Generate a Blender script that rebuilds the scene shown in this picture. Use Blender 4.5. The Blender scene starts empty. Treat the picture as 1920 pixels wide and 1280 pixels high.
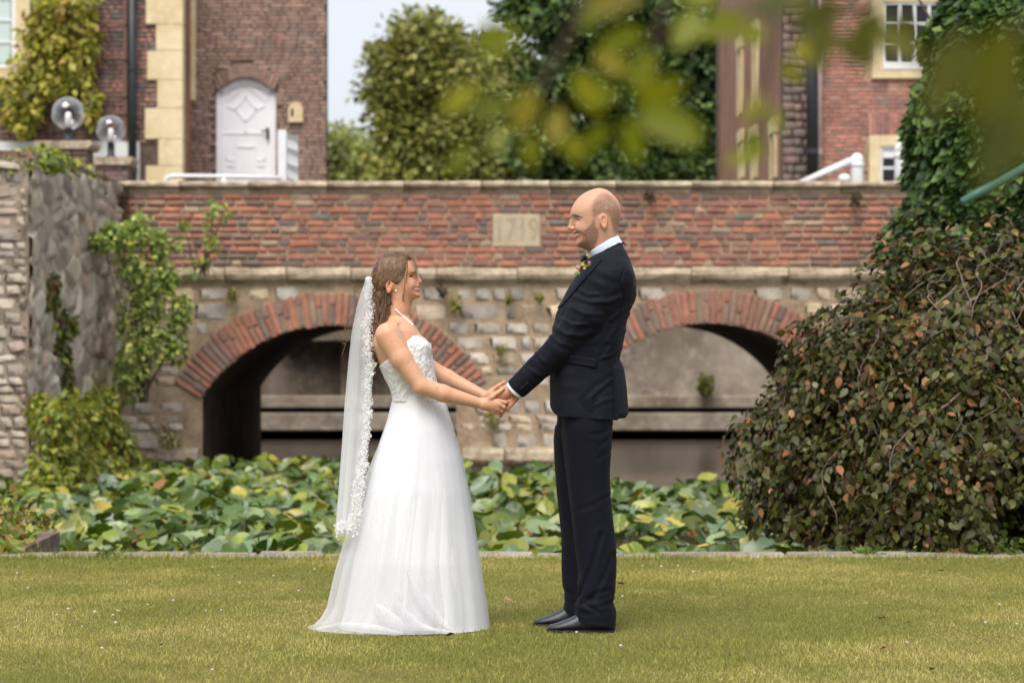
import bpy, math, random
import numpy as np
from mathutils import Vector, Matrix, Euler
R = math.radians
rng = np.random.default_rng(7)
random.seed(7)
sc = bpy.context.scene
col = sc.collection

# ---------------------------------------------------------------- camera
FPX = 85.0 / 36.0 * 1920.0          # focal length in photo pixels
CAMH = 1.2
cam_d = bpy.data.cameras.new('camera'); cam = bpy.data.objects.new('camera', cam_d); col.objects.link(cam)
cam.location = (0, 0, CAMH); cam.rotation_euler = (R(90), 0, 0)
cam_d.lens = 85; cam_d.sensor_width = 36; cam_d.clip_end = 2000; cam_d.clip_start = 0.1
cam_d.dof.use_dof = True; cam_d.dof.focus_distance = 10.05; cam_d.dof.aperture_fstop = 3.7
sc.camera = cam

# ---------------------------------------------------------------- sky, sun, exposure
SUN_EL, SUN_AZ = 56.0, -18.0        # azimuth: degrees to the left of straight behind the camera
wd = bpy.data.worlds.new('World'); sc.world = wd; wd.use_nodes = True
nt = wd.node_tree; nt.nodes.clear()
out = nt.nodes.new('ShaderNodeOutputWorld'); bg = nt.nodes.new('ShaderNodeBackground')
sky = nt.nodes.new('ShaderNodeTexSky'); sky.sky_type = 'NISHITA'; sky.sun_disc = False
sky.sun_elevation = R(SUN_EL); sky.sun_rotation = R(180 + SUN_AZ)
sky.air_density = 1.0; sky.dust_density = 3.0; sky.altitude = 60
hs = nt.nodes.new('ShaderNodeHueSaturation'); hs.inputs['Saturation'].default_value = 0.35
cl = nt.nodes.new('ShaderNodeTexNoise'); cl.inputs['Scale'].default_value = 2.6; cl.inputs['Detail'].default_value = 5
tc = nt.nodes.new('ShaderNodeTexCoord'); mp = nt.nodes.new('ShaderNodeMapping'); mp.inputs['Scale'].default_value = (1, 1, 3.5)
rp = nt.nodes.new('ShaderNodeValToRGB'); rp.color_ramp.elements[0].position = .35; rp.color_ramp.elements[1].position = .65
rp.color_ramp.elements[0].color = (.62, .62, .62, 1); rp.color_ramp.elements[1].color = (.93, .93, .93, 1)
mx = nt.nodes.new('ShaderNodeMix'); mx.data_type = 'RGBA'
mx.inputs['B'].default_value = (5.3, 5.55, 6.1, 1)      # thin even cloud over the blue
L = nt.links.new
L(tc.outputs['Generated'], mp.inputs['Vector']); L(mp.outputs['Vector'], cl.inputs['Vector']); L(cl.outputs['Fac'], rp.inputs['Fac'])
L(sky.outputs['Color'], hs.inputs['Color']); L(hs.outputs['Color'], mx.inputs['A']); L(rp.outputs['Color'], mx.inputs['Factor'])
L(mx.outputs['Result'], bg.inputs['Color']); L(bg.outputs['Background'], out.inputs['Surface'])
bg.inputs['Strength'].default_value = 0.066
sd = bpy.data.lights.new('sun', 'SUN'); sd.energy = 1.35; sd.angle = R(38); sd.color = (1.0, .94, .84)
sun = bpy.data.objects.new('sun', sd); col.objects.link(sun)
az = R(SUN_AZ); el = R(SUN_EL)
sdir = Vector((math.sin(az) * math.cos(el), -math.cos(az) * math.cos(el), math.sin(el)))   # towards the sun
sun.rotation_euler = sdir.to_track_quat('Z', 'Y').to_euler(); sun.location = sdir * 60
vs = sc.view_settings
vs.view_transform = 'Standard'; vs.look = 'None'; vs.gamma = 1.0; vs.use_curve_mapping = False; vs.exposure = 1.40
sc.render.engine = 'CYCLES'
sc.cycles.use_denoising = True
sc.cycles.max_bounces = 8; sc.cycles.transparent_max_bounces = 24; sc.cycles.sample_clamp_indirect = 6

# ---------------------------------------------------------------- helpers
def lin(r, g=None, b=None):
    """sRGB 0-255 to linear"""
    if g is None: r, g, b = r
    f = lambda c: c / 12.92 if c <= .04045 else ((c + .055) / 1.055) ** 2.4
    return (f(r / 255), f(g / 255), f(b / 255))
def at(px, py, Y):
    """the world point at distance Y that the photo shows at px, py"""
    return Vector(((px - 960) * Y / FPX, Y, CAMH - (py - 640) * Y / FPX))
def xa(px, Y): return (px - 960) * Y / FPX
def za(py, Y): return CAMH - (py - 640) * Y / FPX

WL = {}
def wloc(o): return WL.get(o.name, Vector((0, 0, 0))) if o is not None else Vector((0, 0, 0))
def tag(o, label=None, cat=None, group=None, kind=None):
    if label: o['label'] = label
    if cat: o['category'] = cat
    if group: o['group'] = group
    if kind: o['kind'] = kind
    return o
def empty(name, loc, label=None, cat=None, group=None, parent=None, kind=None):
    o = bpy.data.objects.new(name, None); col.objects.link(o)
    loc = Vector(loc)
    if parent is not None: o.parent = parent; o.location = loc - wloc(parent)
    else: o.location = loc
    o.empty_display_size = .1
    WL[o.name] = loc
    return tag(o, label, cat, group, kind)
def make_mesh(name, V, F, mat=None, smooth=False, C=None):
    """V (n,3); F an (m,k) array or a list of index tuples; C per-vertex colours"""
    me = bpy.data.meshes.new(name)
    V = np.asarray(V, dtype=np.float32)
    if isinstance(F, np.ndarray):
        m, k = F.shape
        me.vertices.add(len(V)); me.vertices.foreach_set('co', V.ravel())
        me.loops.add(m * k); me.loops.foreach_set('vertex_index', F.astype(np.int32).ravel())
        me.polygons.add(m); me.polygons.foreach_set('loop_start', np.arange(0, m * k, k, dtype=np.int32))
        me.update(calc_edges=True)
    else:
        me.from_pydata([tuple(map(float, v)) for v in V], [], [tuple(map(int, f)) for f in F]); me.update()
    if smooth:
        me.polygons.foreach_set('use_smooth', np.ones(len(me.polygons), dtype=bool))
    if C is not None:
        C = np.asarray(C, dtype=np.float32)
        if C.shape[1] == 3: C = np.concatenate([C, np.ones((len(C), 1), np.float32)], 1)
        a = me.attributes.new('Col', 'FLOAT_COLOR', 'POINT'); a.data.foreach_set('color', C.ravel())
    if mat is not None: me.materials.append(mat)
    return me
def link(name, me, parent=None, loc=(0, 0, 0), rot=None, scale=None):
    """loc in world coordinates"""
    o = bpy.data.objects.new(name, me); col.objects.link(o)
    loc = Vector(loc)
    if parent is not None: o.parent = parent
    o.location = loc - wloc(parent)
    if rot is not None: o.rotation_euler = rot
    if scale is not None: o.scale = scale
    WL[o.name] = loc
    return o
def mk(name, V, F, mat, parent=None, smooth=False, C=None):
    """mesh given in world coordinates, linked with its origin at its base centre"""
    V = np.asarray(V, dtype=np.float64)
    lo, hi = V.min(0), V.max(0)
    org = np.array([(lo[0] + hi[0]) / 2, (lo[1] + hi[1]) / 2, lo[2]])
    return link(name, make_mesh(name, V - org, F, mat, smooth, C), parent, org)

class MB:
    """collects simple solids for ONE object"""
    def __init__(s): s.V = []; s.F = []
    def add(s, V, F):
        b = len(s.V); s.V += [tuple(v) for v in V]; s.F += [tuple(b + i for i in f) for f in F]; return s
    def box(s, x0, x1, y0, y1, z0, z1):
        V = [(x, y, z) for z in (z0, z1) for y in (y0, y1) for x in (x0, x1)]
        return s.add(V, [(0, 2, 3, 1), (4, 5, 7, 6), (0, 1, 5, 4), (2, 6, 7, 3), (0, 4, 6, 2), (1, 3, 7, 5)])
    def cbox(s, x0, x1, y0, y1, z0, z1, c=.01):
        """box with chamfered edges"""
        V = []; idx = {}
        xs, ys, zs = (x0, x1), (y0, y1), (z0, z1)
        for i in (0, 1):
            for j in (0, 1):
                for k in (0, 1):
                    dx, dy, dz = (c if i == 0 else -c), (c if j == 0 else -c), (c if k == 0 else -c)
                    for a, p in enumerate([(xs[i], ys[j] + dy, zs[k] + dz), (xs[i] + dx, ys[j], zs[k] + dz), (xs[i] + dx, ys[j] + dy, zs[k])]):
                        idx[(i, j, k, a)] = len(V); V.append(p)
        F = []
        for i in (0, 1):
            f = [idx[(i, 0, 0, 0)], idx[(i, 1, 0, 0)], idx[(i, 1, 1, 0)], idx[(i, 0, 1, 0)]]; F.append(f if i else f[::-1])
            f = [idx[(0, i, 0, 1)], idx[(1, i, 0, 1)], idx[(1, i, 1, 1)], idx[(0, i, 1, 1)]]; F.append(f[::-1] if i else f)
            f = [idx[(0, 0, i, 2)], idx[(1, 0, i, 2)], idx[(1, 1, i, 2)], idx[(0, 1, i, 2)]]; F.append(f if i else f[::-1])
        for i in (0, 1):
            for j in (0, 1):
                F.append([idx[(i, j, 0, 0)], idx[(i, j, 1, 0)], idx[(i, j, 1, 1)], idx[(i, j, 0, 1)]])
                F.append([idx[(i, 0, j, 0)], idx[(i, 1, j, 0)], idx[(i, 1, j, 2)], idx[(i, 0, j, 2)]])
                F.append([idx[(0, i, j, 1)], idx[(1, i, j, 1)], idx[(1, i, j, 2)], idx[(0, i, j, 2)]])
                for k in (0, 1):
                    F.append([idx[(i, j, k, 0)], idx[(i, j, k, 1)], idx[(i, j, k, 2)]])
        return s.add(V, F)
    def tube(s, pts, rad, n=8, cap=True):
        V, F = tube_np(pts, rad, n, cap); return s.add(V, F)
    def lathe(s, c, prof, n=20):
        """prof: (radius, z) from bottom to top, about a vertical axis through c"""
        V = []; F = []
        for r, z in prof:
            for i in range(n):
                a = 2 * math.pi * i / n; V.append((c[0] + r * math.cos(a), c[1] + r * math.sin(a), c[2] + z))
        for j in range(len(prof) - 1):
            for i in range(n):
                F.append((j * n + i, j * n + (i + 1) % n, (j + 1) * n + (i + 1) % n, (j + 1) * n + i))
        F.append(tuple(range(n))[::-1]); F.append(tuple((len(prof) - 1) * n + i for i in range(n)))
        return s.add(V, F)
    def prism(s, poly, y0, y1):
        """polygon in x,z pushed through y0..y1"""
        n = len(poly); V = [(x, y0, z) for x, z in poly] + [(x, y1, z) for x, z in poly]
        F = [tuple(range(n))[::-1], tuple(range(n, 2 * n))] + [(i, (i + 1) % n, n + (i + 1) % n, n + i) for i in range(n)]
        return s.add(V, F)
    def done(s, name, mat, parent=None, smooth=False): return mk(name, s.V, s.F, mat, parent, smooth)

def tube_np(pts, rad, n=8, cap=True):
    pts = [Vector(p) for p in pts]
    if not hasattr(rad, '__len__'): rad = [rad] * len(pts)
    V = []; F = []
    up = None
    for i, p in enumerate(pts):
        t = (pts[min(i + 1, len(pts) - 1)] - pts[max(i - 1, 0)]).normalized()
        if up is None:
            up = t.orthogonal().normalized()
        else:
            up = (up - t * up.dot(t)); up = up.normalized() if up.length > 1e-6 else t.orthogonal().normalized()
        w = t.cross(up)
        for k in range(n):
            a = 2 * math.pi * k / n; V.append(tuple(p + (up * math.cos(a) + w * math.sin(a)) * rad[i]))
    for i in range(len(pts) - 1):
        for k in range(n):
            F.append((i * n + k, i * n + (k + 1) % n, (i + 1) * n + (k + 1) % n, (i + 1) * n + k))
    if cap:
        F.append(tuple(range(n))[::-1]); F.append(tuple((len(pts) - 1) * n + k for k in range(n)))
    return V, F

def norm(a): return a / np.maximum(np.linalg.norm(a, axis=-1, keepdims=True), 1e-9)
def bases(nrm, spin):
    """(n,3,3) columns x,y,z with z along nrm, turned by spin"""
    z = norm(nrm); h = np.where(np.abs(z[:, 2:3]) < .95, np.array([[0, 0, 1.]]), np.array([[1., 0, 0]]))
    x = norm(np.cross(h, z)); y = np.cross(z, x)
    c, s_ = np.cos(spin)[:, None], np.sin(spin)[:, None]
    x2 = x * c + y * s_; y2 = -x * s_ + y * c
    return np.stack([x2, y2, z], axis=2)
def scatter(tv, tf, P, B, S, C):
    """copies of a template: P positions, B bases, S (n,) or (n,3) sizes, C colours -> V, F, C"""
    tv = np.asarray(tv, float); tf = np.asarray(tf, int); n = len(P); k = len(tv)
    S = np.asarray(S, float)
    if S.ndim == 1: S = S[:, None].repeat(3, 1)
    loc = tv[None] * S[:, None, :]
    V = np.einsum('nij,nkj->nki', B, loc) + P[:, None, :]
    F = (np.arange(n)[:, None, None] * k + tf[None]).reshape(-1, tf.shape[1])
    return V.reshape(-1, 3), F, np.repeat(C, k, axis=0)
LEAF4 = ([(0, 0, 0), (.34, .45, .07), (0, 1, -.02), (-.34, .45, .07)], [(0, 1, 2), (0, 2, 3)])
LEAF6 = ([(0, 0, 0), (.26, .22, .05), (.30, .55, .06), (0, 1, -.08), (-.30, .55, .06), (-.26, .22, .05), (0, .5, 0)],
         [(0, 1, 6), (1, 2, 6), (2, 3, 6), (3, 4, 6), (4, 5, 6), (5, 0, 6)])
def rand_dirs(n, g=None):
    v = (g or rng).normal(size=(n, 3)); return norm(v)
def pick(pal, n, p=None, jit=.12, g=None):
    g = g or rng
    pal = np.array([lin(*c) for c in pal]); c = pal[g.choice(len(pal), n, p=p)]
    return c * (1 + g.normal(0, jit, (n, 1))).clip(.5, 1.6)
def vnoise(P, scale, seed=0):
    """cheap smooth value noise of points (n,3) -> 0..1"""
    P = np.asarray(P, float) * scale + 100.0
    i = np.floor(P).astype(np.int64); f = P - i; f = f * f * (3 - 2 * f)
    def h(a, b, c):
        n = (a * 374761393 + b * 668265263 + c * 2147483647 + seed * 974711) & 0xffffffff
        n = ((n ^ (n >> 13)) * 1274126177) & 0xffffffff
        return ((n ^ (n >> 16)) & 0xffff) / 65535.0
    o = 0
    for dx in (0, 1):
        for dy in (0, 1):
            for dz in (0, 1):
                w = (f[..., 0] if dx else 1 - f[..., 0]) * (f[..., 1] if dy else 1 - f[..., 1]) * (f[..., 2] if dz else 1 - f[..., 2])
                o = o + w * h(i[..., 0] + dx, i[..., 1] + dy, i[..., 2] + dz)
    return o

# ---------------------------------------------------------------- materials
def mat_new(name):
    m = bpy.data.materials.new(name); m.use_nodes = True; n = m.node_tree.nodes; n.clear()
    o = n.new('ShaderNodeOutputMaterial'); b = n.new('ShaderNodeBsdfPrincipled')
    m.node_tree.links.new(b.outputs[0], o.inputs[0]); return m, m.node_tree, b, o
def nd(nt, t, **kw):
    n = nt.nodes.new(t)
    for k, v in kw.items():
        if k in n.inputs: n.inputs[k].default_value = v
        else: setattr(n, k, v)
    return n
def mixc(nt, fac, a, b, mode='MIX'):
    m = nt.nodes.new('ShaderNodeMix'); m.data_type = 'RGBA'; m.blend_type = mode
    for s_, v in (('Factor', fac), ('A', a), ('B', b)):
        inp = m.inputs[s_] if s_ == 'Factor' else [i for i in m.inputs if i.name == s_ and i.type == 'RGBA'][0]
        if isinstance(v, (int, float)): inp.default_value = v
        elif isinstance(v, tuple): inp.default_value = (*v, 1) if len(v) == 3 else v
        else: nt.links.new(v, inp)
    return [o for o in m.outputs if o.type == 'RGBA'][0]
def ramp(nt, fac, stops):
    r = nt.nodes.new('ShaderNodeValToRGB'); e = r.color_ramp.elements
    while len(e) < len(stops): e.new(.5)
    for el_, (p, c) in zip(e, stops):
        el_.position = p; el_.color = (c, c, c, 1) if isinstance(c, (int, float)) else (*c, 1)
    nt.links.new(fac, r.inputs[0]); return r.outputs[0]
def noise(nt, scale, detail=4, rough=.55, coord='Object', stretch=None):
    t = nt.nodes.new('ShaderNodeTexCoord'); n = nt.nodes.new('ShaderNodeTexNoise')
    n.inputs['Scale'].default_value = scale; n.inputs['Detail'].default_value = detail; n.inputs['Roughness'].default_value = rough
    s_ = nt.nodes.new('ShaderNodeNewGeometry').outputs['Position'] if coord == 'Position' else t.outputs[coord]
    if stretch:
        m = nt.nodes.new('ShaderNodeMapping'); m.inputs['Scale'].default_value = stretch; nt.links.new(s_, m.inputs[0]); s_ = m.outputs[0]
    nt.links.new(s_, n.inputs['Vector']); return n.outputs['Fac']
def bump(nt, b, h, strength=.4, dist=.01):
    n = nt.nodes.new('ShaderNodeBump'); n.inputs['Strength'].default_value = strength; n.inputs['Distance'].default_value = dist
    nt.links.new(h, n.inputs['Height']); nt.links.new(n.outputs[0], b.inputs['Normal'])
def stone_mat(name, base, dark, light, scale=3.0, rough=.9, moss=None, bstr=.6, objcol=False, vcol=False, coord='Object', mossamt=.6, bloom=None):
    m, t, b, o = mat_new(name)
    if objcol or vcol: coord = 'Position'
    n1 = noise(t, scale, 6, .65, coord); n2 = noise(t, scale * 6, 5, .7, coord)
    c = mixc(t, ramp(t, n1, [(.35, 0.), (.65, 1.)]), dark, base)
    c = mixc(t, ramp(t, n2, [(.5, 0.), (.75, .8)]), c, light)
    if objcol:
        oi = t.nodes.new('ShaderNodeObjectInfo'); c = mixc(t, .85, c, oi.outputs['Color'], 'MULTIPLY')
    if vcol:
        at_ = t.nodes.new('ShaderNodeAttribute'); at_.attribute_name = 'Col'; c = mixc(t, .85, c, at_.outputs['Color'], 'MULTIPLY')
    if moss:
        n3 = noise(t, scale * .7, 7, .7, coord); c = mixc(t, ramp(t, n3, [(mossamt, 0.), (mossamt + .12, .8)]), c, moss)
    if bloom:
        n4 = noise(t, 1.9, 7, .72, coord); n5 = noise(t, 34, 3, .6, coord); f4 = ramp(t, n4, [(.52, 0.), (.74, .5)]); f5 = ramp(t, n5, [(.35, .25), (.65, 1.)])
        c = mixc(t, mixc(t, 1., f4, f5, 'MULTIPLY'), c, bloom)
    t.links.new(c, b.inputs['Base Color']); b.inputs['Roughness'].default_value = rough
    b.inputs['Specular IOR Level'].default_value = .25
    bump(t, b, n2, bstr, .02)
    return m
def plain(name, c, rough=.5, metal=0., spec=.5, var=.0, vscale=8., bstr=0.):
    m, t, b, o = mat_new(name)
    if var:
        n1 = noise(t, vscale, 5, .6)
        cc = mixc(t, ramp(t, n1, [(.3, 0.), (.7, 1.)]), tuple(x * (1 - var) for x in c), tuple(min(1, x * (1 + var)) for x in c))
        t.links.new(cc, b.inputs['Base Color'])
        if bstr: bump(t, b, n1, bstr, .01)
    else: b.inputs['Base Color'].default_value = (*c, 1)
    b.inputs['Roughness'].default_value = rough; b.inputs['Metallic'].default_value = metal; b.inputs['Specular IOR Level'].default_value = spec
    return m
def leaf_mat(name, rough=.45, trans=.3, spec=.4, objcol=False, tint=(1.15, 1.2, .6), under=None):
    m, t, b, o = mat_new(name)
    if objcol: src = t.nodes.new('ShaderNodeObjectInfo').outputs['Color']
    else:
        a = t.nodes.new('ShaderNodeAttribute'); a.attribute_name = 'Col'; src = a.outputs['Color']
    n1 = noise(t, 14, 3, .6); c = mixc(t, ramp(t, n1, [(.3, 0.), (.7, 1.)]), mixc(t, 1., src, (.78, .8, .78), 'MULTIPLY'), src)
    if under: c = mixc(t, t.nodes.new('ShaderNodeNewGeometry').outputs['Backfacing'], c, mixc(t, 1., c, under, 'MULTIPLY'))
    t.links.new(c, b.inputs['Base Color']); b.inputs['Roughness'].default_value = rough; b.inputs['Specular IOR Level'].default_value = spec
    tr = t.nodes.new('ShaderNodeBsdfTranslucent'); t.links.new(mixc(t, 1., src, tint, 'MULTIPLY'), tr.inputs[0])
    ms = t.nodes.new('ShaderNodeMixShader'); ms.inputs[0].default_value = trans
    t.links.new(b.outputs[0], ms.inputs[1]); t.links.new(tr.outputs[0], ms.inputs[2]); t.links.new(ms.outputs[0], o.inputs[0])
    return m
M = {}
M['leaf'] = leaf_mat('foliage')
M['gloss_leaf'] = leaf_mat('glossy_foliage', .42, .10, .28)
M['pad_obj'] = leaf_mat('lily_leaf_single', .34, .10, .5, objcol=True, under=(.7, .85, .3))
M['pad'] = leaf_mat('lily_leaf_mass', .34, .10, .5, under=(.7, .85, .3))
def side_brick_mat():
    m, t, b, o = mat_new('side_brick')
    g_ = t.nodes.new('ShaderNodeNewGeometry'); bt = t.nodes.new('ShaderNodeTexBrick'); bt.inputs['Scale'].default_value = 1; bt.inputs['Brick Width'].default_value = .25; bt.inputs['Row Height'].default_value = .082; bt.inputs['Mortar Size'].default_value = .013
    bt.inputs['Color1'].default_value = (*lin(156, 88, 66), 1); bt.inputs['Color2'].default_value = (*lin(116, 70, 56), 1); bt.inputs['Mortar'].default_value = (*lin(176, 150, 128), 1)
    sx = t.nodes.new('ShaderNodeSeparateXYZ'); cx_ = t.nodes.new('ShaderNodeCombineXYZ'); t.links.new(g_.outputs['Position'], sx.inputs[0]); t.links.new(sx.outputs['Y'], cx_.inputs['X']); t.links.new(sx.outputs['Z'], cx_.inputs['Y']); t.links.new(cx_.outputs[0], bt.inputs['Vector'])
    c = mixc(t, ramp(t, noise(t, .9, 6, .65, 'Position'), [(.4, 0.), (.65, .5)]), bt.outputs['Color'], lin(104, 72, 60)); t.links.new(c, b.inputs['Base Color']); b.inputs['Roughness'].default_value = .9; return m
M['side_brick'] = side_brick_mat()
M['blade'] = leaf_mat('grass_blade', .6, .25, .2, tint=(1.1, 1.1, .7))
M['bark'] = stone_mat('bark', lin(95, 82, 68), lin(58, 48, 40), lin(120, 108, 92), 9, bstr=.8)
M['white'] = plain('white_paint', (.78, .78, .8), .45, var=.04)
M['door_white'] = plain('door_white_paint', lin(240, 237, 244), .5, var=.04, vscale=3)
M['black_metal'] = plain('black_iron', (.022, .026, .034), .45, var=.2)
M['mortar'] = stone_mat('mortar', lin(182, 160, 134), lin(138, 118, 96), lin(200, 180, 154), 4, bstr=.7)
M['mortar_dark'] = stone_mat('dark_mortar', lin(112, 92, 82), lin(78, 64, 58), lin(140, 122, 108), 4, bstr=.7)
M['brick_obj'] = stone_mat('brick_single', (.98, .97, .96), (.62, .6, .58), (1, 1, 1), 6, objcol=True, bstr=.6, bloom=lin(190, 160, 138))
M['brick_v'] = stone_mat('brick_mass', (.98, .97, .96), (.62, .6, .58), (1, 1, 1), 6, vcol=True, bstr=.6, bloom=lin(190, 160, 138))
M['brick_house'] = stone_mat('house_brick', (.98, .97, .96), (.7, .68, .66), (1, 1, 1), 3, vcol=True, bstr=.4)
M['stone_obj'] = stone_mat('rubble_single', (.98, .97, .96), (.66, .63, .6), (1, 1, 1), 4, objcol=True, bstr=.8, moss=lin(84, 78, 42), mossamt=.66)
M['stone_v'] = stone_mat('rubble_mass', (.98, .97, .96), (.55, .53, .5), (1, 1, 1), 5, vcol=True, bstr=.8)
M['coping'] = stone_mat('coping_stone', lin(198, 180, 156), lin(128, 114, 94), lin(222, 206, 184), 3.2, moss=lin(86, 82, 60), bstr=.8, mossamt=.58)
M['sandstone'] = stone_mat('sandstone', lin(228, 210, 174), lin(206, 182, 140), lin(238, 224, 194), 1.6, bstr=.3, coord='Position')
M['plaque'] = stone_mat('plaque_stone', lin(196, 180, 154), lin(176, 160, 134), lin(208, 194, 170), 3, bstr=.3)
M['core'] = stone_mat('rubble_core', lin(136, 124, 108), lin(86, 76, 66), lin(160, 148, 130), 3, moss=lin(74, 74, 44), bstr=.8)
# ================================================================ GROUND, WATER
def sheet(name, x0, x1, y0, y1, z, mat, nx=1, ny=1, amp=0., label=None):
    xs = np.linspace(x0, x1, nx + 1); ys = np.linspace(y0, y1, ny + 1)
    X, Y = np.meshgrid(xs, ys); Z = np.full_like(X, z)
    if amp: Z = Z + amp * (vnoise(np.stack([X, Y, X * 0], -1), .7) - .5)
    V = np.stack([X, Y, Z], -1).reshape(-1, 3)
    i = np.arange(nx * ny); r = i // nx; c = i % nx; a = r * (nx + 1) + c
    F = np.stack([a, a + 1, a + nx + 2, a + nx + 1], 1)
    o = mk(name, V, F, mat, None, True); tag(o, label, None, None, 'structure'); return o
def lawn_mat():
    m, t, b, o = mat_new('lawn_soil')
    n1 = noise(t, 1.1, 5, .6); n2 = noise(t, 26, 5, .7); n3 = noise(t, 140, 3, .7)
    c = mixc(t, ramp(t, n1, [(.35, 0.), (.65, 1.)]), lin(112, 116, 56), lin(140, 126, 80))
    c = mixc(t, ramp(t, n2, [(.4, 0.), (.7, .7)]), c, lin(140, 134, 74))
    c = mixc(t, ramp(t, n3, [(.45, 0.), (.7, .6)]), c, lin(84, 86, 42))
    t.links.new(c, b.inputs['Base Color']); b.inputs['Roughness'].default_value = .95; b.inputs['Specular IOR Level'].default_value = .1
    bump(t, b, n3, .8, .02); return m
M['lawn'] = lawn_mat()
EDGE = 13.38
sheet('lawn', -45, 45, -30, EDGE, 0, M['lawn'], 60, 30, .0)
M['ground'] = stone_mat('park_ground', lin(96, 104, 52), lin(74, 82, 40), lin(124, 120, 76), .6, bstr=.2)
sheet('ground', -900, 900, 42.6, 1800, 3.3, M['ground'])
mw, t, b, o = mat_new('moat_water')
nw = noise(t, 5, 3, .5, stretch=(1, .35, 1)); b.inputs['Base Color'].default_value = (*lin(92, 80, 70), 1)
b.inputs['Roughness'].default_value = .16; b.inputs['Specular IOR Level'].default_value = .9; bump(t, b, nw, .05, .02)
sheet('moat_water', -60, 60, EDGE + .1, 48, -.5, mw)

# grass: short mown blades
def grass():
    g = np.random.default_rng(3)
    def field(n, x0, x1, y0, y1, h0, h1, w):
        P = np.stack([g.uniform(x0, x1, n), g.uniform(y0, y1, n), np.zeros(n)], 1)
        pn = .6 * vnoise(P, 1.3, 1) + .4 * vnoise(P, 4.5, 2)           # green / dry patches
        pd = vnoise(P, 2.2, 5)                                          # coarse darker tufts
        lean = g.normal(0, .55, (n, 2)); d = norm(np.concatenate([lean, np.ones((n, 1))], 1))
        ang = g.uniform(0, math.pi, n); side = np.stack([np.cos(ang), np.sin(ang), np.zeros(n)], 1)
        hh = g.uniform(h0, h1, n) * (.6 + .9 * pd); ww = g.uniform(.6, 1.4, n) * w
        a = P - side * ww[:, None]; c = P + side * ww[:, None]; tip = P + d * hh[:, None]
        V = np.stack([a, c, tip], 1).reshape(-1, 3); F = np.arange(3 * n).reshape(-1, 3)
        green = np.array(lin(144, 148, 74)); mid = np.array(lin(172, 168, 94)); dry = np.array(lin(200, 186, 120))
        k = np.clip((pn - .3) / .46, 0, 1)[:, None] + g.normal(0, .2, (n, 1)); k = k.clip(0, 1)
        C = np.where(k < .5, green + (mid - green) * k * 2, mid + (dry - mid) * (k * 2 - 1))
        C *= (1 + g.normal(0, .16, (n, 1))).clip(.5, 1.5)
        return V, F, np.repeat(C, 3, 0)
    parts = [field(330000, -3.6, 3.6, 8.0, EDGE, .008, .021, .0017), field(60000, -7, 7, 5.0, 8.0, .014, .032, .0026),
             field(40000, -7, -3.6, 8, EDGE, .014, .032, .003), field(40000, 3.6, 7, 8, EDGE, .014, .032, .003),
             field(16000, -7, 7, EDGE - .10, EDGE + .03, .02, .06, .0022)]
    V = np.concatenate([p[0] for p in parts]); C = np.concatenate([p[2] for p in parts]); F = np.arange(len(V)).reshape(-1, 3)
    me = make_mesh('grass', V, F, M['blade'], False, C)
    tag(link('grass', me), 'short mown yellow-green grass of the lawn', 'grass', None, 'stuff')
grass()
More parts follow.
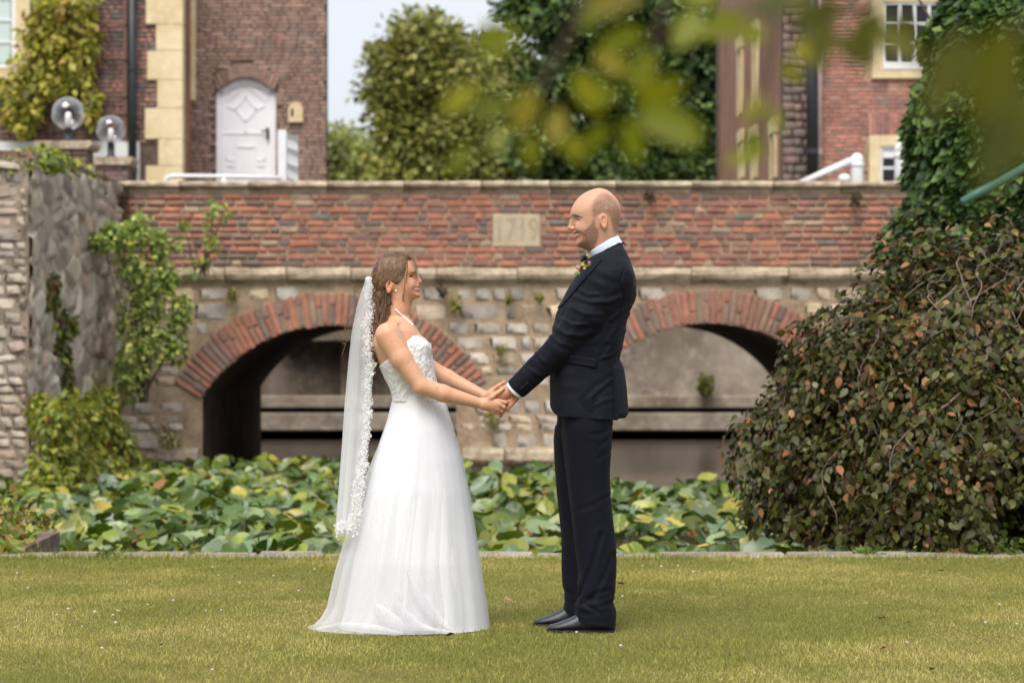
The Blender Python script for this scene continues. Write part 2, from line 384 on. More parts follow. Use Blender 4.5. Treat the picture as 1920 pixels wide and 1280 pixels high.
# clover heads and fallen leaves
def clover():
    V, F = [], []
    for r, z in ((.004, 0.), (.009, .004), (.010, .009), (.006, .014)):
        V += [(r * math.cos(a), r * math.sin(a), z + .016) for a in np.linspace(0, 2 * math.pi, 7)[:-1]]
    F = [(j * 6 + i, j * 6 + (i + 1) % 6, (j + 1) * 6 + (i + 1) % 6, (j + 1) * 6 + i) for j in range(3) for i in range(6)] + [(18, 19, 20, 21, 22, 23)]
    V += [(-.001, 0, 0), (.001, 0, 0), (0, 0, .017)]; F.append((24, 25, 26))
    me = make_mesh('clover_flower', V, F, plain('clover_white', (.55, .54, .46), .8))
    spots = [(398, 1067), (410, 1082), (450, 1097), (32, 1079), (52, 1107), (53, 1150), (128, 1148), (107, 1157), (178, 1154), (212, 1158), (219, 1147), (222, 1150),
             (154, 1179), (217, 1174), (325, 1131), (277, 1138), (386, 1149), (415, 1148), (513, 1084), (590, 1072), (398, 1261), (191, 1222), (1272, 1065), (1300, 1078), (1355, 1083),
             (1205, 1065), (1167, 1124), (1081, 1191), (1164, 1217), (1848, 1173), (1700, 1209), (1874, 1139), (1906, 1175), (1240, 1068), (560, 1113)]
    for px, py in spots:
        Y = FPX * CAMH / (py - 640)
        tag(link('clover_flower', me, None, (xa(px, Y), Y, 0), (0, 0, random.random() * 6), [random.uniform(.45, .8)] * 3),
            'tiny white clover flower in the lawn', 'flower', 'white clover flowers dotted over the lawn')
    fl = [(0, 0, .004), (.016, .012, .010), (.013, .035, .003), (0, .055, .016), (-.015, .034, .004), (-.014, .013, .012), (0, .027, .001)]
    lf = [(0, 1, 6), (1, 2, 6), (2, 3, 6), (3, 4, 6), (4, 5, 6), (5, 0, 6)]
    for px, py, c, lab, s_, rz in [(853, 1197, (104, 44, 26), 'curled red-brown leaf lying before the bridal skirt hem', 1.0, 1.2), (1172, 1103, (150, 110, 78), 'tan fallen leaf on grass behind the dark trousers', .9, 1.4),
                            (955, 1134, (170, 120, 96), 'pale fallen leaf on grass between bride and groom', .8, .4), (1660, 1166, (70, 48, 30), 'small dark dry leaf on lawn below the copper shrub', .7, 2.), (1662, 1222, (120, 44, 22), 'rusty red fallen leaf low on the empty lawn', .8, 1.5),
                            (1754, 1263, (50, 36, 24), 'dark crumpled leaf at the very front of lawn', .8, .3), (1708, 1173, (160, 140, 100), 'straw coloured leaf shred on the open lawn', .6, 1.5), (314, 1182, (140, 90, 60), 'brown leaf fleck on lawn beside clover', .5, 1.1), (235, 1150, (130, 70, 50), 'reddish leaf among the clover flowers', .6, 0.2),
                            (307, 1216, (40, 34, 22), 'tiny dark leaf crumb near front of lawn', .45, 1.0), (1770, 1077, (176, 150, 120), 'pale dry leaf under the edge of copper shrub', .7, 1.5)]:
        Y = FPX * CAMH / (py - 640)
        m_ = plain('fallen_leaf', lin(*c), .7, var=.25, vscale=60)
        o = link('fallen_leaf', make_mesh('fallen_leaf', fl, lf, m_, True), None, (xa(px, Y), Y, .018), (R(random.uniform(-20, 25)), R(random.uniform(-25, 25)), rz), [s_] * 3)
        tag(o, lab, 'leaf')
clover()

# ---------------------------------------------------------------- masonry pieces
def brick_template(seed, c=.12, jit=.075):
    g = np.random.default_rng(seed)
    q = np.array([(-.5, -.5), (.5, -.5), (.5, .5), (-.5, .5)])
    def ring(s, y, j): return [(a * s[0] + g.uniform(-j, j), y + g.uniform(-j, j) * .3, b_ * s[1] + g.uniform(-j, j)) for a, b_ in q]
    V = ring((1, 1), .5, 0) + ring((1, 1), -.5 + c, jit * .5) + ring((1 - c * .7, 1 - 1.8 * c), -.5, jit)
    F = [(i, (i + 1) % 4, 4 + (i + 1) % 4, 4 + i) for i in range(4)] + [(4 + i, 4 + (i + 1) % 4, 8 + (i + 1) % 4, 8 + i) for i in range(4)] + [(8, 9, 10, 11)]
    return np.array(V), [tuple(reversed(f)) for f in F]
BT = [brick_template(s) for s in range(8)]
BME = [make_mesh('brick', v, [tuple(f) for f in f_], M['brick_obj']) for v, f_ in BT]
def stone_template(seed):
    g = np.random.default_rng(100 + seed)
    mb = MB().cbox(-.5, .5, -.5, .5, -.5, .5, .17); V = np.array(mb.V)
    V += g.uniform(-.055, .055, V.shape); return V, mb.F
ST = [stone_template(s) for s in range(10)]
SME = [make_mesh('stone', v, f, M['stone_obj'], True) for v, f in ST]
BRICK_PAL = [(186, 94, 38), (168, 80, 34), (148, 70, 36), (122, 60, 36), (96, 58, 42), (86, 78, 68), (162, 108, 70), (180, 146, 110), (166, 90, 48)]
BRICK_P = [.19, .2, .16, .13, .09, .025, .08, .055, .07]
def lay(u0, u1, z0, z1, ph, pl, joint, g, skip=None, jit=.006, head=.5):
    """courses of stretchers and headers: (u, z, length, height)"""
    out = []; nrow = max(1, round((z1 - z0) / ph)); ph = (z1 - z0) / nrow
    for r in range(nrow):
        zc = z0 + (r + .5) * ph; u = u0 - g.uniform(0, pl); k = r % 2
        while u < u1:
            w = pl * (head if k % 2 and g.random() < .85 else 1.0) * g.uniform(.92, 1.08); k += 1
            a, b_ = max(u, u0), min(u + w, u1); u += w
            if b_ - a < .05: continue
            if skip and skip((a + b_) / 2, zc, (b_ - a) / 2, ph / 2): continue
            out.append(((a + b_) / 2 + g.uniform(-jit, jit), zc + g.uniform(-jit, jit) * .6, b_ - a - joint * g.uniform(.8, 1.8), ph - joint * g.uniform(.6, 1.4)))
    return out
def brick_mass(name, rows, place, depth, pal, p, parent, g, mat=None):
    """joined brickwork: place(u, z) -> (point, basis 3x3 with -y outward)"""
    n = len(rows); P = np.zeros((n, 3)); B = np.zeros((n, 3, 3)); S = np.zeros((n, 3))
    for i, (u, z, l, h) in enumerate(rows):
        P[i], B[i] = place(u, z); S[i] = (l, depth, h)
    C = pick(pal, n, p, .1, g); idx = g.integers(0, len(BT), n); Vs, Fs, Cs = [], [], []; base = 0
    for k in range(len(BT)):
        s_ = idx == k
        if not s_.any(): continue
        V, F, c = scatter(BT[k][0], BT[k][1], P[s_], B[s_], S[s_], C[s_]); Vs.append(V); Fs.append(F + base); Cs.append(c); base += len(V)
    o = mk(name, np.concatenate(Vs), np.concatenate(Fs), mat or M['brick_v'], parent, False, np.concatenate(Cs)); o['kind'] = 'stuff'; return o
I3 = np.eye(3)

# ================================================================ BRIDGE
BY, BD = 30.0, 7.0                                   # front plane and depth
bx = lambda px: xa(px, BY)
bz = lambda py: za(py, BY)
bridge = empty('stone_bridge', (0, BY, -.5), 'old brick and rubble bridge with two arches and date stone over the moat', 'bridge')
K = BY / FPX
ARCH = [(bx(618), bz(890), 342 * K, 280 * K, 238 * K), (bx(1330), bz(891), 348 * K, 285 * K, 242 * K)]   # cx, cz, Rout, Rin, jamb half width
XL, XR = bx(205), bx(1800)
ZTOP, ZCOP, ZSTR1, ZSTR0, ZW = bz(340), bz(362), bz(500), bz(536), -.8
def core():
    pts = [(XL, ZW)]
    for cx, cz, Ro, Ri, hw in ARCH:
        zs = cz + math.sqrt(Ri * Ri - hw * hw)
        pts.append((cx - hw, ZW))
        a0 = math.atan2(zs - cz, -hw); a1 = math.atan2(zs - cz, hw)
        for k in range(29):
            a = a0 + (a1 - a0) * k / 28; pts.append((cx + Ri * math.cos(a), cz + Ri * math.sin(a)))
        pts.append((cx + hw, ZW))
    pts.append((XR, ZW))
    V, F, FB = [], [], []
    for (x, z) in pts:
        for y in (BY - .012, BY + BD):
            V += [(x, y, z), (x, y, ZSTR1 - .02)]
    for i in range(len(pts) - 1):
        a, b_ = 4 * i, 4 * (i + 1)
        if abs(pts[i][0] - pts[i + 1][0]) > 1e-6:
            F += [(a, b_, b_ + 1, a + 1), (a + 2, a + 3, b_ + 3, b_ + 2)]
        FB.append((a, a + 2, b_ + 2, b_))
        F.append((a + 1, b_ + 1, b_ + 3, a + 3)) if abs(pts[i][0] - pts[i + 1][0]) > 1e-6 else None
    mk('vault', V, FB, stone_mat('vault_with_shade', lin(82, 72, 62), lin(48, 42, 36), lin(104, 92, 80), 3, bstr=.6), bridge)  # darker than the front stone: arch shade is put into the barrel's colour
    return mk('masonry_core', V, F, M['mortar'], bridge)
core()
def in_arch(x, z, margin=0.):
    for cx, cz, Ro, Ri, hw in ARCH:
        zs = cz + math.sqrt(Ri * Ri - hw * hw)
        if z > zs - .05 and math.hypot(x - cx, z - cz) < Ro + margin: return True
        if z <= zs - .05 and abs(x - cx) < hw + margin: return True
    return False
# parapet with bricks
par = MB().box(XL, XR, BY + .012, BY + .42, ZSTR1, ZCOP).done('parapet', M['mortar'], bridge)
pb = np.random.default_rng(21)
PLQ = (bx(924), bx(1013), bz(463), bz(401))
PIL = (bx(914), bx(1022))
def skip_par(u, z, hw, hh):
    return PLQ[0] - .03 < u + hw and u - hw < PLQ[1] + .03 and PLQ[2] - .02 < z + hh * .6 and z - hh * .6 < PLQ[3] + .02
def around(rows_, x0, x1, z0, z1):
    out = []
    for u, z, l, h in rows_:
        a, b_ = u - l / 2, u + l / 2
        if z0 < z + h * .4 and z - h * .4 < z1:
            if a >= x0 and b_ <= x1: continue
            if a < x0 < b_: b_ = x0
            elif a < x1 < b_: a = x1
        if b_ - a > .035: out.append(((a + b_) / 2, z, b_ - a, h))
    return out
rows = lay(XL, bx(1730), ZSTR1 + .004, ZCOP - .004,   .083, .245, .019, pb, None, .004); rows = around(rows, PLQ[0] - .012, PLQ[1] + .012, PLQ[2], PLQ[3])
order = sorted(range(len(rows)), key=lambda i: abs(rows[i][0] - bx(1000)) + (5 if bx(1035) < rows[i][0] < bx(1190) and rows[i][1] < bz(380) else 0))
single = set(order[:296])
def brick_col(u, z, g):
    c = np.array(pick(BRICK_PAL, 1, BRICK_P, .12, g)[0]); return c
rest = []
for i, (u, z, l, h) in enumerate(rows):
    if i in single:
        k = pb.integers(0, 8); o = link('brick', BME[k], par, (u, BY + .06 - pb.uniform(0, .018), z), (0, R(pb.normal(0, .9)), 0), (l, .12, h))
        o.color = (*brick_col(u, z, pb), 1)
    else: rest.append((u, z, l, h))
brick_mass('brick', rest, lambda u, z: ((u, BY + .06 - pb.uniform(0, .018), z), I3), .12, BRICK_PAL, BRICK_P, par, pb)
# date stone
pl = MB().cbox(PLQ[0], PLQ[1], BY - .005, BY + .1, PLQ[2], PLQ[3], .012).done('date_stone', M['plaque'], bridge)
def text_mesh(name, s, size, mat, parent, loc, rot, ext=.004, wide=1.0):
    cu = bpy.data.curves.new(name, 'FONT'); cu.body = s; cu.size = size; cu.align_x = 'CENTER'; cu.align_y = 'CENTER'; cu.extrude = ext
    tmp = bpy.data.objects.new(name + '_tmp', cu); col.objects.link(tmp)
    dg = bpy.context.evaluated_depsgraph_get(); me = bpy.data.meshes.new_from_object(tmp.evaluated_get(dg)); bpy.data.objects.remove(tmp)
    me.materials.clear(); me.materials.append(mat)
    return link(name, me, parent, loc, rot, (wide, 1, 1))
text_mesh('lettering', '1719', .40, stone_mat('carved_digits', lin(180, 164, 138), lin(162, 148, 122), lin(192, 178, 154), 3, bstr=.3), pl, ((PLQ[0] + PLQ[1]) / 2, BY - .006, (PLQ[2] + PLQ[3]) / 2), (R(90), 0, 0), .003, .72)
# coping stones: half-round slab over a recessed bed
def rounded_bar(x0, x1, prof, name, mat, parent, jit=.006):
    """profile (y,z) pushed along x"""
    n = len(prof); V = []
    xs = np.linspace(x0, x1, 5); g = np.random.default_rng(int(abs(x0) * 1000) + 5)
    for x in xs: V += [(x, y + g.uniform(-jit, jit), z + g.uniform(-jit, jit)) for y, z in prof]
    F = [(j * n + i, (j + 1) * n + i, (j + 1) * n + (i + 1) % n, j * n + (i + 1) % n) for j in range(4) for i in range(n)]
    F += [tuple(range(n)), tuple(range(4 * n, 5 * n))[::-1]]
    return mk(name, V, F, mat, parent, False)
zc0, zc1 = ZCOP, ZTOP
copp = [(BY + .5, zc0), (BY - .0, zc0), (BY - .0, zc0 + .05), (BY - .05, zc0 + .062), (BY - .085, zc0 + .085), (BY - .085, zc1 - .03), (BY - .06, zc1), (BY + .5, zc1)]
xs = [XL - .05]
while xs[-1] < XR: xs.append(xs[-1] + pb.uniform(.75, 1.05))
for a, b_ in zip(xs[:-1], xs[1:]): rounded_bar(a + .006, b_ - .006, copp, 'coping_stone', M['coping'], bridge)
strp = [(BY + .3, ZSTR0), (BY + .01, ZSTR0), (BY - .04, ZSTR0 + .05), (BY - .10, ZSTR0 + .09), (BY - .12, ZSTR0 + .14), (BY - .10, ZSTR1 - .045), (BY - .05, ZSTR1 - .012), (BY + .3, ZSTR1)]
xs = [bx(290)]
while xs[-1] < XR: xs.append(xs[-1] + pb.uniform(.7, 1.3))
for a, b_ in zip(xs[:-1], xs[1:]): rounded_bar(a + .007, b_ - .007, strp, 'string_course_stone', M['coping'], bridge, .009)
# arch rings: radial bricks
VPAL = [(184, 90, 46), (168, 80, 42), (146, 72, 44), (112, 68, 50), (142, 102, 78), (118, 88, 68), (160, 106, 78)]
VP = [.24, .22, .14, .13, .09, .1, .08]
for ai, (cx, cz, Ro, Ri, hw) in enumerate(ARCH):
    zs = cz + math.sqrt(Ri * Ri - hw * hw); a0 = math.atan2(zs - cz, hw) - .02; a1 = math.pi - a0; n = 52
    # bed of mortar
    V, F = [], []
    for k in range(41):
        a = a0 + (a1 - a0) * k / 40
        for r in (Ri - .0, Ro + .01):
            for y in (BY - .022, BY + .3): V.append((cx + r * math.cos(a), y, cz + r * math.sin(a)))
    for k in range(40):
        b_ = 4 * k; F += [(b_, b_ + 2, b_ + 6, b_ + 4), (b_ + 2, b_ + 3, b_ + 7, b_ + 6), (b_ + 1, b_, b_ + 4, b_ + 5)]
    F += [(0, 1, 3, 2), (160, 162, 163, 161)]
    ring = mk('arch_ring', V, F, M['mortar'], bridge)
    for k in range(n):
        a = a0 + (a1 - a0) * (k + .5) / n; L_ = Ro - Ri; w = (a1 - a0) / n * (Ri + Ro) / 2
        segs = [(Ri - pb.uniform(-.01, .012), Ro - pb.uniform(0, .02))] if pb.random() < .45 else [(Ri - pb.uniform(-.01, .01), Ri + L_ * .5 + pb.uniform(-.1, .1)), None]
        if segs[-1] is None: segs[-1] = (segs[0][1] + .02, Ro - pb.uniform(0, .02))
        for r0, r1 in segs:
            rm = (r0 + r1) / 2
            o = link('brick', BME[pb.integers(0, 8)], ring, (cx + rm * math.cos(a), BY + .02 - pb.uniform(0, .015), cz + rm * math.sin(a)), (0, -a, 0), (r1 - r0, .13, w * pb.uniform(.62, .8) * rm / ((Ri + Ro) / 2)))
            o.color = (*pick(VPAL, 1, VP, .1, pb)[0], 1)
# rubble: random courses of stones round the arches
RPAL = [(172, 160, 144), (160, 148, 132), (182, 170, 152), (144, 134, 122), (170, 150, 122), (184, 176, 166), (138, 124, 110), (198, 178, 138)]
wall = MB().box(XL, XL + .02, BY + .3, BY + .32, ZW, ZW + .02).done('rubble_wall', M['core'], bridge)
z = -.45
while z < ZSTR0 - .04:
    h = min(pb.uniform(.09, .26), ZSTR0 - .005 - z)
    if ZSTR0 - (z + h) < .08: h = ZSTR0 - .005 - z
    u = bx(250) - pb.uniform(0, .3)
    while u < bx(1640):
        w = pb.uniform(.13, .55) * (1.2 if h > .2 else .85); uc, zc_ = u + w / 2, z + h / 2
        ok = not in_arch(uc, zc_, .02) and not (zc_ < bz(735) and any(in_arch(uc + s_ * (w / 2 - .06), zc_, .0) for s_ in (-1, 1)))
        if ok:
            hid = in_arch(uc, zc_ - h * .3, -.1)
            o = link('stone', SME[pb.integers(0, 10)], wall, (uc, BY + .088 - pb.uniform(0, .022), zc_), (0, R(pb.normal(0, 3)), 0), (w * .98, .2, h * pb.uniform(.86, 1.0)))
            o.color = (*pick(RPAL, 1, None, .1, pb)[0], 1)
        u += w
    z += h
# footing ledge along the pier
for a, b_ in ((868, 946), (947, 1040), (1041, 1090), (300, 376)):
    rounded_bar(bx(a), bx(b_) - .01, [(BY + .1, bz(866)), (BY - .2, bz(866)), (BY - .24, bz(860)), (BY - .23, bz(846)), (BY - .17, bz(839)), (BY + .1, bz(838))], 'footing_stone', M['coping'], bridge, .012)
# far parapet and deck
MB().box(XL, XR, BY + BD - .4, BY + BD, ZSTR1, ZCOP + .12).done('parapet', M['mortar_dark'], bridge)
MB().box(XL - 3, XR, BY + .4, BY + BD - .4, ZSTR1 - .3, ZSTR1 - .02 + .03).done('deck', M['core'], bridge)

# ================================================================ BACK RETAINING WALL seen through the arches
RY = 41.9
rw = empty('moat_wall', (0, RY, -.5), 'weathered grey-beige moat wall seen through the arches', 'wall')
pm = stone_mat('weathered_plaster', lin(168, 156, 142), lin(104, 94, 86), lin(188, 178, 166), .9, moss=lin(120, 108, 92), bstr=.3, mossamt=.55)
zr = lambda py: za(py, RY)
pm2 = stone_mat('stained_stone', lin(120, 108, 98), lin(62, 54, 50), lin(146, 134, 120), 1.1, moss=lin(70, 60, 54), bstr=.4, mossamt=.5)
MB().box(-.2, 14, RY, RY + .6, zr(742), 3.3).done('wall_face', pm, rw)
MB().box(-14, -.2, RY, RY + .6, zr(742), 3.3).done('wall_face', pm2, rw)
MB().cbox(-4, -.3, RY - .5, RY + .1, zr(640), zr(614), .02).done('lintel', M['core'], rw)
MB().cbox(-14, 14, RY - .22, RY + .1, zr(764), zr(741), .02).done('ledge', pm, rw)
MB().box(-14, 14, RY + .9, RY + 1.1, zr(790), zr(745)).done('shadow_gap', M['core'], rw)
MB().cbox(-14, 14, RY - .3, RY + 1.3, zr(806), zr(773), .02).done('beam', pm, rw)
MB().box(-14, 14, 47, 47.3, -.9, 3.2).box(-14.3, -14, RY, 47, -.9, 3.2).box(14, 14.3, RY, 47, -.9, 3.2).box(-14, 14, RY + 1.3, 47, zr(806), zr(790)).done('culvert', stone_mat('culvert_dark', lin(60, 54, 48), lin(40, 36, 32), lin(70, 64, 58), 3), rw)  # roof, back and end walls added to keep light out of the gap
for px in (640, 880): MB().box(xa(px, RY), xa(px + 22, RY), RY - .08, RY + .2, zr(742), 3.2).done('buttress', M['core'], rw)

# ================================================================ LEFT WALL (end of the old garden wall)
lw = empty('old_stone_wall', (-5.1, 25.4, -.5), 'crumbling tall garden wall of rough stone hung with creepers beside the bridge', 'wall')
WN, WF = Vector((-5.13, 25.4, 0)), Vector((-4.97, 29.95, 0))
mb = MB().prism([(0, 0)], 0, 0) if False else MB()
def rough_face():
    """side of the wall: irregular stones bedded in smeared mortar, one sheet"""
    nu, nv = 150, 130; gg = np.random.default_rng(77); i, j = np.meshgrid(np.arange(nu + 1), np.arange(nv + 1)); f = (i / nu * 1.04 - .04).ravel(); z_ = (-.9 + 4.05 * j / nv).ravel()
    V = np.stack([WN.x + (WF.x - WN.x) * f, WN.y + (WF.y - WN.y) * f, z_], 1); uv = np.stack([f * 4.55, z_], 1) + .10 * np.stack([vnoise(V, 3, 1) - .5, vnoise(V, 3, 2) - .5], 1)
    S_ = np.stack([gg.uniform(-.3, 4.7, 330), gg.uniform(-1, 3.3, 330)], 1); wt = np.array((1., 1.55)); D_ = np.linalg.norm((uv[:, None] - S_[None]) * wt, axis=2); o_ = np.argpartition(D_, 1, axis=1)[:, :2]; d1, d2 = np.take_along_axis(D_, o_, 1).T
    near = np.where(d1 < d2, o_[:, 0], o_[:, 1]); gap = np.abs(d2 - d1); rise = gg.uniform(.0, .07, 330)[near]; stone = np.clip(gap / .07, 0, 1) ** .7
    V[:, 0] += .03 + stone * (.02 + rise) + .07 * vnoise(V * np.array((1, 1, .5)), 2.2, 3) + .015 * vnoise(V, 14, 6)
    pal = pick(LPAL, 330, None, .14, gg) * 1.15; mor = np.array(lin(176, 160, 138)); C = mor + (pal[near] - mor) * np.clip(stone * 1.6 - .3, 0, 1)[:, None]
    a = np.arange(nu * nv); q = (a // nu) * (nu + 1) + a % nu; return V, np.stack([q, q + 1, q + nu + 2, q + nu + 1], 1), C
V = [(-12, 25.32, -.9), (-5.06, 25.32, -.9), (-4.96, 30.2, -.9), (-12, 30.2, -.9)]; V += [(x, y, 3.12) for x, y, z in V]
core_ = mk('wall_core', V, [(0, 1, 5, 4), (1, 2, 6, 5), (2, 3, 7, 6), (3, 0, 4, 7), (4, 5, 6, 7)], stone_mat('wall_mortar', lin(162, 148, 130), lin(104, 92, 80), lin(184, 170, 152), 2.5, moss=lin(96, 92, 54), bstr=.9), lw)
g = np.random.default_rng(5)
LPAL = [(176, 162, 142), (156, 144, 128), (190, 176, 158), (138, 122, 108), (172, 146, 124), (196, 184, 168), (150, 130, 112), (180, 170, 146)]
def wall_stones(A, Bv, yaw, z0, z1, hrange, wrange, maxn):
    d = (Bv - A); Ltot = d.length; d = d.normalized(); z = z0; n = 0
    while z < z1 - .05:
        h = min(g.uniform(*hrange), z1 - z); u = -g.uniform(0, .2)
        while u < Ltot - .05:
            w = g.uniform(*wrange); a, b_ = max(u, 0), min(u + w, Ltot); u += w
            if b_ - a < .06: continue
            p = A + d * (a + b_) / 2
            o = link('stone', SME[g.integers(0, 10)], core_, (p.x, p.y, z + h / 2), (R(g.normal(0, 2)), R(g.normal(0, 4)), yaw), ((b_ - a) * .96, .2 + g.uniform(-.03, .06), h * g.uniform(.75, 1.0)))
            o.color = (*pick(LPAL, 1, None, .13, g)[0], 1); n += 1
        z += h
    return n
yaw = math.atan2((WF - WN).y, (WF - WN).x)
Vf, Ff, Cf = rough_face(); mk('rubble_face', Vf, Ff, stone_mat('rough_face', (1, .98, .96), (.62, .58, .55), (1, 1, 1), 2.6, vcol=True, moss=lin(110, 100, 66), bstr=.9, mossamt=.63), lw, True, Cf)
wall_stones(Vector((-6.2, 25.405, 0)), Vector((-5.08, 25.405, 0)), 0, -.6, 3.1, (.07, .17), (.14, .42), 90)
for i in range(8):
    a, b_ = WN.lerp(WF, i / 8), WN.lerp(WF, (i + 1) / 8)
    V = []
    for (p, zt) in ((a, 3.12), (b_, 3.12)):
        V += [(p.x - .5, p.y + .01, zt), (p.x + .09, p.y + .01, zt), (p.x + .09, p.y + .01, zt + .07), (p.x - .5, p.y + .01, zt + .09)]
    V = np.array(V) + g.uniform(-.015, .015, (8, 3))
    mk('coping_stone', V, [(0, 1, 2, 3), (4, 7, 6, 5), (0, 4, 5, 1), (1, 5, 6, 2), (2, 6, 7, 3), (3, 7, 4, 0)], stone_mat('wall_coping', lin(132, 104, 90), lin(92, 76, 64), lin(150, 124, 108), 4, moss=lin(84, 82, 44)), lw)
tag(MB().box(-40, -5.6, 30.3, 42.8, -.9, 2.2).done('left_bank', M['ground']), None, None, None, 'structure')
tag(MB().box(-40, -7, 25.6, 30.3, -.9, 2.2).done('left_bank', M['ground']), None, None, None, 'structure')
tag(MB().box(6.2, 40, 24, 42.8, -.9, 2.0).done('right_bank', M['ground']), None, None, None, 'structure')

# ================================================================ LAWN EDGE
ed = empty('pond_edging', (0, EDGE + .1, -.5), 'row of flat pale stones edging the lawn above the lily pond', 'edging')
MB().box(-30, 30, EDGE + .03, EDGE + .25, -.9, -.02).done('retaining_wall', M['core'], ed)
x = -4.6
emat = stone_mat('edging_stone', lin(176, 166, 158), lin(120, 108, 100), lin(206, 198, 192), 5, bstr=.7)
while x < 5.2:
    w = g.uniform(.35, .8)
    mbx = MB().cbox(x + .006, x + w - .006, EDGE - .0, EDGE + .27, -.05, .006 + g.uniform(0, .012), .012); Vv = np.array(mbx.V) + g.uniform(-.005, .005, (24, 3))
    mk('edging_stone', Vv, mbx.F, emat, ed); x += w
for xa0, xb0 in ((-30, -4.61), (5.9, 30)): MB().box(xa0, xb0, EDGE, EDGE + .27, -.05, .022).done('edging_strip', emat, ed)
# stone block at the pond corner
V = [at(-60, 1046, 13.75), at(40, 1046, 13.75), at(112, 1040, 15.2), at(-60, 1040, 15.2)]
zt0 = .02
bl = [(xa(-260, 13.75), 13.72, -.6), (xa(43, 13.75), 13.72, -.6), (xa(112, 15.0), 15.0, -.6), (xa(-260, 15), 15.0, -.6)]
bl = bl + [(x_, y_, zt0 if y_ < 14 else .02) for x_, y_, z_ in bl]
tag(mk('pond_corner_block', bl, [(0, 1, 5, 4), (1, 2, 6, 5), (2, 3, 7, 6), (3, 0, 4, 7), (4, 5, 6, 7)], stone_mat('corner_block_stone', lin(128, 112, 100), lin(84, 72, 64), lin(150, 136, 124), 4, moss=lin(90, 86, 40))), 'worn brown stone slab at the pond corner overgrown with weeds', 'stone')
# ================================================================ WATER LILIES
def pad_template(seed):
    g = np.random.default_rng(seed); n = 15; V = [(0, 0, 0)]; ph = g.uniform(0, 6); cup = g.uniform(.02, .32); fold = g.uniform(-.05, .28)
    for r in (.55, 1.0):
        for i in range(n):
            a = -math.pi / 2 + .22 + (2 * math.pi - .44) * i / (n - 1)
            rr = r * (1 + .10 * math.cos(2 * (a - math.pi / 2)))
            x, y = rr * math.cos(a) * .86, rr * math.sin(a)
            z = cup * r * r + fold * abs(x) ** 1.4 + r * r * .07 * math.sin(3 * a + ph) + r * .05 * math.sin(7 * a + ph * 2)
            V.append((x, y, z))
    F = [(0, 1 + i, 2 + i) for i in range(n - 1)]
    for i in range(n - 1):
        F += [(1 + i, 1 + n + i, 2 + n + i), (1 + i, 2 + n + i, 2 + i)]
    return np.array(V), F
PT = [pad_template(s) for s in range(7)]
PME = [make_mesh('leaf', v, f, M['pad_obj'], True) for v, f in PT]
bed = empty('water_lily_bed', (0, 20, -.5), 'dense bed of green lily leaves covering the moat before the bridge', 'water lilies')
g = np.random.default_rng(11)
pads = []
for k in range(9500):
    Y = g.uniform(13.9, 29.4) ; X = g.uniform(-5.3, 5.6)
    if abs(X) > .2118 * Y + .9: continue
    px = 960 + X * FPX / Y
    ymax = 29.3 if px < 880 else (26.5 if px < 1060 else 24.2 + 1.0 * math.sin(px * .03))
    if Y > ymax: continue
    if X < -5.1 and Y > 25: continue
    pads.append((X, Y))
pads = np.array(pads); n = len(pads)
r = g.uniform(.058, .115, n); hgt = vnoise(np.stack([pads[:, 0], pads[:, 1], pads[:, 0] * 0], 1), .8, 3)
z = -.47 + .20 * hgt + g.uniform(0, .20, n) * g.random(n)
nr = np.stack([g.normal(0, .55, n), g.normal(-.25, .6, n), np.ones(n)], 1)
B = bases(nr, g.uniform(0, 6.28, n))
PPAL = [(118, 140, 106), (138, 154, 108), (98, 122, 62), (124, 138, 48), (74, 98, 20), (150, 152, 64), (190, 174, 74), (164, 112, 64)]
C = pick(PPAL, n, [.12, .10, .16, .21, .25, .11, .035, .015], .22, g) * .88
near = set(np.argsort(pads[:, 1] - r * 12 + (abs(960 + pads[:, 0] * FPX / pads[:, 1] - 960) > 980) * 99 + (pads[:, 1] < 15.2) * 9)[:298].tolist())
var = g.integers(0, 7, n); Vs, Fs, Cs = [], [], []; base = 0
for i in near:
    m3 = Matrix([list(map(float, B[i][a])) for a in range(3)])
    o = link('leaf', PME[var[i]], bed, (pads[i, 0], pads[i, 1], z[i]), m3.to_euler(), (float(r[i]),) * 3); o.color = (*C[i], 1)
msk = np.array([i not in near for i in range(n)])
for k in range(7):
    s_ = msk & (var == k)
    V, F, c = scatter(PT[k][0], PT[k][1], np.stack([pads[s_, 0], pads[s_, 1], z[s_]], 1), B[s_], r[s_], C[s_]); Vs.append(V); Fs.append(F + base); Cs.append(c); base += len(V)
o = mk('leaf_mass', np.concatenate(Vs), np.concatenate(Fs), M['pad'], bed, True, np.concatenate(Cs)); o['kind'] = 'stuff'
# stalks
Vs = MB()
for i in range(0, n, 4):
    Vs.tube([(pads[i, 0] + .02, pads[i, 1] + .03, -.55), (pads[i, 0], pads[i, 1], z[i])], .006, 3, False)
o = Vs.done('stalk_mass', plain('lily_stalk', lin(86, 98, 44), .5), bed); o['kind'] = 'stuff'

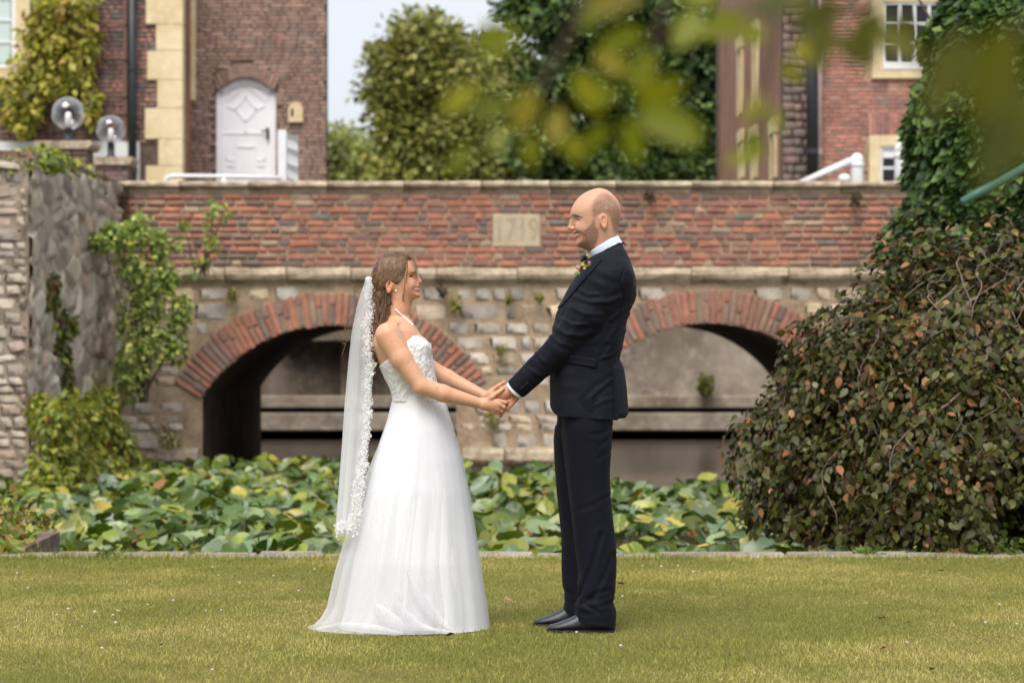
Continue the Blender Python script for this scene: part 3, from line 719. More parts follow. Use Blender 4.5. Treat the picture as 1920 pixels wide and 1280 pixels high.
# ================================================================ LEAFY THINGS
def cloud(P, out, size, pal, p, g, droop=.4, flat=.5, tmpl=LEAF6, jit=.14):
    """leaves at P; out = outward directions"""
    n = len(P)
    tip = norm(out * .5 + np.array([0, 0, -droop]) + g.normal(0, .45, (n, 3)))
    nr = norm(out * flat + np.array([0, 0, .5]) + g.normal(0, .4, (n, 3)))
    x = norm(np.cross(tip, nr)); z_ = np.cross(x, tip); B_ = np.stack([x, tip, z_], 2)
    S = size * g.uniform(.65, 1.35, n)
    return scatter(tmpl[0], tmpl[1], P, B_, S, pick(pal, n, p, jit, g))
def shell(n, c, rad, g, thick=.25, bump_=.12, bs=2.5, seed=0, zmin=None, front=None):
    d = rand_dirs(n, g)
    if front is not None: d[:, 1] = np.where(g.random(n) < front, -np.abs(d[:, 1]), d[:, 1])
    k = (1 - thick * g.random(n) ** 1.6) * (1 + bump_ * 2 * (vnoise(d * np.array(rad) + np.array(c), bs, seed) - .5))
    P = np.array(c) + d * np.array(rad) * k[:, None]; o_ = norm(d / np.array(rad))
    if zmin is not None:
        s_ = P[:, 2] > zmin; P, o_ = P[s_], o_[s_]
    return P, o_
def twig_path(p, d, n, step, g, grav=.12, wob=.2):
    pts = [Vector(p)]; d = Vector(d).normalized()
    for i in range(n):
        d = (d + Vector((g.normal(0, wob), g.normal(0, wob), g.normal(0, wob) - grav))).normalized(); pts.append(pts[-1] + d * step)
    return pts

# ---------------------------------------------------------------- copper beech shrub
g = np.random.default_rng(31)
BC = np.array((xa(1900, 15.3), 15.3, -.02)); BR = np.array((1.78, 1.72, 1.84))
beech = empty('weeping_copper_shrub', BC, 'large weeping copper-leaved shrub mounded at the lawn edge', 'shrub')
def beech_leaves(nbr):
    """leaves set in two rows along drooping branchlets that follow the mound"""
    P, T, O = [], [], []
    for i in range(nbr):
        th = g.uniform(0, 2 * math.pi); ph = math.acos(g.uniform(-.02, 1)) * .98 - .12; lay_ = 1.03 - .30 * g.random() ** 1.2; L_ = g.uniform(.2, .65); m_ = int(L_ / .028); dth = g.normal(0, .22); w1 = g.uniform(0, 6)
        lift = g.uniform(0, .08); dm = np.array((math.cos(th) * math.sin(ph + .1), -abs(math.sin(th)) * math.sin(ph + .1), math.cos(ph + .1))) * BR + BC
        bumpy = 1 + .12 * (vnoise(dm[None], 1.7, 4)[0] - .5) + .22 * (vnoise(dm[None], 4.2, 14)[0] - .5)
        for k in range(m_):
            f = k / m_; p_ = ph + f * L_ / 1.75; t_ = th + dth * f
            if p_ > 1.58: break
            d = np.array((math.cos(t_) * math.sin(p_), (-abs(math.sin(t_)) if th < 4.6 else math.sin(t_)) * math.sin(p_), math.cos(p_)))
            q = BC + d * BR * .95 * lay_ * bumpy * (1 + lift * math.sin(math.pi * f)); dn = np.array((math.cos(t_) * math.cos(p_), d[1] / max(math.sin(p_), .05) * math.cos(p_), -math.sin(p_)))
            side = np.cross(dn, d); s_ = 1 if k % 2 else -1
            P.append(q + side * s_ * .012); T.append(norm(dn * .7 + side * s_ * g.uniform(.3, 1.1) + d * g.normal(.15, .45) + np.array((0, 0, -.3)) + g.normal(0, .3, 3))); O.append(norm(d / BR))
    return np.array(P), np.array(T), np.array(O)
P, T, o_ = beech_leaves(5200)
ok = P[:, 2] > .015; P, T, o_ = P[ok], T[ok], o_[ok]
hole = (np.abs(960 + P[:, 0] * FPX / P[:, 1] - 1900) < 32) & (P[:, 2] < .3) & (P[:, 1] < 15)
P, T, o_ = P[~hole], T[~hole], o_[~hole]
# colour: tan scorched tips mostly towards the sunny top
hz = np.clip(P[:, 2] / 2, 0, 1)
nn_ = len(P); nr = norm(o_ * .6 + np.array([0, 0, .5]) + g.normal(0, .6, (nn_, 3))); xx = norm(np.cross(T, nr)); zz = np.cross(xx, T)
V1, F1, C1 = scatter(LEAF6[0], LEAF6[1], P, np.stack([xx, T, zz], 2), .055 * g.uniform(.5, 1.45, nn_), pick([(54, 56, 22), (70, 70, 28), (86, 82, 40), (90, 66, 38), (108, 104, 74), (60, 42, 26)], nn_, [.31, .29, .18, .09, .06, .07], .22, g) * np.array((1.1, 1.14, 1.05)))
nb = len(P); tan = g.random(nb) < (.015 + .17 * hz * vnoise(P, 1.6, 9))
C1 = C1.reshape(nb, -1, 3); C1[tan] = (pick([(150, 102, 66), (132, 86, 54), (164, 120, 82)], int(tan.sum()), None, .1, g))[:, None, :]; C1 = C1.reshape(-1, 3)
# the nearest leaves are parts of their own, the rest is one mass
vis = np.argsort(P[:, 1] + (960 + P[:, 0] * FPX / P[:, 1] > 1915) * 50)[:nb]
LM = make_mesh('leaf', np.array(LEAF6[0]), LEAF6[1], leaf_mat('copper_leaf_single', .42, .10, .28, objcol=True), False)
front_ids = g.choice(vis[:2600], 240, replace=False)
mskb = np.ones(nb, bool); mskb[front_ids] = False
Vr = V1.reshape(nb, -1, 3); k7 = Vr.shape[1]
for i in front_ids:
    a, tip = Vr[i, 0], Vr[i, 3]; y_ = tip - a; s_ = np.linalg.norm(y_)
    x_ = Vr[i, 2] - Vr[i, 4]; y_ = y_ / s_; x_ = norm(x_ - y_ * (x_ @ y_)); z_ = np.cross(x_, y_)
    o = link('leaf', LM, beech, a, Matrix([[float(x_[q]), float(y_[q]), float(z_[q])] for q in range(3)]).to_euler(), (float(s_),) * 3); o.color = (*C1.reshape(nb, -1, 3)[i, 0], 1)
Vm = Vr[mskb].reshape(-1, 3); Fm = (np.arange(mskb.sum())[:, None, None] * k7 + np.array(LEAF6[1])[None]).reshape(-1, 3)
o = mk('crown', Vm, Fm, M['gloss_leaf'], beech, False, C1.reshape(nb, -1, 3)[mskb].reshape(-1, 3)); o['kind'] = 'stuff'
tw = plain('beech_twig', lin(128, 108, 98), .7, var=.25, vscale=12)
for i in range(130):
    th = g.uniform(0, 2 * math.pi); ph = g.uniform(.05, 1.15); d = np.array((math.cos(th) * math.sin(ph), -abs(math.sin(th)) * math.sin(ph), math.cos(ph)))
    pts = []
    dph = g.uniform(.25, .7); dth = g.normal(0, .25); nn = 12; kk = g.uniform(.94, 1.0); w1, w2 = g.uniform(0, 6, 2)
    for k in range(nn):
        f = k / (nn - 1); p_ = ph + dph * f; t_ = th + dth * f + .05 * math.sin(9 * f + w1)
        d = np.array((math.cos(t_) * math.sin(p_), -abs(math.sin(t_)) * math.sin(p_), math.cos(p_)))
        q = BC + d * BR * (kk + .02 * math.sin(7 * f + w2))
        q[2] = max(q[2], .03); pts.append(tuple(q))
    r0 = g.uniform(.0025, .005) if i > 5 else g.uniform(.007, .010)
    MB().tube(pts, [r0 * (1 - .75 * k / (nn - 1)) for k in range(nn)], 5).done('branch', tw, beech, True)
MB().tube([BC + np.array((0, 0, -.1)), BC + np.array((.05, 0, .6)), BC + np.array((-.03, .05, 1.2)), BC + np.array((0, 0, 1.75))], [.13, .11, .08, .03], 10).done('trunk', M['bark'], beech, True)
# weeds at the shrub's foot
def tuft(name, label, cat, pts, rad, n, size, pal, p=None, group=None, droop=.2, stems=0, g=None, mat=None, tmpl=LEAF6, parent=None):
    g = g or rng; Ps, Os = [], []
    for (c, rd) in zip(pts, rad):
        rd = np.array(rd if hasattr(rd, '__len__') else (rd,) * 3, float)
        d = rand_dirs(max(3, n // len(pts)), g); k = g.random(len(d)) ** .5
        Ps.append(np.array(c) + d * rd * k[:, None]); Os.append(d)
    P = np.concatenate(Ps); O = np.concatenate(Os); V, F, C = cloud(P, O, size, pal, p, g, droop, .5, tmpl); C = C * 1.3
    lo = np.array(pts).mean(0); lo[2] = P[:, 2].min()
    e = empty(name, lo, label, cat, group)
    o = mk('crown', V, F, mat or M['leaf'], e, False, C); o['kind'] = 'stuff'
    mb = MB(); base = Vector(lo)
    for c in (pts if stems == 0 else [pts[i % len(pts)] for i in range(stems)]):
        c = Vector(c); mid = base.lerp(c, .5) + Vector((g.normal(0, .03), g.normal(0, .03), .05))
        mb.tube([base + Vector((g.normal(0, .05), g.normal(0, .05), 0)), mid, c], [.012, .008, .004], 5)
    mb.done('stem', M['bark'], e); return e
GY = [(150, 152, 66), (132, 140, 56), (110, 122, 46), (168, 166, 82), (92, 100, 44)]
tuft('weed_clump', 'bright green weed clump under the dark hollow of the copper shrub', 'weeds', [at(1880, 1035, 13.6), at(1915, 1010, 13.8), at(1840, 1040, 13.55)], [.09, .12, .06], 260, .05, [(92, 116, 52), (74, 96, 40), (112, 128, 64)], g=g)
tuft('weed_clump', 'small green weeds poking out at the foot of the copper shrub', 'weeds', [at(1640, 1040, 13.5), at(1615, 1042, 13.5)], [.05, .04], 70, .04, [(92, 116, 52), (74, 96, 40)], g=g)

# ---------------------------------------------------------------- ivy mass on the right
g = np.random.default_rng(41)
def edge_px(py): return np.interp(py, [-120, 0, 50, 130, 210, 300, 430, 640], [1880, 1790, 1765, 1732, 1692, 1684, 1688, 1700])
ivy = empty('ivy_thicket', (5.6, 23.3, 2.0), 'dark green ivy thicket rising above the copper shrub beside the bridge', 'ivy')
n = 30000; py = g.uniform(-120, 560, n); th = g.uniform(R(-25), R(118), n)
Y0 = 23.3; zz = za(py, 22.0); rx = 5.6 - xa(edge_px(py), 22.6); ry = np.minimum(rx * .8, 1.6)
d = np.stack([-np.sin(th), -np.cos(th), np.zeros(n)], 1)
base_ = np.stack([np.full(n, 5.6) - 0 * th, np.full(n, Y0), zz], 1)
Praw = base_ + np.stack([-np.sin(th) * rx, -np.cos(th) * ry, np.zeros(n)], 1)
k = np.minimum(1.03, .96 - .14 * g.random(n) ** 1.5 + .26 * (vnoise(Praw, 1.9, 8) - .5) + .10 * (vnoise(Praw, 5., 3) - .5))
P = base_ + (Praw - base_) * k[:, None]; 
V, F, C = cloud(P, d + np.array([0, 0, .25]), .115, [(46, 68, 32), (60, 88, 40), (78, 106, 50), (98, 124, 60), (122, 142, 78)], [.26, .3, .22, .15, .07], g, .7, .8)
o = mk('crown', V, F, M['gloss_leaf'], ivy, False, C); o['kind'] = 'stuff'
for i in range(6): MB().tube(twig_path((5.4 + .3 * i * .5 - .5, 23.2, 2.0), (g.normal(0, .1), -.05, 1), 10, .28, g, -.02, .08), [.06 - .005 * j for j in range(11)], 6).done('stem', M['bark'], ivy, True)
tag(MB().tube([at(1804, 379, 21.2), at(1850, 353, 21.25), at(1912, 318, 21.4), at(1990, 274, 21.7)], [.035, .04, .04, .04], 10).done('green_pole', plain('green_painted_metal', lin(74, 118, 104), .4, var=.1), None, True), 'slanting green metal pole sticking out of the ivy', 'pole')

# ---------------------------------------------------------------- creepers round the old wall
g = np.random.default_rng(51)
tuft('ivy_clump', 'yellow-green ivy spilling over the top of the old stone wall', 'ivy', [at(112, 312, 27.2), at(140, 335, 28.2), at(165, 352, 29.), at(95, 300, 26.4), at(30, 310, 25.5), at(70, 300, 25.9), at(180, 366, 29.3)], [(.16, .5, .18), (.2, .5, .2), (.16, .4, .2), (.14, .4, .12), (.3, .2, .12), (.2, .3, .12), (.1, .2, .15)], 2600, .085, [(120, 132, 54), (98, 116, 44), (140, 146, 68), (78, 94, 40), (160, 156, 70)], g=g, droop=.5)
tuft('hanging_creeper', 'green and red creeper hanging down the face of the old wall', 'creeper', [at(85, 560, 26.2), at(105, 600, 26.6), at(110, 650, 26.7), at(118, 700, 27.0), at(120, 735, 27.0), at(96, 528, 26.3), at(130, 610, 27.2)], [(.12, .4, .2), (.12, .4, .25), (.1, .4, .25), (.1, .4, .2), (.08, .3, .2), (.06, .2, .1), (.06, .2, .1)], 1700, .085, [(104, 116, 44), (82, 98, 36), (64, 78, 32), (132, 130, 56), (120, 66, 44), (96, 54, 40)], [.27, .26, .2, .13, .08, .06], g=g, droop=.7)
tuft('bushy_creeper', 'yellow-green bushy creeper over the lower old wall by the lilies', 'creeper', [at(110, 800, 24.6), at(150, 790, 26.), at(185, 800, 27.), at(210, 830, 27.3), at(140, 870, 25), at(100, 880, 24.4), at(90, 930, 24.), at(180, 880, 26.), at(225, 850, 27.3), at(190, 760, 27.), at(75, 770, 24.9)],
     [(.28, .4, .35), (.25, .4, .35), (.25, .4, .3), (.25, .4, .25), (.3, .4, .3), (.25, .4, .3), (.3, .4, .3), (.3, .4, .3), (.22, .3, .2), (.2, .3, .22), (.12, .2, .2)], 5200, .085, [(138, 142, 54), (118, 126, 46), (98, 108, 40), (156, 154, 66), (82, 90, 36), (150, 108, 62)], [.24, .25, .2, .14, .13, .04], g=g, droop=.6)
tuft('corner_sapling', 'slender pale green sapling in the corner where old wall meets bridge', 'sapling', [at(262, 430, 28.6), at(240, 480, 28.4), at(270, 520, 28.6), at(250, 580, 28.6), at(285, 560, 28.6), at(255, 650, 28.5), at(290, 640, 28.6), at(340, 580, 28.7), at(330, 640, 28.7), at(240, 710, 28.5), at(310, 520, 28.7), at(300, 460, 28.7), at(190, 450, 28.2), at(215, 440, 28.2)],
     [(.16, .3, .25), (.2, .3, .3), (.22, .3, .3), (.22, .3, .35), (.2, .3, .3), (.25, .3, .4), (.2, .3, .3), (.14, .2, .2), (.15, .2, .3), (.2, .3, .3), (.16, .2, .2), (.1, .2, .2), (.2, .2, .14), (.15, .2, .14)], 3600, .072, [(148, 162, 88), (128, 146, 74), (106, 124, 62), (176, 180, 96), (86, 104, 54), (200, 194, 100)], [.25, .25, .2, .12, .13, .05], g=g, droop=.45)
tuft('climbing_shoot', 'thin leafy shoot reaching up across the parapet bricks', 'shoot', [at(400, 385, 29.3), at(396, 410, 29.3), at(388, 440, 29.3), at(398, 460, 29.3), at(385, 490, 29.3), at(345, 425, 29.3), at(330, 455, 29.3), at(420, 400, 29.3), at(365, 505, 29.2)], [(.08, .08, .1)] * 9, 210, .08, [(140, 156, 82), (160, 168, 84), (104, 124, 66)], g=g)
for px, py, s_, lab in [(856, 571, .12, 'yellow-green tuft growing from the rubble between the arches'), (830, 545, .09, 'dark moss tuft just under the string course'), (435, 553, .09, 'mossy tuft on rubble above the large arch'), (955, 560, .07, 'small moss clump below string course near the groom'), (942, 655, .07, 'little green tuft on rubble beside the groom sleeve'),
                   (1010, 556, .06, 'small moss clump under the date stone'), (922, 785, .13, 'olive weed clump low on the pier'), (320, 820, .2, 'green weed clump at the foot of the bridge near the old wall'), (1322, 371, .0, ''), (1218, 368, .08, 'dark moss hanging under the coping behind the groom'), (1604, 372, .1, 'dark moss blot under the coping by the ivy'), (228, 378, .2, 'dark moss bush in the corner under the coping')]:
    if s_ == 0: continue
    dk = 'dark' in lab
    tuft('moss_tuft', lab, 'moss', [at(px, py, 29.85)], [(s_ * .7, .12, s_)], int(500 * s_) + 30, .045, [(60, 52, 34), (48, 44, 28), (74, 70, 38)] if dk else [(120, 116, 50), (92, 96, 42), (144, 140, 60)], g=g)
tuft('wall_bush', 'round green bush rooted on the moat wall behind the right arch', 'bush', [at(1324, 716, 41.5), at(1322, 730, 41.5)], [(.16, .16, .17), (.12, .12, .1)], 420, .07, [(128, 128, 70), (104, 108, 58), (90, 92, 48)], g=g)
tuft('weed_clump', 'yellowing weeds growing over the corner slab by the lawn', 'weeds', [at(10, 1010, 14.0), at(40, 985, 14.6), at(20, 960, 15.), at(70, 975, 15.2), at(15, 1035, 13.6), at(45, 1010, 14.2)], [(.12, .1, .1), (.1, .1, .1), (.14, .1, .14), (.06, .1, .08), (.08, .06, .06), (.06, .08, .04)], 420, .06, [(132, 138, 60), (100, 118, 46), (160, 140, 90), (140, 116, 70)], g=g)
tuft('grass_tussock', 'small dark grass tussock at the pond edging', 'weeds', [at(196, 1040, 13.4)], [(.06, .04, .03)], 60, .04, [(88, 102, 50), (70, 86, 40)], g=g)

# ================================================================ TREES BEYOND
def tree(name, label, lobes, Y, pal, p, lsize, nleaf, seed, trunk_px, clump=.75, gap=.0, depth=1.0, group='trees beyond the bridge', bright=1.6):
    g = np.random.default_rng(seed); e = empty(name, (xa(trunk_px, Y), Y, 3.3), label, 'tree', group)
    Ps, Os, Ls = [], [], []; tot = sum(rx * rz for _, _, rx, rz in lobes); k = Y / FPX
    tips = []
    for (px, py, rx, rz) in lobes:
        c = np.array(at(px, py, Y + g.uniform(-.5, .5))); rad = np.array((rx * k, min(rx, rz) * k * depth, rz * k))
        ncl = max(6, int(15 * rx * rz / 2500)); share = nleaf * rx * rz / tot
        d = rand_dirs(ncl, g); cc = c + d * rad * (g.random((ncl, 1)) ** .35) * .98
        cs = g.uniform(.5, 1.5, ncl) * clump
        for j in range(ncl):
            if g.random() < gap: continue
            m_ = int(share / ncl); dd = rand_dirs(m_, g); q = .45 + .65 * g.random(m_) ** .8
            Ps.append(cc[j] + dd * cs[j] * q[:, None] * np.array([1.15, 1, .75])); Os.append(dd); Ls.append(np.full(m_, g.uniform(.75, 1.25)))
        tips.append(c)
    P, O, Lb = np.concatenate(Ps), np.concatenate(Os), np.concatenate(Ls)
    V, F, C = cloud(P, O, lsize, pal, p, g, .2, .6, LEAF4); C = C * np.repeat(Lb, 4)[:, None] * bright
    o = mk('crown', V, F, M['leaf'], e, False, C); o['kind'] = 'stuff'
    base = Vector((xa(trunk_px, Y), Y, 3.2)); top = Vector(max(tips, key=lambda c: c[2]))
    mb = MB(); mb.tube([base, base.lerp(top, .4) + Vector((.1, 0, 0)), base.lerp(top, .95)], [.32, .22, .05], 9)
    for c in tips:
        c = Vector(c); s_ = base.lerp(top, min(.75, max(.12, (c.z - base.z) / max(.1, top.z - base.z) * .7))); mb.tube([s_, s_.lerp(c, .5) + Vector((0, 0, .2)), c], [.11, .08, .03], 6)
    mb.done('trunk', M['bark'], e, True); return e
OLIVE = [(118, 116, 58), (100, 102, 50), (134, 130, 68), (82, 86, 44), (144, 138, 80)]
DARKG = [(56, 78, 44), (70, 94, 50), (88, 110, 60), (46, 62, 38), (112, 128, 72)]
tree('columnar_tree', 'tall olive-green columnar tree rising against the pale sky', [(790, 75, 42, 42), (770, 130, 42, 60), (815, 120, 45, 55), (738, 190, 26, 90), (790, 210, 60, 70), (850, 190, 40, 70), (780, 290, 62, 60), (850, 280, 50, 60), (800, 345, 90, 50), (733, 110, 16, 36)], 85, OLIVE, None, .27, 40000, 61, 800, .85, .12)
tree('olive_tree', 'rounder olive tree filling the gap behind the columnar tree', [(905, 180, 55, 60), (905, 120, 50, 45), (870, 130, 40, 50), (900, 260, 60, 60), (965, 210, 60, 80), (950, 300, 70, 50), (870, 330, 70, 40), (955, 140, 45, 40), (1010, 240, 60, 70)], 92, [(112, 116, 66), (94, 100, 56), (128, 128, 78), (80, 88, 50)], None, .27, 30000, 62, 920, .8, .05)
tree('dark_tree', 'big dark green broadleaf tree crowding the house gable', [(1010, 20, 60, 40), (1080, 60, 60, 45), (1180, 40, 80, 60), (1290, 60, 70, 70), (1330, 20, 60, 60), (1240, 130, 60, 40), (1320, 160, 50, 70), (1150, 190, 60, 60), (1230, 220, 70, 60), (1300, 270, 70, 60), (1130, 290, 80, 50), (1040, 280, 60, 60), (1220, 320, 90, 40), (1050, 170, 50, 50), (985, 10, 40, 25), (1340, 330, 60, 30)], 72, DARKG, None, .27, 60000, 63, 1200, .62, .10, bright=1.25)
tree('young_tree', 'low hazy tree beside the tower at far distance', [(640, 275, 30, 35), (665, 300, 40, 40), (620, 310, 30, 35), (650, 340, 60, 30)], 110, [(126, 130, 82), (110, 116, 70), (140, 142, 96)], None, .3, 12000, 64, 640, .7, .05)
tree('young_tree', 'small pale tree filling the foot of the columnar tree', [(705, 300, 28, 30), (690, 330, 34, 24), (720, 335, 40, 30)], 100, [(118, 124, 70), (100, 108, 58), (134, 136, 84)], None, .28, 9000, 65, 700, .6, .1)
# ================================================================ BUILDINGS
g = np.random.default_rng(71)
HPAL = [(140, 80, 62), (120, 70, 56), (154, 90, 68), (104, 64, 54), (92, 72, 66), (164, 104, 80)]
HY = 43.0
hx, hz = (lambda p: xa(p, HY)), (lambda p: za(p, HY))
house = empty('old_brick_house', (-9, HY, 3.3), 'dark brick house wall with trellis, climbing vine and pale stone quoins', 'building')
xq0, xq1 = hx(272), hx(343)
ZT = hz(-120)
# walls: window opening on the left
WX0, WX1, WZ0, WZ1 = hx(-150), hx(30), hz(128), hz(-110)
bk = MB()
bk.box(-18, WX0, HY + .05, HY + .5, 3.2, ZT).box(WX1, xq1 - .02, HY + .05, HY + .5, 3.2, ZT).box(WX0, WX1, HY + .05, HY + .5, 3.2, WZ0)
MB().box(-18, xq1 - .05, HY + .5, HY + 8, 3.2, ZT).done('side_wall', M['side_brick'], house)
wl = bk.done('wall', M['mortar_dark'], house)
def skip_house(u, z, a, h): return (WX0 - .3 < u + a and u - a < WX1 + .3 and z > WZ0 - .25) or z < hz(268) or u > xq0 + .3
rows = lay(-13.5, xq1 - .1, 3.4, ZT, .082, .25, .016, g, skip_house)
brick_mass('brick', rows, lambda u, z: ((u, HY + .085 - g.uniform(0, .012), z), I3), .1, HPAL, None, wl, g, M['brick_house'])
MB().box(-18, hx(262), HY - .06, HY + .06, 3.2, hz(266)).done('plinth', plain('white_render', lin(222, 222, 222), .8, var=.06, vscale=2), house)
# quoins
zq = 3.3; k = 0
while zq < ZT:
    h = (.50, .52, .47, .55)[k % 4]; x0 = hx(272) - (.0 if k % 2 else -.2) + (0.02 * (k % 3))
    MB().cbox(x0, xq1, HY - .035, HY + .3, zq + .004, min(zq + h, ZT) - .004, .008).done('quoin', M['sandstone'], house); zq += h; k += 1
# window with panes
wn = MB(); 
win = MB().box(WX0 - .25, WX0, HY - .03, HY + .2, WZ0 - .02, ZT).box(WX1, WX1 + .25, HY - .03, HY + .2, WZ0 - .02, ZT).box(WX0 - .25, WX1 + .25, HY - .05, HY + .2, WZ0 - .2, WZ0 - .02).done('window', M['sandstone'], house)
glass = plain('window_glass', (.012, .012, .014), .08, spec=.35)
paleglass = plain('curtained_glass', lin(196, 212, 210), .15, spec=.7)
MB().cbox(WX0, WX1, HY + .02, HY + .09, WZ0, WZ0 + .08, .008).cbox(WX1 - .09, WX1, HY + .021, HY + .091, WZ0 + .081, ZT, .008).box(WX0, WX0 + .08, HY + .021, HY + .091, WZ0 + .081, ZT).done('frame', M['white'], win)
cw = (WX1 - .09 - WX0 - .08) / 4; rh = .39
for c in range(4):
    for r_ in range(6):
        x0, z0 = WX0 + .08 + c * cw, WZ0 + .08 + r_ * rh
        MB().box(x0 + .02, x0 + cw - .02, HY + .055, HY + .06, z0 + .02, z0 + rh - .02).done('pane', paleglass, win)
mu = MB()
for c in range(1, 4): mu.box(WX0 + .08 + c * cw - .02, WX0 + .08 + c * cw + .02, HY + .03, HY + .08, WZ0 + .081, ZT)
for r_ in range(1, 7): mu.box(WX0 + .08, WX1 - .09, HY + .032, HY + .078, WZ0 + .08 + r_ * rh - .02, WZ0 + .08 + r_ * rh + .02)
mu.done('glazing_bars', M['white'], win)
# downpipe
dp = empty('downpipe', (hx(250), HY - .15, 3.3), 'black iron downpipe on the brick house beside the quoins', 'pipe')
MB().tube([(hx(250), HY - .13, 3.3), (hx(250), HY - .13, ZT)], .075, 12).done('pipe', M['black_metal'], dp, True)
for zb in (4.2, 6.0, 7.8): MB().tube([(hx(250), HY - .13, zb), (hx(250), HY - .13, zb + .1)], .095, 12).done('collar', M['black_metal'], dp)
# trellis
tre = empty('wooden_trellis', (hx(150), HY - .12, 3.6), 'brown timber trellis fixed to the dark brick wall', 'trellis')
twd = plain('trellis_wood', lin(112, 84, 72), .8, var=.2, vscale=5)
for px in (75, 128, 182, 236): MB().cbox(hx(px) - .035, hx(px) + .035, HY - .10, HY - .05, hz(262), ZT, .006).done('slat', twd, tre)
for py in (45, 180, 213, -60, -20, 110): MB().cbox(hx(72), hx(240), HY - .13, HY - .101, hz(py) - .035, hz(py) + .035, .006).done('slat', twd, tre)
# vine
VP_ = [(160, 156, 66), (138, 140, 56), (178, 170, 86), (112, 112, 48), (160, 130, 70)]
pts = []; rad = []
for px, py, rx, rz in [(120, 20, 60, 30), (70, 60, 34, 34), (55, 120, 40, 40), (30, 170, 36, 34), (90, 150, 36, 40), (120, 105, 30, 40), (160, 110, 26, 45), (150, 160, 34, 30), (60, 210, 22, 22), (170, 190, 16, 30), (170, 215, 12, 22), (110, 70, 26, 26), (150, 10, 34, 26), (20, 215, 16, 22), (45, 240, 12, 10), (85, 20, 40, 34), (110, 165, 30, 22), (170, 60, 14, 40)]:
    pts.append(at(px, py, HY - .3)); rad.append((rx * HY / FPX, .22, rz * HY / FPX))
tuft('climbing_vine', 'yellow-green climbing vine spreading over the trellis', 'vine', pts, rad, 2000, .16, VP_, [.28, .27, .2, .15, .1], g=g, droop=.6)

# ---------------------------------------------------------------- tower with the white door
TY = 44.5
tx, tz = (lambda p: xa(p, TY)), (lambda p: za(p, TY))
tower = empty('brick_tower', (tx(480), TY, 3.3), 'brown brick tower with an arched white door', 'building')
TX0, TX1, TZ = tx(330), tx(612), tz(-130)
DX0, DX1, DZ0, DZS, DZC = tx(404), tx(517), 3.45, tz(172), tz(146)
TPAL = [(150, 104, 80), (136, 92, 70), (160, 114, 88), (124, 82, 62), (144, 110, 90)]
def door_top(x):
    f = (x - (DX0 + DX1) / 2) / ((DX1 - DX0) / 2); return DZS + (DZC - DZS) * max(0, 1 - f * f)
V, F = [], []
n = 16; xs = [DX0 + (DX1 - DX0) * i / n for i in range(n + 1)]
mb = MB().box(TX0, DX0, TY + .05, TY + .6, 3.2, TZ).box(DX1, TX1 - .02, TY + .05, TY + .6, 3.2, TZ)
for a, b_ in zip(xs[:-1], xs[1:]):
    za_, zb_ = door_top(a), door_top(b_)
    mb.add([(a, TY + .05, za_), (b_, TY + .05, zb_), (b_, TY + .05, TZ), (a, TY + .05, TZ), (a, TY + .6, za_), (b_, TY + .6, zb_)], [(0, 1, 2, 3), (0, 4, 5, 1)])
tb_ = [(TX0, TY + .6), (TX1 - .06, TY + .6), (TX1 - .75, TY + 4), (TX0, TY + 4)]; mb.add([(x, y, z_) for z_ in (3.2, TZ) for x, y in tb_], [(0, 1, 5, 4), (1, 2, 6, 5), (2, 3, 7, 6), (3, 0, 4, 7), (4, 5, 6, 7)])
tw_ = mb.done('wall', M['mortar_dark'], tower)
ring_ = .26
def skip_t(u, z, a, h): return DX0 < u < DX1 and z - h < door_top(u) + ring_
rows = []
for (u, z, l, h) in lay(TX0, TX1, 3.3, TZ, .075, .25, .013, g, skip_t, .003):
    a, b_ = u - l / 2, u + l / 2
    if z < DZS + .1:
        if a < DX0 < b_: b_ = DX0
        elif a < DX1 < b_: a = DX1
    if b_ - a > .03: rows.append(((a + b_) / 2, z, b_ - a, h))
brick_mass('brick', rows, lambda u, z: ((u, TY + .085 - g.uniform(0, .008), z), I3), .1, TPAL, None, tw_, g, M['brick_house'])
for i in range(17):
    f = -1 + 2 * (i + .5) / 17; x = (DX0 + DX1) / 2 + f * (DX1 - DX0) / 2 * 1.02
    o = link('brick', BME[g.integers(0, 8)], tw_, (x, TY + .05, door_top(x) + ring_ / 2), (0, R(f * 22), 0), (.062, .12, ring_)); o.color = (*pick(TPAL, 1, None, .1, g)[0], 1)
# the door
dy = TY + .17
door = empty('door', ((DX0 + DX1) / 2, dy, DZ0), parent=tower)
V = []; F = []
for i, x in enumerate(xs): V += [(x, dy, DZ0), (x, dy, door_top(x))]
for i in range(n): F.append((2 * i, 2 * i + 2, 2 * i + 3, 2 * i + 1))
mk('panel', V, F, M['door_white'], door)
def strip(name, pts, w, parent, mat, y=None, th=.03):
    """flat bar along a polyline in x,z"""
    y = dy - th if y is None else y; mb = MB()
    for (x0, z0), (x1, z1) in zip(pts[:-1], pts[1:]):
        d = math.hypot(x1 - x0, z1 - z0); nx, nz = -(z1 - z0) / d * w / 2, (x1 - x0) / d * w / 2
        mb.prism([(x0 + nx, z0 + nz), (x1 + nx, z1 + nz), (x1 - nx, z1 - nz), (x0 - nx, z0 - nz)], y, y + th)
    return mb.done(name, mat, parent)
dxp = lambda p: xa(p, dy); dzp = lambda p: za(p, dy)
strip('frame', [(DX0 + .06, DZ0)] + [(x if 0 < i < n else (DX0 + .06 if i == 0 else DX1 - .06), door_top(x) - .06) for i, x in enumerate(xs)] + [(DX1 - .06, DZ0)], .12, door, M['door_white'], dy - .05, .05)
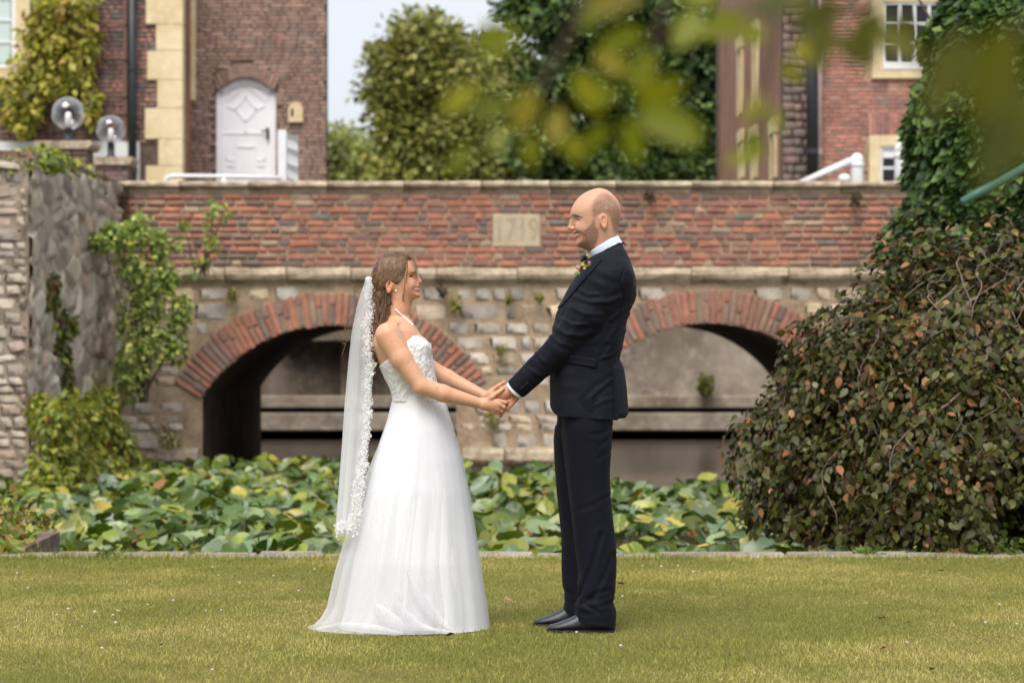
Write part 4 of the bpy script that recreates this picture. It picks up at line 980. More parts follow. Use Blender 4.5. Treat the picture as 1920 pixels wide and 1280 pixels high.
mo = [[(418, 250), (505, 250)], [(461, 250), (461, 228), (442, 205), (461, 180), (480, 205), (461, 228)], [(442, 205), (424, 198)], [(480, 205), (498, 198)], [(424, 190), (440, 178), (461, 158)], [(498, 190), (484, 178), (461, 158)], [(445, 335), (445, 275), (478, 275), (478, 335)], [(424, 262), (424, 300), (440, 300)], [(498, 262), (498, 300), (482, 300)], [(424, 310), (440, 310)], [(482, 310), (498, 310)], [(424, 242), (424, 205)], [(498, 242), (498, 205)]]
for q in mo: strip('moulding', [(dxp(a), dzp(b_)) for a, b_ in q], .045, door, M['door_white'], None, .016)
hd = MB().cbox(dxp(500), dxp(505), dy - .07, dy - .04, dzp(262), dzp(240), .004).tube([(dxp(502), dy - .05, dzp(247)), (dxp(502), dy - .11, dzp(247)), (dxp(490), dy - .11, dzp(247))], .014, 6).done('handle', M['black_metal'], door)
# niche stone, corner strip
MB().prism([(tx(541), tz(229)), (tx(568), tz(229)), (tx(568), tz(203)), (tx(563), tz(194)), (tx(555), tz(191)), (tx(546), tz(194)), (tx(541), tz(203))], TY - .05, TY + .05).done('bell_stone', M['sandstone'], tower)
MB().cbox(tx(546), tx(551), TY - .07, TY - .051, tz(218), tz(205), .004).done('bell_push', M['black_metal'], tower)
MB().cbox(tx(352), tx(367), TY - .09, TY + .1, tz(190), TZ, .02).done('stone_jamb', M['sandstone'], tower)

# ---------------------------------------------------------------- right house
QY = 44.0
qx, qz = (lambda p: xa(p, QY)), (lambda p: za(p, QY))
rh_ = empty('red_brick_house', (8.5, QY, 3.3), 'red brick house with white sash window and drainpipes at its corner', 'building')
QX, QT = qx(1532), qz(-140)
RPAL2 = [(178, 98, 74), (164, 86, 66), (190, 112, 88), (148, 82, 66), (126, 94, 84), (180, 124, 102)]
UX0, UX1, UZ0, UZ1 = qx(1655), qx(1775), qz(117), qz(4)
LX0, LX1, LZ0, LZ1 = qx(1650), qx(1740), qz(420), qz(275)
mb = MB()
for x0, x1, z0, z1 in [(QX + .02, UX0, 3.2, QT), (UX1, 16, 3.2, QT), (UX0, UX1, UZ1, QT), (UX0, UX1, LZ1, UZ0), (UX0, UX1, 3.2, LZ0)]:
    if z1 > z0: mb.box(x0, x1, QY + .05, QY + .5, z0, z1)
mb.box(QX + .02, 16, QY + .5, QY + 1, 3.2, QT)
wq = mb.done('wall', M['mortar'], rh_)
def skip_q(u, z, a, h): return (UX0 - .22 < u + a and u - a < UX1 + .22 and UZ0 - .32 < z < UZ1 + .2) or (LX0 - .2 < u + a and u - a < LX1 + .2 and z < LZ1 + .2)
rows = lay(QX, 11.5, 3.4, QT, .078, .24, .013, g, skip_q, .003)
brick_mass('brick', rows, lambda u, z: ((u, QY + .085 - g.uniform(0, .008), z), I3), .1, RPAL2, [.27, .25, .2, .16, .06, .06], wq, g, M['brick_house'])
# side wall running back
m = M['side_brick']
MB().box(QX, QX + .5, QY + .4, 65, 3.2, QT + 5).done('side_wall', m, rh_)
sideD = lambda px: QX * FPX / (px - 960)
for px, y0, y1 in [(1390, 215, 92), (1419, 205, 66), (1416, 335, 262), (1452, 335, 250), (1392, 335, 268)]:
    Yd = sideD(px); w = .55
    sw = MB().box(QX - .06, QX + .05, Yd - w, Yd - w + .25, za(y0, Yd), za(y1, Yd)).box(QX - .06, QX + .05, Yd + w - .25, Yd + w, za(y0, Yd), za(y1, Yd)).box(QX - .08, QX + .05, Yd - w - .05, Yd + w + .05, za(y1, Yd) - .001, za(y1, Yd) + .3).done('window', M['sandstone'], rh_)
    MB().box(QX - .012, QX - .002, Yd - w + .25, Yd + w - .25, za(y0, Yd), za(y1, Yd)).done('pane', glass, sw)
MB().cbox(xa(1346, 64.6), xa(1358, 64.6), 64.6, 65.2, 3.2, QT + 5, .02).done('corner_pier', M['mortar_dark'], rh_)
# toothed brick corner
cp = MB().box(QX - .58, QX - .03, QY + .25, QY + .75, 3.2, QT).done('corner_buttress', M['mortar_dark'], rh_)
rows = lay(QX - .60, QX - .02, 3.3, QT, .16, .3, .02, g, None, .015)
brick_mass('brick', rows, lambda u, z: ((u, QY + .27 - g.uniform(0, .05), z), I3), .12, [(112, 74, 62), (96, 66, 56), (126, 84, 70), (84, 60, 54)], None, cp, g)
for px, rr, mm, lab in ((1521, .10, M['black_metal'], 'thick dark drainpipe at the corner of the red house'), (1536, .04, plain('grey_pipe', lin(170, 150, 150), .5, var=.1), 'thin pale pipe beside the dark drainpipe')):
    e = empty('drainpipe', (qx(px), QY - .1, 3.3), lab, 'pipe')
    MB().tube([(qx(px), QY - .1, 3.3), (qx(px), QY - .1, QT)], rr, 12).done('pipe', mm, e, True)
    for zb in (4.6, 6.4): MB().tube([(qx(px), QY - .1, zb), (qx(px), QY - .1, zb + .1)], rr * 1.25, 12).done('collar', mm, e)
# sash windows
def sash(x0, x1, z0, z1, nc, nr, s_w, sill):
    w_ = MB().cbox(x0 - s_w, x0, QY - .04, QY + .2, z0 - sill, z1 + s_w, .008).cbox(x1, x1 + s_w, QY - .04, QY + .2, z0 - sill, z1 + s_w, .008).cbox(x0, x1, QY - .035, QY + .2, z1, z1 + s_w, .008).cbox(x0, x1, QY - .045, QY + .2, z0 - sill, z0 - sill + .17, .008).done('window', M['sandstone'], rh_)
    fr = MB().box(x0, x1, QY - .06, QY + .1, z0 - sill + .171, z0 + .01).box(x0, x0 + .05, QY, QY + .08, z0 + .011, z1).box(x1 - .05, x1, QY, QY + .08, z0 + .011, z1).box(x0 + .05, x1 - .05, QY + .001, QY + .08, z1 - .05, z1)
    cw, ch = (x1 - x0 - .1) / nc, (z1 - z0 - .06) / nr
    for c in range(1, nc): fr.box(x0 + .05 + c * cw - .025, x0 + .05 + c * cw + .025, QY + .01, QY + .07, z0 + .011, z1 - .05)
    for r_ in range(1, nr): fr.box(x0 + .05, x1 - .05, QY + .012, QY + .068, z0 + .01 + r_ * ch - .022, z0 + .01 + r_ * ch + .022)
    fr.done('frame', M['white'], w_)
    for c in range(nc):
        for r_ in range(nr): MB().box(x0 + .05 + c * cw + .02, x0 + .05 + (c + 1) * cw - .02, QY + .04, QY + .046, z0 + .01 + r_ * ch + .02, z0 + .01 + (r_ + 1) * ch - .02).done('pane', glass, w_)
sash(UX0, UX1, UZ0, UZ1, 4, 3, .2, .3)
sash(LX0, LX1, LZ0, LZ1, 2, 4, .2, .3)
MB().box(LX0 + .06, LX1 - .06, QY + .02, QY + .03, qz(296), LZ1 - .07).done('blind', M['white'], rh_)
for i in range(16):
    x = qx(1632) + i * .075; o = link('brick', BME[i % 8], wq, (x, QY + .045, qz(234)), (0, 0, 0), (.064, .12, .42)); o.color = (*pick(RPAL2, 1, None, .1, g)[0], 1)

# ================================================================ LAMPS, RAILS, POSTS
mg, t, b, o = mat_new('lamp_glass')
gl = t.nodes.new('ShaderNodeBsdfGlossy'); gl.inputs['Roughness'].default_value = .04; gl.inputs['Color'].default_value = (.95, .95, 1, 1)
tp = t.nodes.new('ShaderNodeBsdfTransparent'); tp.inputs[0].default_value = (.93, .93, .95, 1)
lwt = t.nodes.new('ShaderNodeLayerWeight'); lwt.inputs['Blend'].default_value = .32; ms = t.nodes.new('ShaderNodeMixShader')
t.links.new(lwt.outputs['Facing'], ms.inputs[0]); t.links.new(tp.outputs[0], ms.inputs[1]); t.links.new(gl.outputs[0], ms.inputs[2]); t.links.new(ms.outputs[0], o.inputs[0])
def pillar_lamp(px, pyc, rpx, Y, cap_y0, cap_y1, cx0, cx1, lab_p, lab_l):
    c = at(px, pyc, Y); r_ = rpx * Y / FPX; zt = za(cap_y0, Y); zb = za(cap_y1, Y); hw = (cx1 - cx0) / 2 * Y / FPX; cxm = xa((cx0 + cx1) / 2, Y)
    p = empty('brick_pillar', (cxm, Y, 2.2), lab_p, 'pillar', 'brick gate pillars with lamps')
    MB().prism([(cxm - hw, zt), (cxm + hw, zt), (cxm + hw, zt - .05), (cxm + hw * .86, zb), (cxm - hw * .86, zb), (cxm - hw, zt - .05)][::-1], Y - hw, Y + hw).done('cap', M['coping'], p)
    w = hw * .8; sh = MB().box(cxm - w + .01, cxm + w - .01, Y - w + .01, Y + w - .01, 2.15, zb).done('shaft', M['mortar_dark'], p)
    rows = lay(cxm - w, cxm + w, 2.2, zb, .08, .24, .013, g)
    for (u, z_, l, h) in rows:
        o_ = link('brick', BME[g.integers(0, 8)], sh, (u, Y - w + .03, z_), (0, 0, 0), (l, .1, h)); o_.color = (*pick([(120, 62, 54), (104, 60, 54), (132, 74, 60), (92, 58, 54)], 1, None, .1, g)[0], 1)
    l_ = empty('globe_lamp', (c.x, Y, zt), lab_l, 'lamp', 'clear globe lamps on the pillars')
    MB().lathe((c.x, Y, zt), [(r_ * .6, 0), (r_ * .55, .02), (r_ * .26, .04), (r_ * .24, c.z - r_ * .93 - zt), (r_ * .34, c.z - r_ * .9 - zt)], 16).done('base', M['black_metal'], l_, True)
    prof = [(r_ * math.sin(a), c.z - r_ * math.cos(a) - zt) for a in np.linspace(.3, math.pi - .02, 18)]
    MB().lathe((c.x, Y, zt), prof, 28).done('globe', mg, l_, True)
    MB().lathe((c.x, Y, zt), [(r_ * .2, c.z - r_ * .92 - zt), (r_ * .2, c.z - r_ * .1 - zt), (r_ * .15, c.z + r_ * .06 - zt), (.005, c.z + r_ * .1 - zt)], 12).done('bulb', plain('lamp_tube', (.85, .85, .85), .4), l_, True)
pillar_lamp(128, 213, 31, 29.0 + 2.2, 268, 283, 74, 180, 'taller brick pillar behind the ivy-capped wall', 'larger clear globe lamp on the taller brick pillar')
pillar_lamp(208, 243, 27, 35.5, 297, 312, 172, 254, 'lower brick pillar next to the black downpipe', 'smaller clear globe lamp on the lower pillar')
fnc = empty('white_railing', (xa(430, 38), 38, 2.6), 'low white tubular rail behind the bridge parapet', 'railing')
ryl = 38
MB().tube([at(310, 352, ryl), at(310, 340, ryl), at(314, 333, ryl), at(324, 330, ryl), at(420, 331, ryl), at(528, 334, ryl)], .034, 10).done('rail', M['white'], fnc, True)
MB().tube([at(310, 352, ryl), (xa(310, ryl), ryl, 2.2)], .045, 8).tube([at(420, 334, ryl), (xa(420, ryl), ryl, 2.2)], .04, 8).done('post', M['white'], fnc, True)
gt = empty('white_gate', (xa(540, 38.5), 38.5, 2.6), 'white timber gate seen almost edge-on beside the tower door', 'gate')
ga, gb = Vector((xa(530, 38.3), 38.3, 0)), Vector((xa(556, 39.9), 39.9, 0))
MB().cbox(ga.x - .07, ga.x + .07, 38.2, 38.35, 2.5, za(245, 38.3), .01).done('post', M['white'], gt)
for f in (.25, .5, .75, 1.0):
    p = ga.lerp(gb, f); MB().box(p.x - .025, p.x + .025, p.y - .03, p.y + .03, 2.9, za(249 + 14 * f, p.y)).done('bar', M['white'], gt)
for py in (252, 278, 308, 334):
    z0, z1 = za(py, 38.3), za(py + 10, 39.9) - (0)
    V = [(ga.x, ga.y, z0 - .04), (gb.x, gb.y, z1 - .04), (gb.x, gb.y, z1 + .04), (ga.x, ga.y, z0 + .04)]; V += [(x + .03, y - .01, z_) for x, y, z_ in V]
    mk('rail', V, [(0, 1, 2, 3), (7, 6, 5, 4), (0, 4, 5, 1), (1, 5, 6, 2), (2, 6, 7, 3), (3, 7, 4, 0)], M['white'], gt)
def white_post(px, py0, wpx, Y, lab):
    e = empty('white_post', (xa(px, Y), Y, 2.2), lab, 'post', 'white drawbridge posts'); r_ = wpx / 2 * Y / FPX; zt = za(py0, Y)
    MB().lathe((xa(px, Y), Y, 0), [(r_, 2.2), (r_, zt - r_)] + [(r_ * math.cos(a), zt - r_ + r_ * math.sin(a)) for a in np.linspace(.2, 1.5, 6)], 18).done('shaft', M['white'], e, True)
    MB().lathe((xa(px, Y), Y, 0), [(r_ * 1.12, zt - r_ * 2.1), (r_ * 1.12, zt - r_ * 1.7)], 18).done('collar', M['white'], e, True); return e
p1 = white_post(1607, 287, 24, 37.5, 'round-topped white post in the open on the bridge'); white_post(1690, 268, 26, 39, 'white post half hidden by the ivy')
tag(MB().tube([at(1500, 345, 37.4), at(1596, 301, 37.5)], .055, 10).done('white_handrail', M['white'], None, True), 'sloping white handrail running down from the post', 'handrail')
tag(MB().lathe(at(1583, 345, 37.2), [(.05, 0), (.09, .05), (.095, .1), (.06, .14), (.01, .16)], 14).done('stub_post', M['white'], None, True), 'small white stub beside the round-topped post', 'post')

# ================================================================ BRANCHES CLOSE TO THE CAMERA
g = np.random.default_rng(81)
def oval_leaf(L_=1., W_=.5):
    V = [(0, 0, 0)]
    for f in (.2, .45, .7, .88): V += [(W_ * .5 * math.sin(math.pi * f ** .85), f, .05), (-W_ * .5 * math.sin(math.pi * f ** .85), f, .05)]
    V += [(0, 1, -.04)] + [(0, f, 0) for f in (.2, .45, .7, .88)]
    F = []
    R_, L2, Mi = [1, 3, 5, 7], [2, 4, 6, 8], [10, 11, 12, 13]
    F += [(0, R_[0], Mi[0]), (0, Mi[0], L2[0])]
    for i in range(3): F += [(R_[i], R_[i + 1], Mi[i + 1]), (R_[i], Mi[i + 1], Mi[i]), (Mi[i], Mi[i + 1], L2[i + 1]), (Mi[i], L2[i + 1], L2[i])]
    F += [(R_[3], 9, Mi[3]), (Mi[3], 9, L2[3])]
    return np.array(V), F
OLV, OLF = oval_leaf(1, .52)
LSM = make_mesh('leaf', OLV, OLF, leaf_mat('near_leaf', .45, .45, .3, objcol=True, tint=(1.5, 1.5, .5)), True)
def near_branch(lab, path, leaves, dist, size, pal):
    """path and leaves in photo pixels at about dist metres"""
    pts = [at(px, py, dist) for px, py in path]
    e = empty('overhanging_branch', pts[0], lab, 'branch', 'leafy branches hanging in front of the lens')
    MB().tube(pts, [.004] + [.003] * (len(pts) - 2) + [.0015], 6).done('twig', M['bark'], e, True)
    for px, py, ang, s_ in leaves:
        d = dist + g.uniform(-.12, .12); p = at(px, py, d)
        # ang: direction the tip points in the picture, degrees anticlockwise from right
        y_ = Vector((math.cos(R(ang)), g.normal(0, .25), math.sin(R(ang)))).normalized(); nr = Vector((g.normal(0, .35), -1, g.normal(.2, .35)))
        x_ = y_.cross(nr).normalized(); z_ = x_.cross(y_); m3 = Matrix((x_, y_, z_)).transposed()
        o_ = link('leaf', LSM, e, p, m3.to_euler(), (size * s_,) * 3); o_.color = (*pick(pal, 1, None, .1, g)[0], 1)
OLIV = [(118, 124, 24), (132, 132, 28), (104, 114, 22), (138, 126, 34)]
DK = [(76, 82, 16), (88, 88, 20), (68, 74, 16)]
near_branch('blurred olive branch dipping before the dark trees', [(1120, -120), (1090, 20), (1040, 120), (1000, 190), (960, 230)],
    [(940, 115, 110, 1.1), (900, 160, 215, 1.2), (890, 270, 230, 1.0), (960, 190, 200, 1.0), (1000, 160, 250, 1.2), (1050, 200, 260, 1.1), (1080, 130, 300, 1.2), (980, 60, 190, 1.2), (1090, 60, 60, 1.2), (1100, 20, 20, 1.2), (950, 240, 235, .8), (990, 250, 275, .9), (1060, 250, 300, .8), (1110, 100, 330, 1.1)], 2.0, .036, OLIV)
near_branch('blurred branch with leaves spread like a fan above the groom', [(1260, -120), (1240, 40), (1220, 140), (1200, 200)],
    [(1190, 190, 20, 1.3), (1190, 215, 345, 1.6), (1170, 220, 290, 1.2), (1160, 190, 150, .9), (1180, 170, 60, 1.2), (1140, 230, 230, 1.0), (1230, 235, 340, 1.3), (1210, 60, 200, 1.2), (1200, 10, 150, 1.2), (1160, 40, 100, 1.0)], 2.0, .036, OLIV)
near_branch('small sprig of blurred leaves hanging before the red house', [(1470, -100), (1450, 60), (1430, 180), (1420, 260)],
    [(1430, 175, 240, .7), (1440, 200, 300, .6), (1420, 240, 250, .7), (1440, 270, 210, .8), (1430, 290, 190, .9), (1460, 120, 330, .7), (1480, 100, 10, .9), (1440, 60, 190, .9), (1500, 70, 310, .9), (1400, 30, 200, 1.2), (1350, 10, 160, 1.2), (1310, 20, 240, 1.1)], 2.2, .046, [(124, 128, 34), (138, 134, 48), (108, 114, 28)])
near_branch('dark blurred leaves along the top before the red house', [(1760, -120), (1680, -20), (1600, 20), (1520, 30)],
    [(1590, 10, 200, 1.3), (1550, 30, 260, 1.2), (1610, 30, 280, 1.2), (1650, 10, 250, 1.2), (1530, 10, 170, 1.1), (1680, 20, 300, 1.0), (1570, 60, 300, .9), (1640, 50, 320, 1.1), (1490, 10, 190, 1.1)], 1.9, .040, [(82, 82, 20), (72, 76, 18), (94, 92, 24)])
near_branch('very blurred dark olive branch filling the upper corner', [(2050, -150), (1960, 0), (1880, 100), (1830, 200)],
    [(1815, 50, 250, 1.4), (1900, 40, 250, 1.5), (1840, 120, 270, 1.3), (1890, 140, 280, 1.3), (1900, 210, 250, 1.2)], 1.35, .040, DK)
# ================================================================ PEOPLE
PY = 10.1
SC = PY / FPX
def q3(px, py, Y=PY): return np.array((xa(px, Y), Y, za(py, Y)))
def chaikin(p, it=2):
    p = np.asarray(p, float)
    for _ in range(it):
        n = np.roll(p, -1, 0); p = np.stack([p * .75 + n * .25, p * .25 + n * .75], 1).reshape(-1, 2)
    return p
def poly_world(px, it=2):
    p = chaikin(px, it); return np.stack([(p[:, 0] - 960) * SC, CAMH - (p[:, 1] - 640) * SC], 1)
def poly_sdf(P, poly):
    """signed distance (inside negative) of points P (n,2) to a closed polygon"""
    d2 = np.full(len(P), 1e9); ins = np.zeros(len(P), bool); a = poly; b_ = np.roll(poly, -1, 0)
    for i in range(len(a)):
        e = b_[i] - a[i]; w = P - a[i]; t_ = np.clip((w @ e) / max(e @ e, 1e-12), 0, 1)
        dd = w - t_[:, None] * e; d2 = np.minimum(d2, (dd * dd).sum(1))
        c = (a[i, 1] > P[:, 1]) != (b_[i, 1] > P[:, 1])
        if c.any():
            xi = a[i, 0] + (P[:, 1] - a[i, 1]) * (e[0] / (e[1] if abs(e[1]) > 1e-12 else 1e-12)); ins ^= c & (P[:, 0] < xi)
    d = np.sqrt(d2); return np.where(ins, -d, d)
def poly_mask(P, px, soft=.004, it=1):
    return np.clip(.5 - poly_sdf(P[:, [0, 2]], poly_world(px, it)) / soft, 0, 1)
class Field:
    def __init__(s, lo, hi, h):
        s.lo = np.array(lo, float); s.h = h; s.n = np.ceil((np.array(hi) - s.lo) / h).astype(int) + 1
        s.ax = [s.lo[i] + h * np.arange(s.n[i]) for i in range(3)]; s.D = np.full(tuple(s.n), .05, np.float32)
    def win(s, lo, hi):
        return tuple(slice(max(0, int((lo[i] - s.lo[i]) / s.h)), max(0, min(s.n[i], int((hi[i] - s.lo[i]) / s.h) + 2))) for i in range(3))
    def grid(s, w): return np.meshgrid(*[s.ax[i][w[i]].astype(np.float32) for i in range(3)], indexing='ij', sparse=True)
    def put(s, w, d, k, op='u'):
        a = s.D[w]
        if a.size == 0: return
        if op == 'u':
            if k > 0:
                h = np.clip(.5 + .5 * (d - a) / k, 0, 1); s.D[w] = d * (1 - h) + a * h - k * h * (1 - h)
            else: s.D[w] = np.minimum(a, d)
        elif op == 's':
            if k > 0:
                h = np.clip(.5 - .5 * (a + d) / k, 0, 1); s.D[w] = a * (1 - h) - d * h + k * h * (1 - h)
            else: s.D[w] = np.maximum(a, -d)
    def ell(s, c, r, k=.01, op='u', rot=0.):
        c, r = np.array(c, float), np.array(r, float); m = r.max() + k * 1.5 + .004; w = s.win(c - m, c + m); X, Y, Z = s.grid(w)
        X, Y, Z = X - c[0], Y - c[1], Z - c[2]
        if rot: X, Z = X * math.cos(rot) + Z * math.sin(rot), -X * math.sin(rot) + Z * math.cos(rot)
        k0 = np.sqrt((X / r[0]) ** 2 + (Y / r[1]) ** 2 + (Z / r[2]) ** 2); k1 = np.sqrt((X / r[0] ** 2) ** 2 + (Y / r[1] ** 2) ** 2 + (Z / r[2] ** 2) ** 2)
        s.put(w, (k0 * (k0 - 1) / np.maximum(k1, 1e-6)).astype(np.float32), k, op)
    def cone(s, a, b_, ra, rb, k=.006, op='u', cut=None):
        a, b_ = np.array(a, float), np.array(b_, float); m = max(ra, rb) + k * 1.5 + .004
        w = s.win(np.minimum(a, b_) - m, np.maximum(a, b_) + m); X, Y, Z = s.grid(w); e = b_ - a; L2 = max(e @ e, 1e-12)
        t_ = np.clip(((X - a[0]) * e[0] + (Y - a[1]) * e[1] + (Z - a[2]) * e[2]) / L2, 0, 1)
        d = np.sqrt((X - a[0] - t_ * e[0]) ** 2 + (Y - a[1] - t_ * e[1]) ** 2 + (Z - a[2] - t_ * e[2]) ** 2) - (ra + (rb - ra) * t_)
        if cut is not None:
            p, n_ = cut; d = np.maximum(d, (X - p[0]) * n_[0] + (Y - p[1]) * n_[1] + (Z - p[2]) * n_[2])
        s.put(w, d.astype(np.float32), k, op)
    def chain(s, pts, rad, k=.006):
        for i in range(len(pts) - 1): s.cone(pts[i], pts[i + 1], rad[i], rad[i + 1], k)
    def slab_d(s, px, Rr, W, yc=PY, p=2.0, it=2):
        """silhouette px swollen to half width W (number or function of z)"""
        pw = poly_world(px, it); Wm = .3
        lo = np.array((pw[:, 0].min() - .03, yc - Wm, pw[:, 1].min() - .03)); hi = np.array((pw[:, 0].max() + .03, yc + Wm, pw[:, 1].max() + .03))
        w = s.win(lo, hi); xs, ys, zs = [s.ax[i][w[i]] for i in range(3)]
        XX, ZZ = np.meshgrid(xs, zs, indexing='ij'); d2 = poly_sdf(np.stack([XX.ravel(), ZZ.ravel()], 1), pw).reshape(XX.shape)
        Wz = W(XX, ZZ) if callable(W) else np.full(XX.shape, W); RR = Rr(XX, ZZ) if callable(Rr) else np.full(XX.shape, Rr)
        u = np.maximum((d2 + RR) / RR, 0)
        f = (u[:, None, :] ** p + (np.abs(ys[None, :, None] - yc) / Wz[:, None, :]) ** p) ** (1 / p) - 1
        return w, (f * np.minimum(RR, Wz)[:, None, :]).astype(np.float32)
    def slab(s, px, Rr, W, k=.01, yc=PY, p=2.0, it=2, op='u'):
        w, d = s.slab_d(px, Rr, W, yc, p, it); s.put(w, d, k, op)
    def mesh(s, smooth=2):
        D = s.D; nx, ny, nz = D.shape; I = D < 0
        cnt = np.zeros((nx - 1, ny - 1, nz - 1), np.int8)
        for a in (0, 1):
            for b_ in (0, 1):
                for c in (0, 1): cnt += I[a:nx - 1 + a, b_:ny - 1 + b_, c:nz - 1 + c]
        act = (cnt > 0) & (cnt < 8); ci = np.argwhere(act); n = len(ci); idx = np.full(act.shape, -1, np.int32); idx[act] = np.arange(n)
        cor = np.array([(a, b_, c) for a in (0, 1) for b_ in (0, 1) for c in (0, 1)])
        val = np.stack([D[ci[:, 0] + o_[0], ci[:, 1] + o_[1], ci[:, 2] + o_[2]] for o_ in cor], 1)
        acc = np.zeros((n, 3)); num = np.zeros(n)
        for i in range(8):
            for j in range(i + 1, 8):
                if np.abs(cor[i] - cor[j]).sum() != 1: continue
                va, vb = val[:, i], val[:, j]; m = (va < 0) != (vb < 0); t_ = np.where(m, va / np.where(m, va - vb, 1), 0)
                acc += np.where(m[:, None], cor[i] + t_[:, None] * (cor[j] - cor[i]), 0); num += m
        V = s.lo + s.h * (ci + acc / num[:, None])
        Fs = []
        for ax in range(3):
            sl0 = [slice(None)] * 3; sl1 = [slice(None)] * 3; sl0[ax] = slice(0, -1); sl1[ax] = slice(1, None)
            a, b_ = I[tuple(sl0)], I[tuple(sl1)]; e = np.argwhere(a != b_); u, v = [(1, 2), (2, 0), (0, 1)][ax]
            ok = (e[:, u] > 0) & (e[:, v] > 0) & (e[:, u] < act.shape[u]) & (e[:, v] < act.shape[v]); e = e[ok]
            def cell(du, dv):
                q = e.copy(); q[:, u] += du; q[:, v] += dv; return idx[q[:, 0], q[:, 1], q[:, 2]]
            f = np.stack([cell(-1, -1), cell(0, -1), cell(0, 0), cell(-1, 0)], 1)
            flip = b_[e[:, 0], e[:, 1], e[:, 2]]; f[flip] = f[flip][:, ::-1]; Fs.append(f)
        F = np.concatenate(Fs); V = smooth_np(V, F, smooth); return V, F
def smooth_np(V, F, it, lam=.5):
    if it == 0: return V
    E = np.concatenate([F[:, [i, (i + 1) % F.shape[1]]] for i in range(F.shape[1])]); n = len(V)
    a = np.concatenate([E[:, 0], E[:, 1]]); b_ = np.concatenate([E[:, 1], E[:, 0]]); deg = np.maximum(np.bincount(a, minlength=n), 1)
    for _ in range(it):
        S = np.stack([np.bincount(a, weights=V[b_, k], minlength=n) for k in range(3)], 1) / deg[:, None]; V = V + lam * (S - V)
    return V
def vnormals(V, F):
    a = np.cross(V[F[:, 2]] - V[F[:, 0]], V[F[:, (3 if F.shape[1] == 4 else 1)]] - V[F[:, 1]]) if F.shape[1] == 4 else np.cross(V[F[:, 1]] - V[F[:, 0]], V[F[:, 2]] - V[F[:, 0]])
    N = np.stack([sum(np.bincount(F[:, i], weights=a[:, k], minlength=len(V)) for i in range(F.shape[1])) for k in range(3)], 1); return norm(N)
def seg_dist(P2, line):
    """distance of 2-d points to a polyline"""
    line = np.asarray(line, float); d = np.full(len(P2), 1e9)
    for a, b_ in zip(line[:-1], line[1:]):
        e = b_ - a; t_ = np.clip(((P2 - a) @ e) / max(e @ e, 1e-12), 0, 1); d = np.minimum(d, np.linalg.norm(P2 - a - t_[:, None] * e, axis=1))
    return d
def to_px(V): return np.stack([960 + V[:, 0] * FPX / V[:, 1], 640 - (V[:, 2] - CAMH) * FPX / V[:, 1]], 1)
def folds(V, F, strokes, side=-1, yc=PY):
    """raise or press cloth along strokes given in photo pixels: (points, width px, height m)"""
    N = vnormals(V, F); p = to_px(V); D = np.zeros(len(V)); vis = np.clip((yc - V[:, 1]) * 14 * (-side) + .3, 0, 1) if side else 1.0
    for pts, w, h in strokes:
        lo, hi = np.min(pts, 0) - 4 * w, np.max(pts, 0) + 4 * w; m = ((p > lo) & (p < hi)).all(1)
        if not m.any(): continue
        w = w * .78; h = h * .72; d = seg_dist(p[m], pts); D[m] += h * np.exp(-(d / w) ** 2) - .45 * h * np.exp(-((d - 2.1 * w) / (1.1 * w)) ** 2)
    return V + N * (D * vis)[:, None]
from mathutils.bvhtree import BVHTree
def bvh_of(V, F): return BVHTree.FromPolygons([tuple(v) for v in V], [tuple(int(i) for i in f) for f in F])
CAMP = Vector((0, 0, CAMH))
def hit(bv, px, py, fallback=PY):
    d = (Vector(q3(px, py, PY)) - CAMP).normalized(); h, n_, i, t_ = bv.ray_cast(CAMP, d)
    if h is None: return Vector(q3(px, py, fallback)), Vector((0, -1, 0))
    return h, (n_ if n_.dot(d) < 0 else -n_)
def patch(name, bv, quad, mat, parent, nu=10, nv=8, off=.004, th=.004):
    """a cloth piece lying on a surface; quad = four photo points"""
    P = [np.array(p, float) for p in quad]; top, bot = [], []; V = []
    for j in range(nv + 1):
        for i in range(nu + 1):
            u, v = i / nu, j / nv; p = P[0] * (1 - u) * (1 - v) + P[1] * u * (1 - v) + P[2] * u * v + P[3] * (1 - u) * v
            h, n_ = hit(bv, *p); V.append(h + n_ * off)
    m = len(V); nn = [Vector((0, -1, 0))] * m; V2 = [v + Vector((0, th * 1.5, 0)) for v in V]
    F = []; w = nu + 1
    for j in range(nv):
        for i in range(nu):
            a = j * w + i; F += [(a, a + 1, a + w + 1, a + w)]
    ring_ = list(range(nu + 1)) + [nu + w * j for j in range(1, nv + 1)] + [nv * w + i for i in range(nu - 1, -1, -1)] + [w * j for j in range(nv - 1, 0, -1)]
    for k in range(len(ring_)): a, b_ = ring_[k], ring_[(k + 1) % len(ring_)]; F.append((b_, a, a + m, b_ + m))
    return mk(name, [tuple(v) for v in V + V2], F, mat, parent, True)
def loft(rings, closed=True, cap=False):
    """rings: list of (n,3) arrays"""
    n = len(rings[0]); V = np.concatenate(rings); F = []
    m = n if closed else n - 1
    i = np.arange(m); 
    for j in range(len(rings) - 1): F.append(np.stack([j * n + i, j * n + (i + 1) % n, (j + 1) * n + (i + 1) % n, (j + 1) * n + i], 1))
    return V, np.concatenate(F)

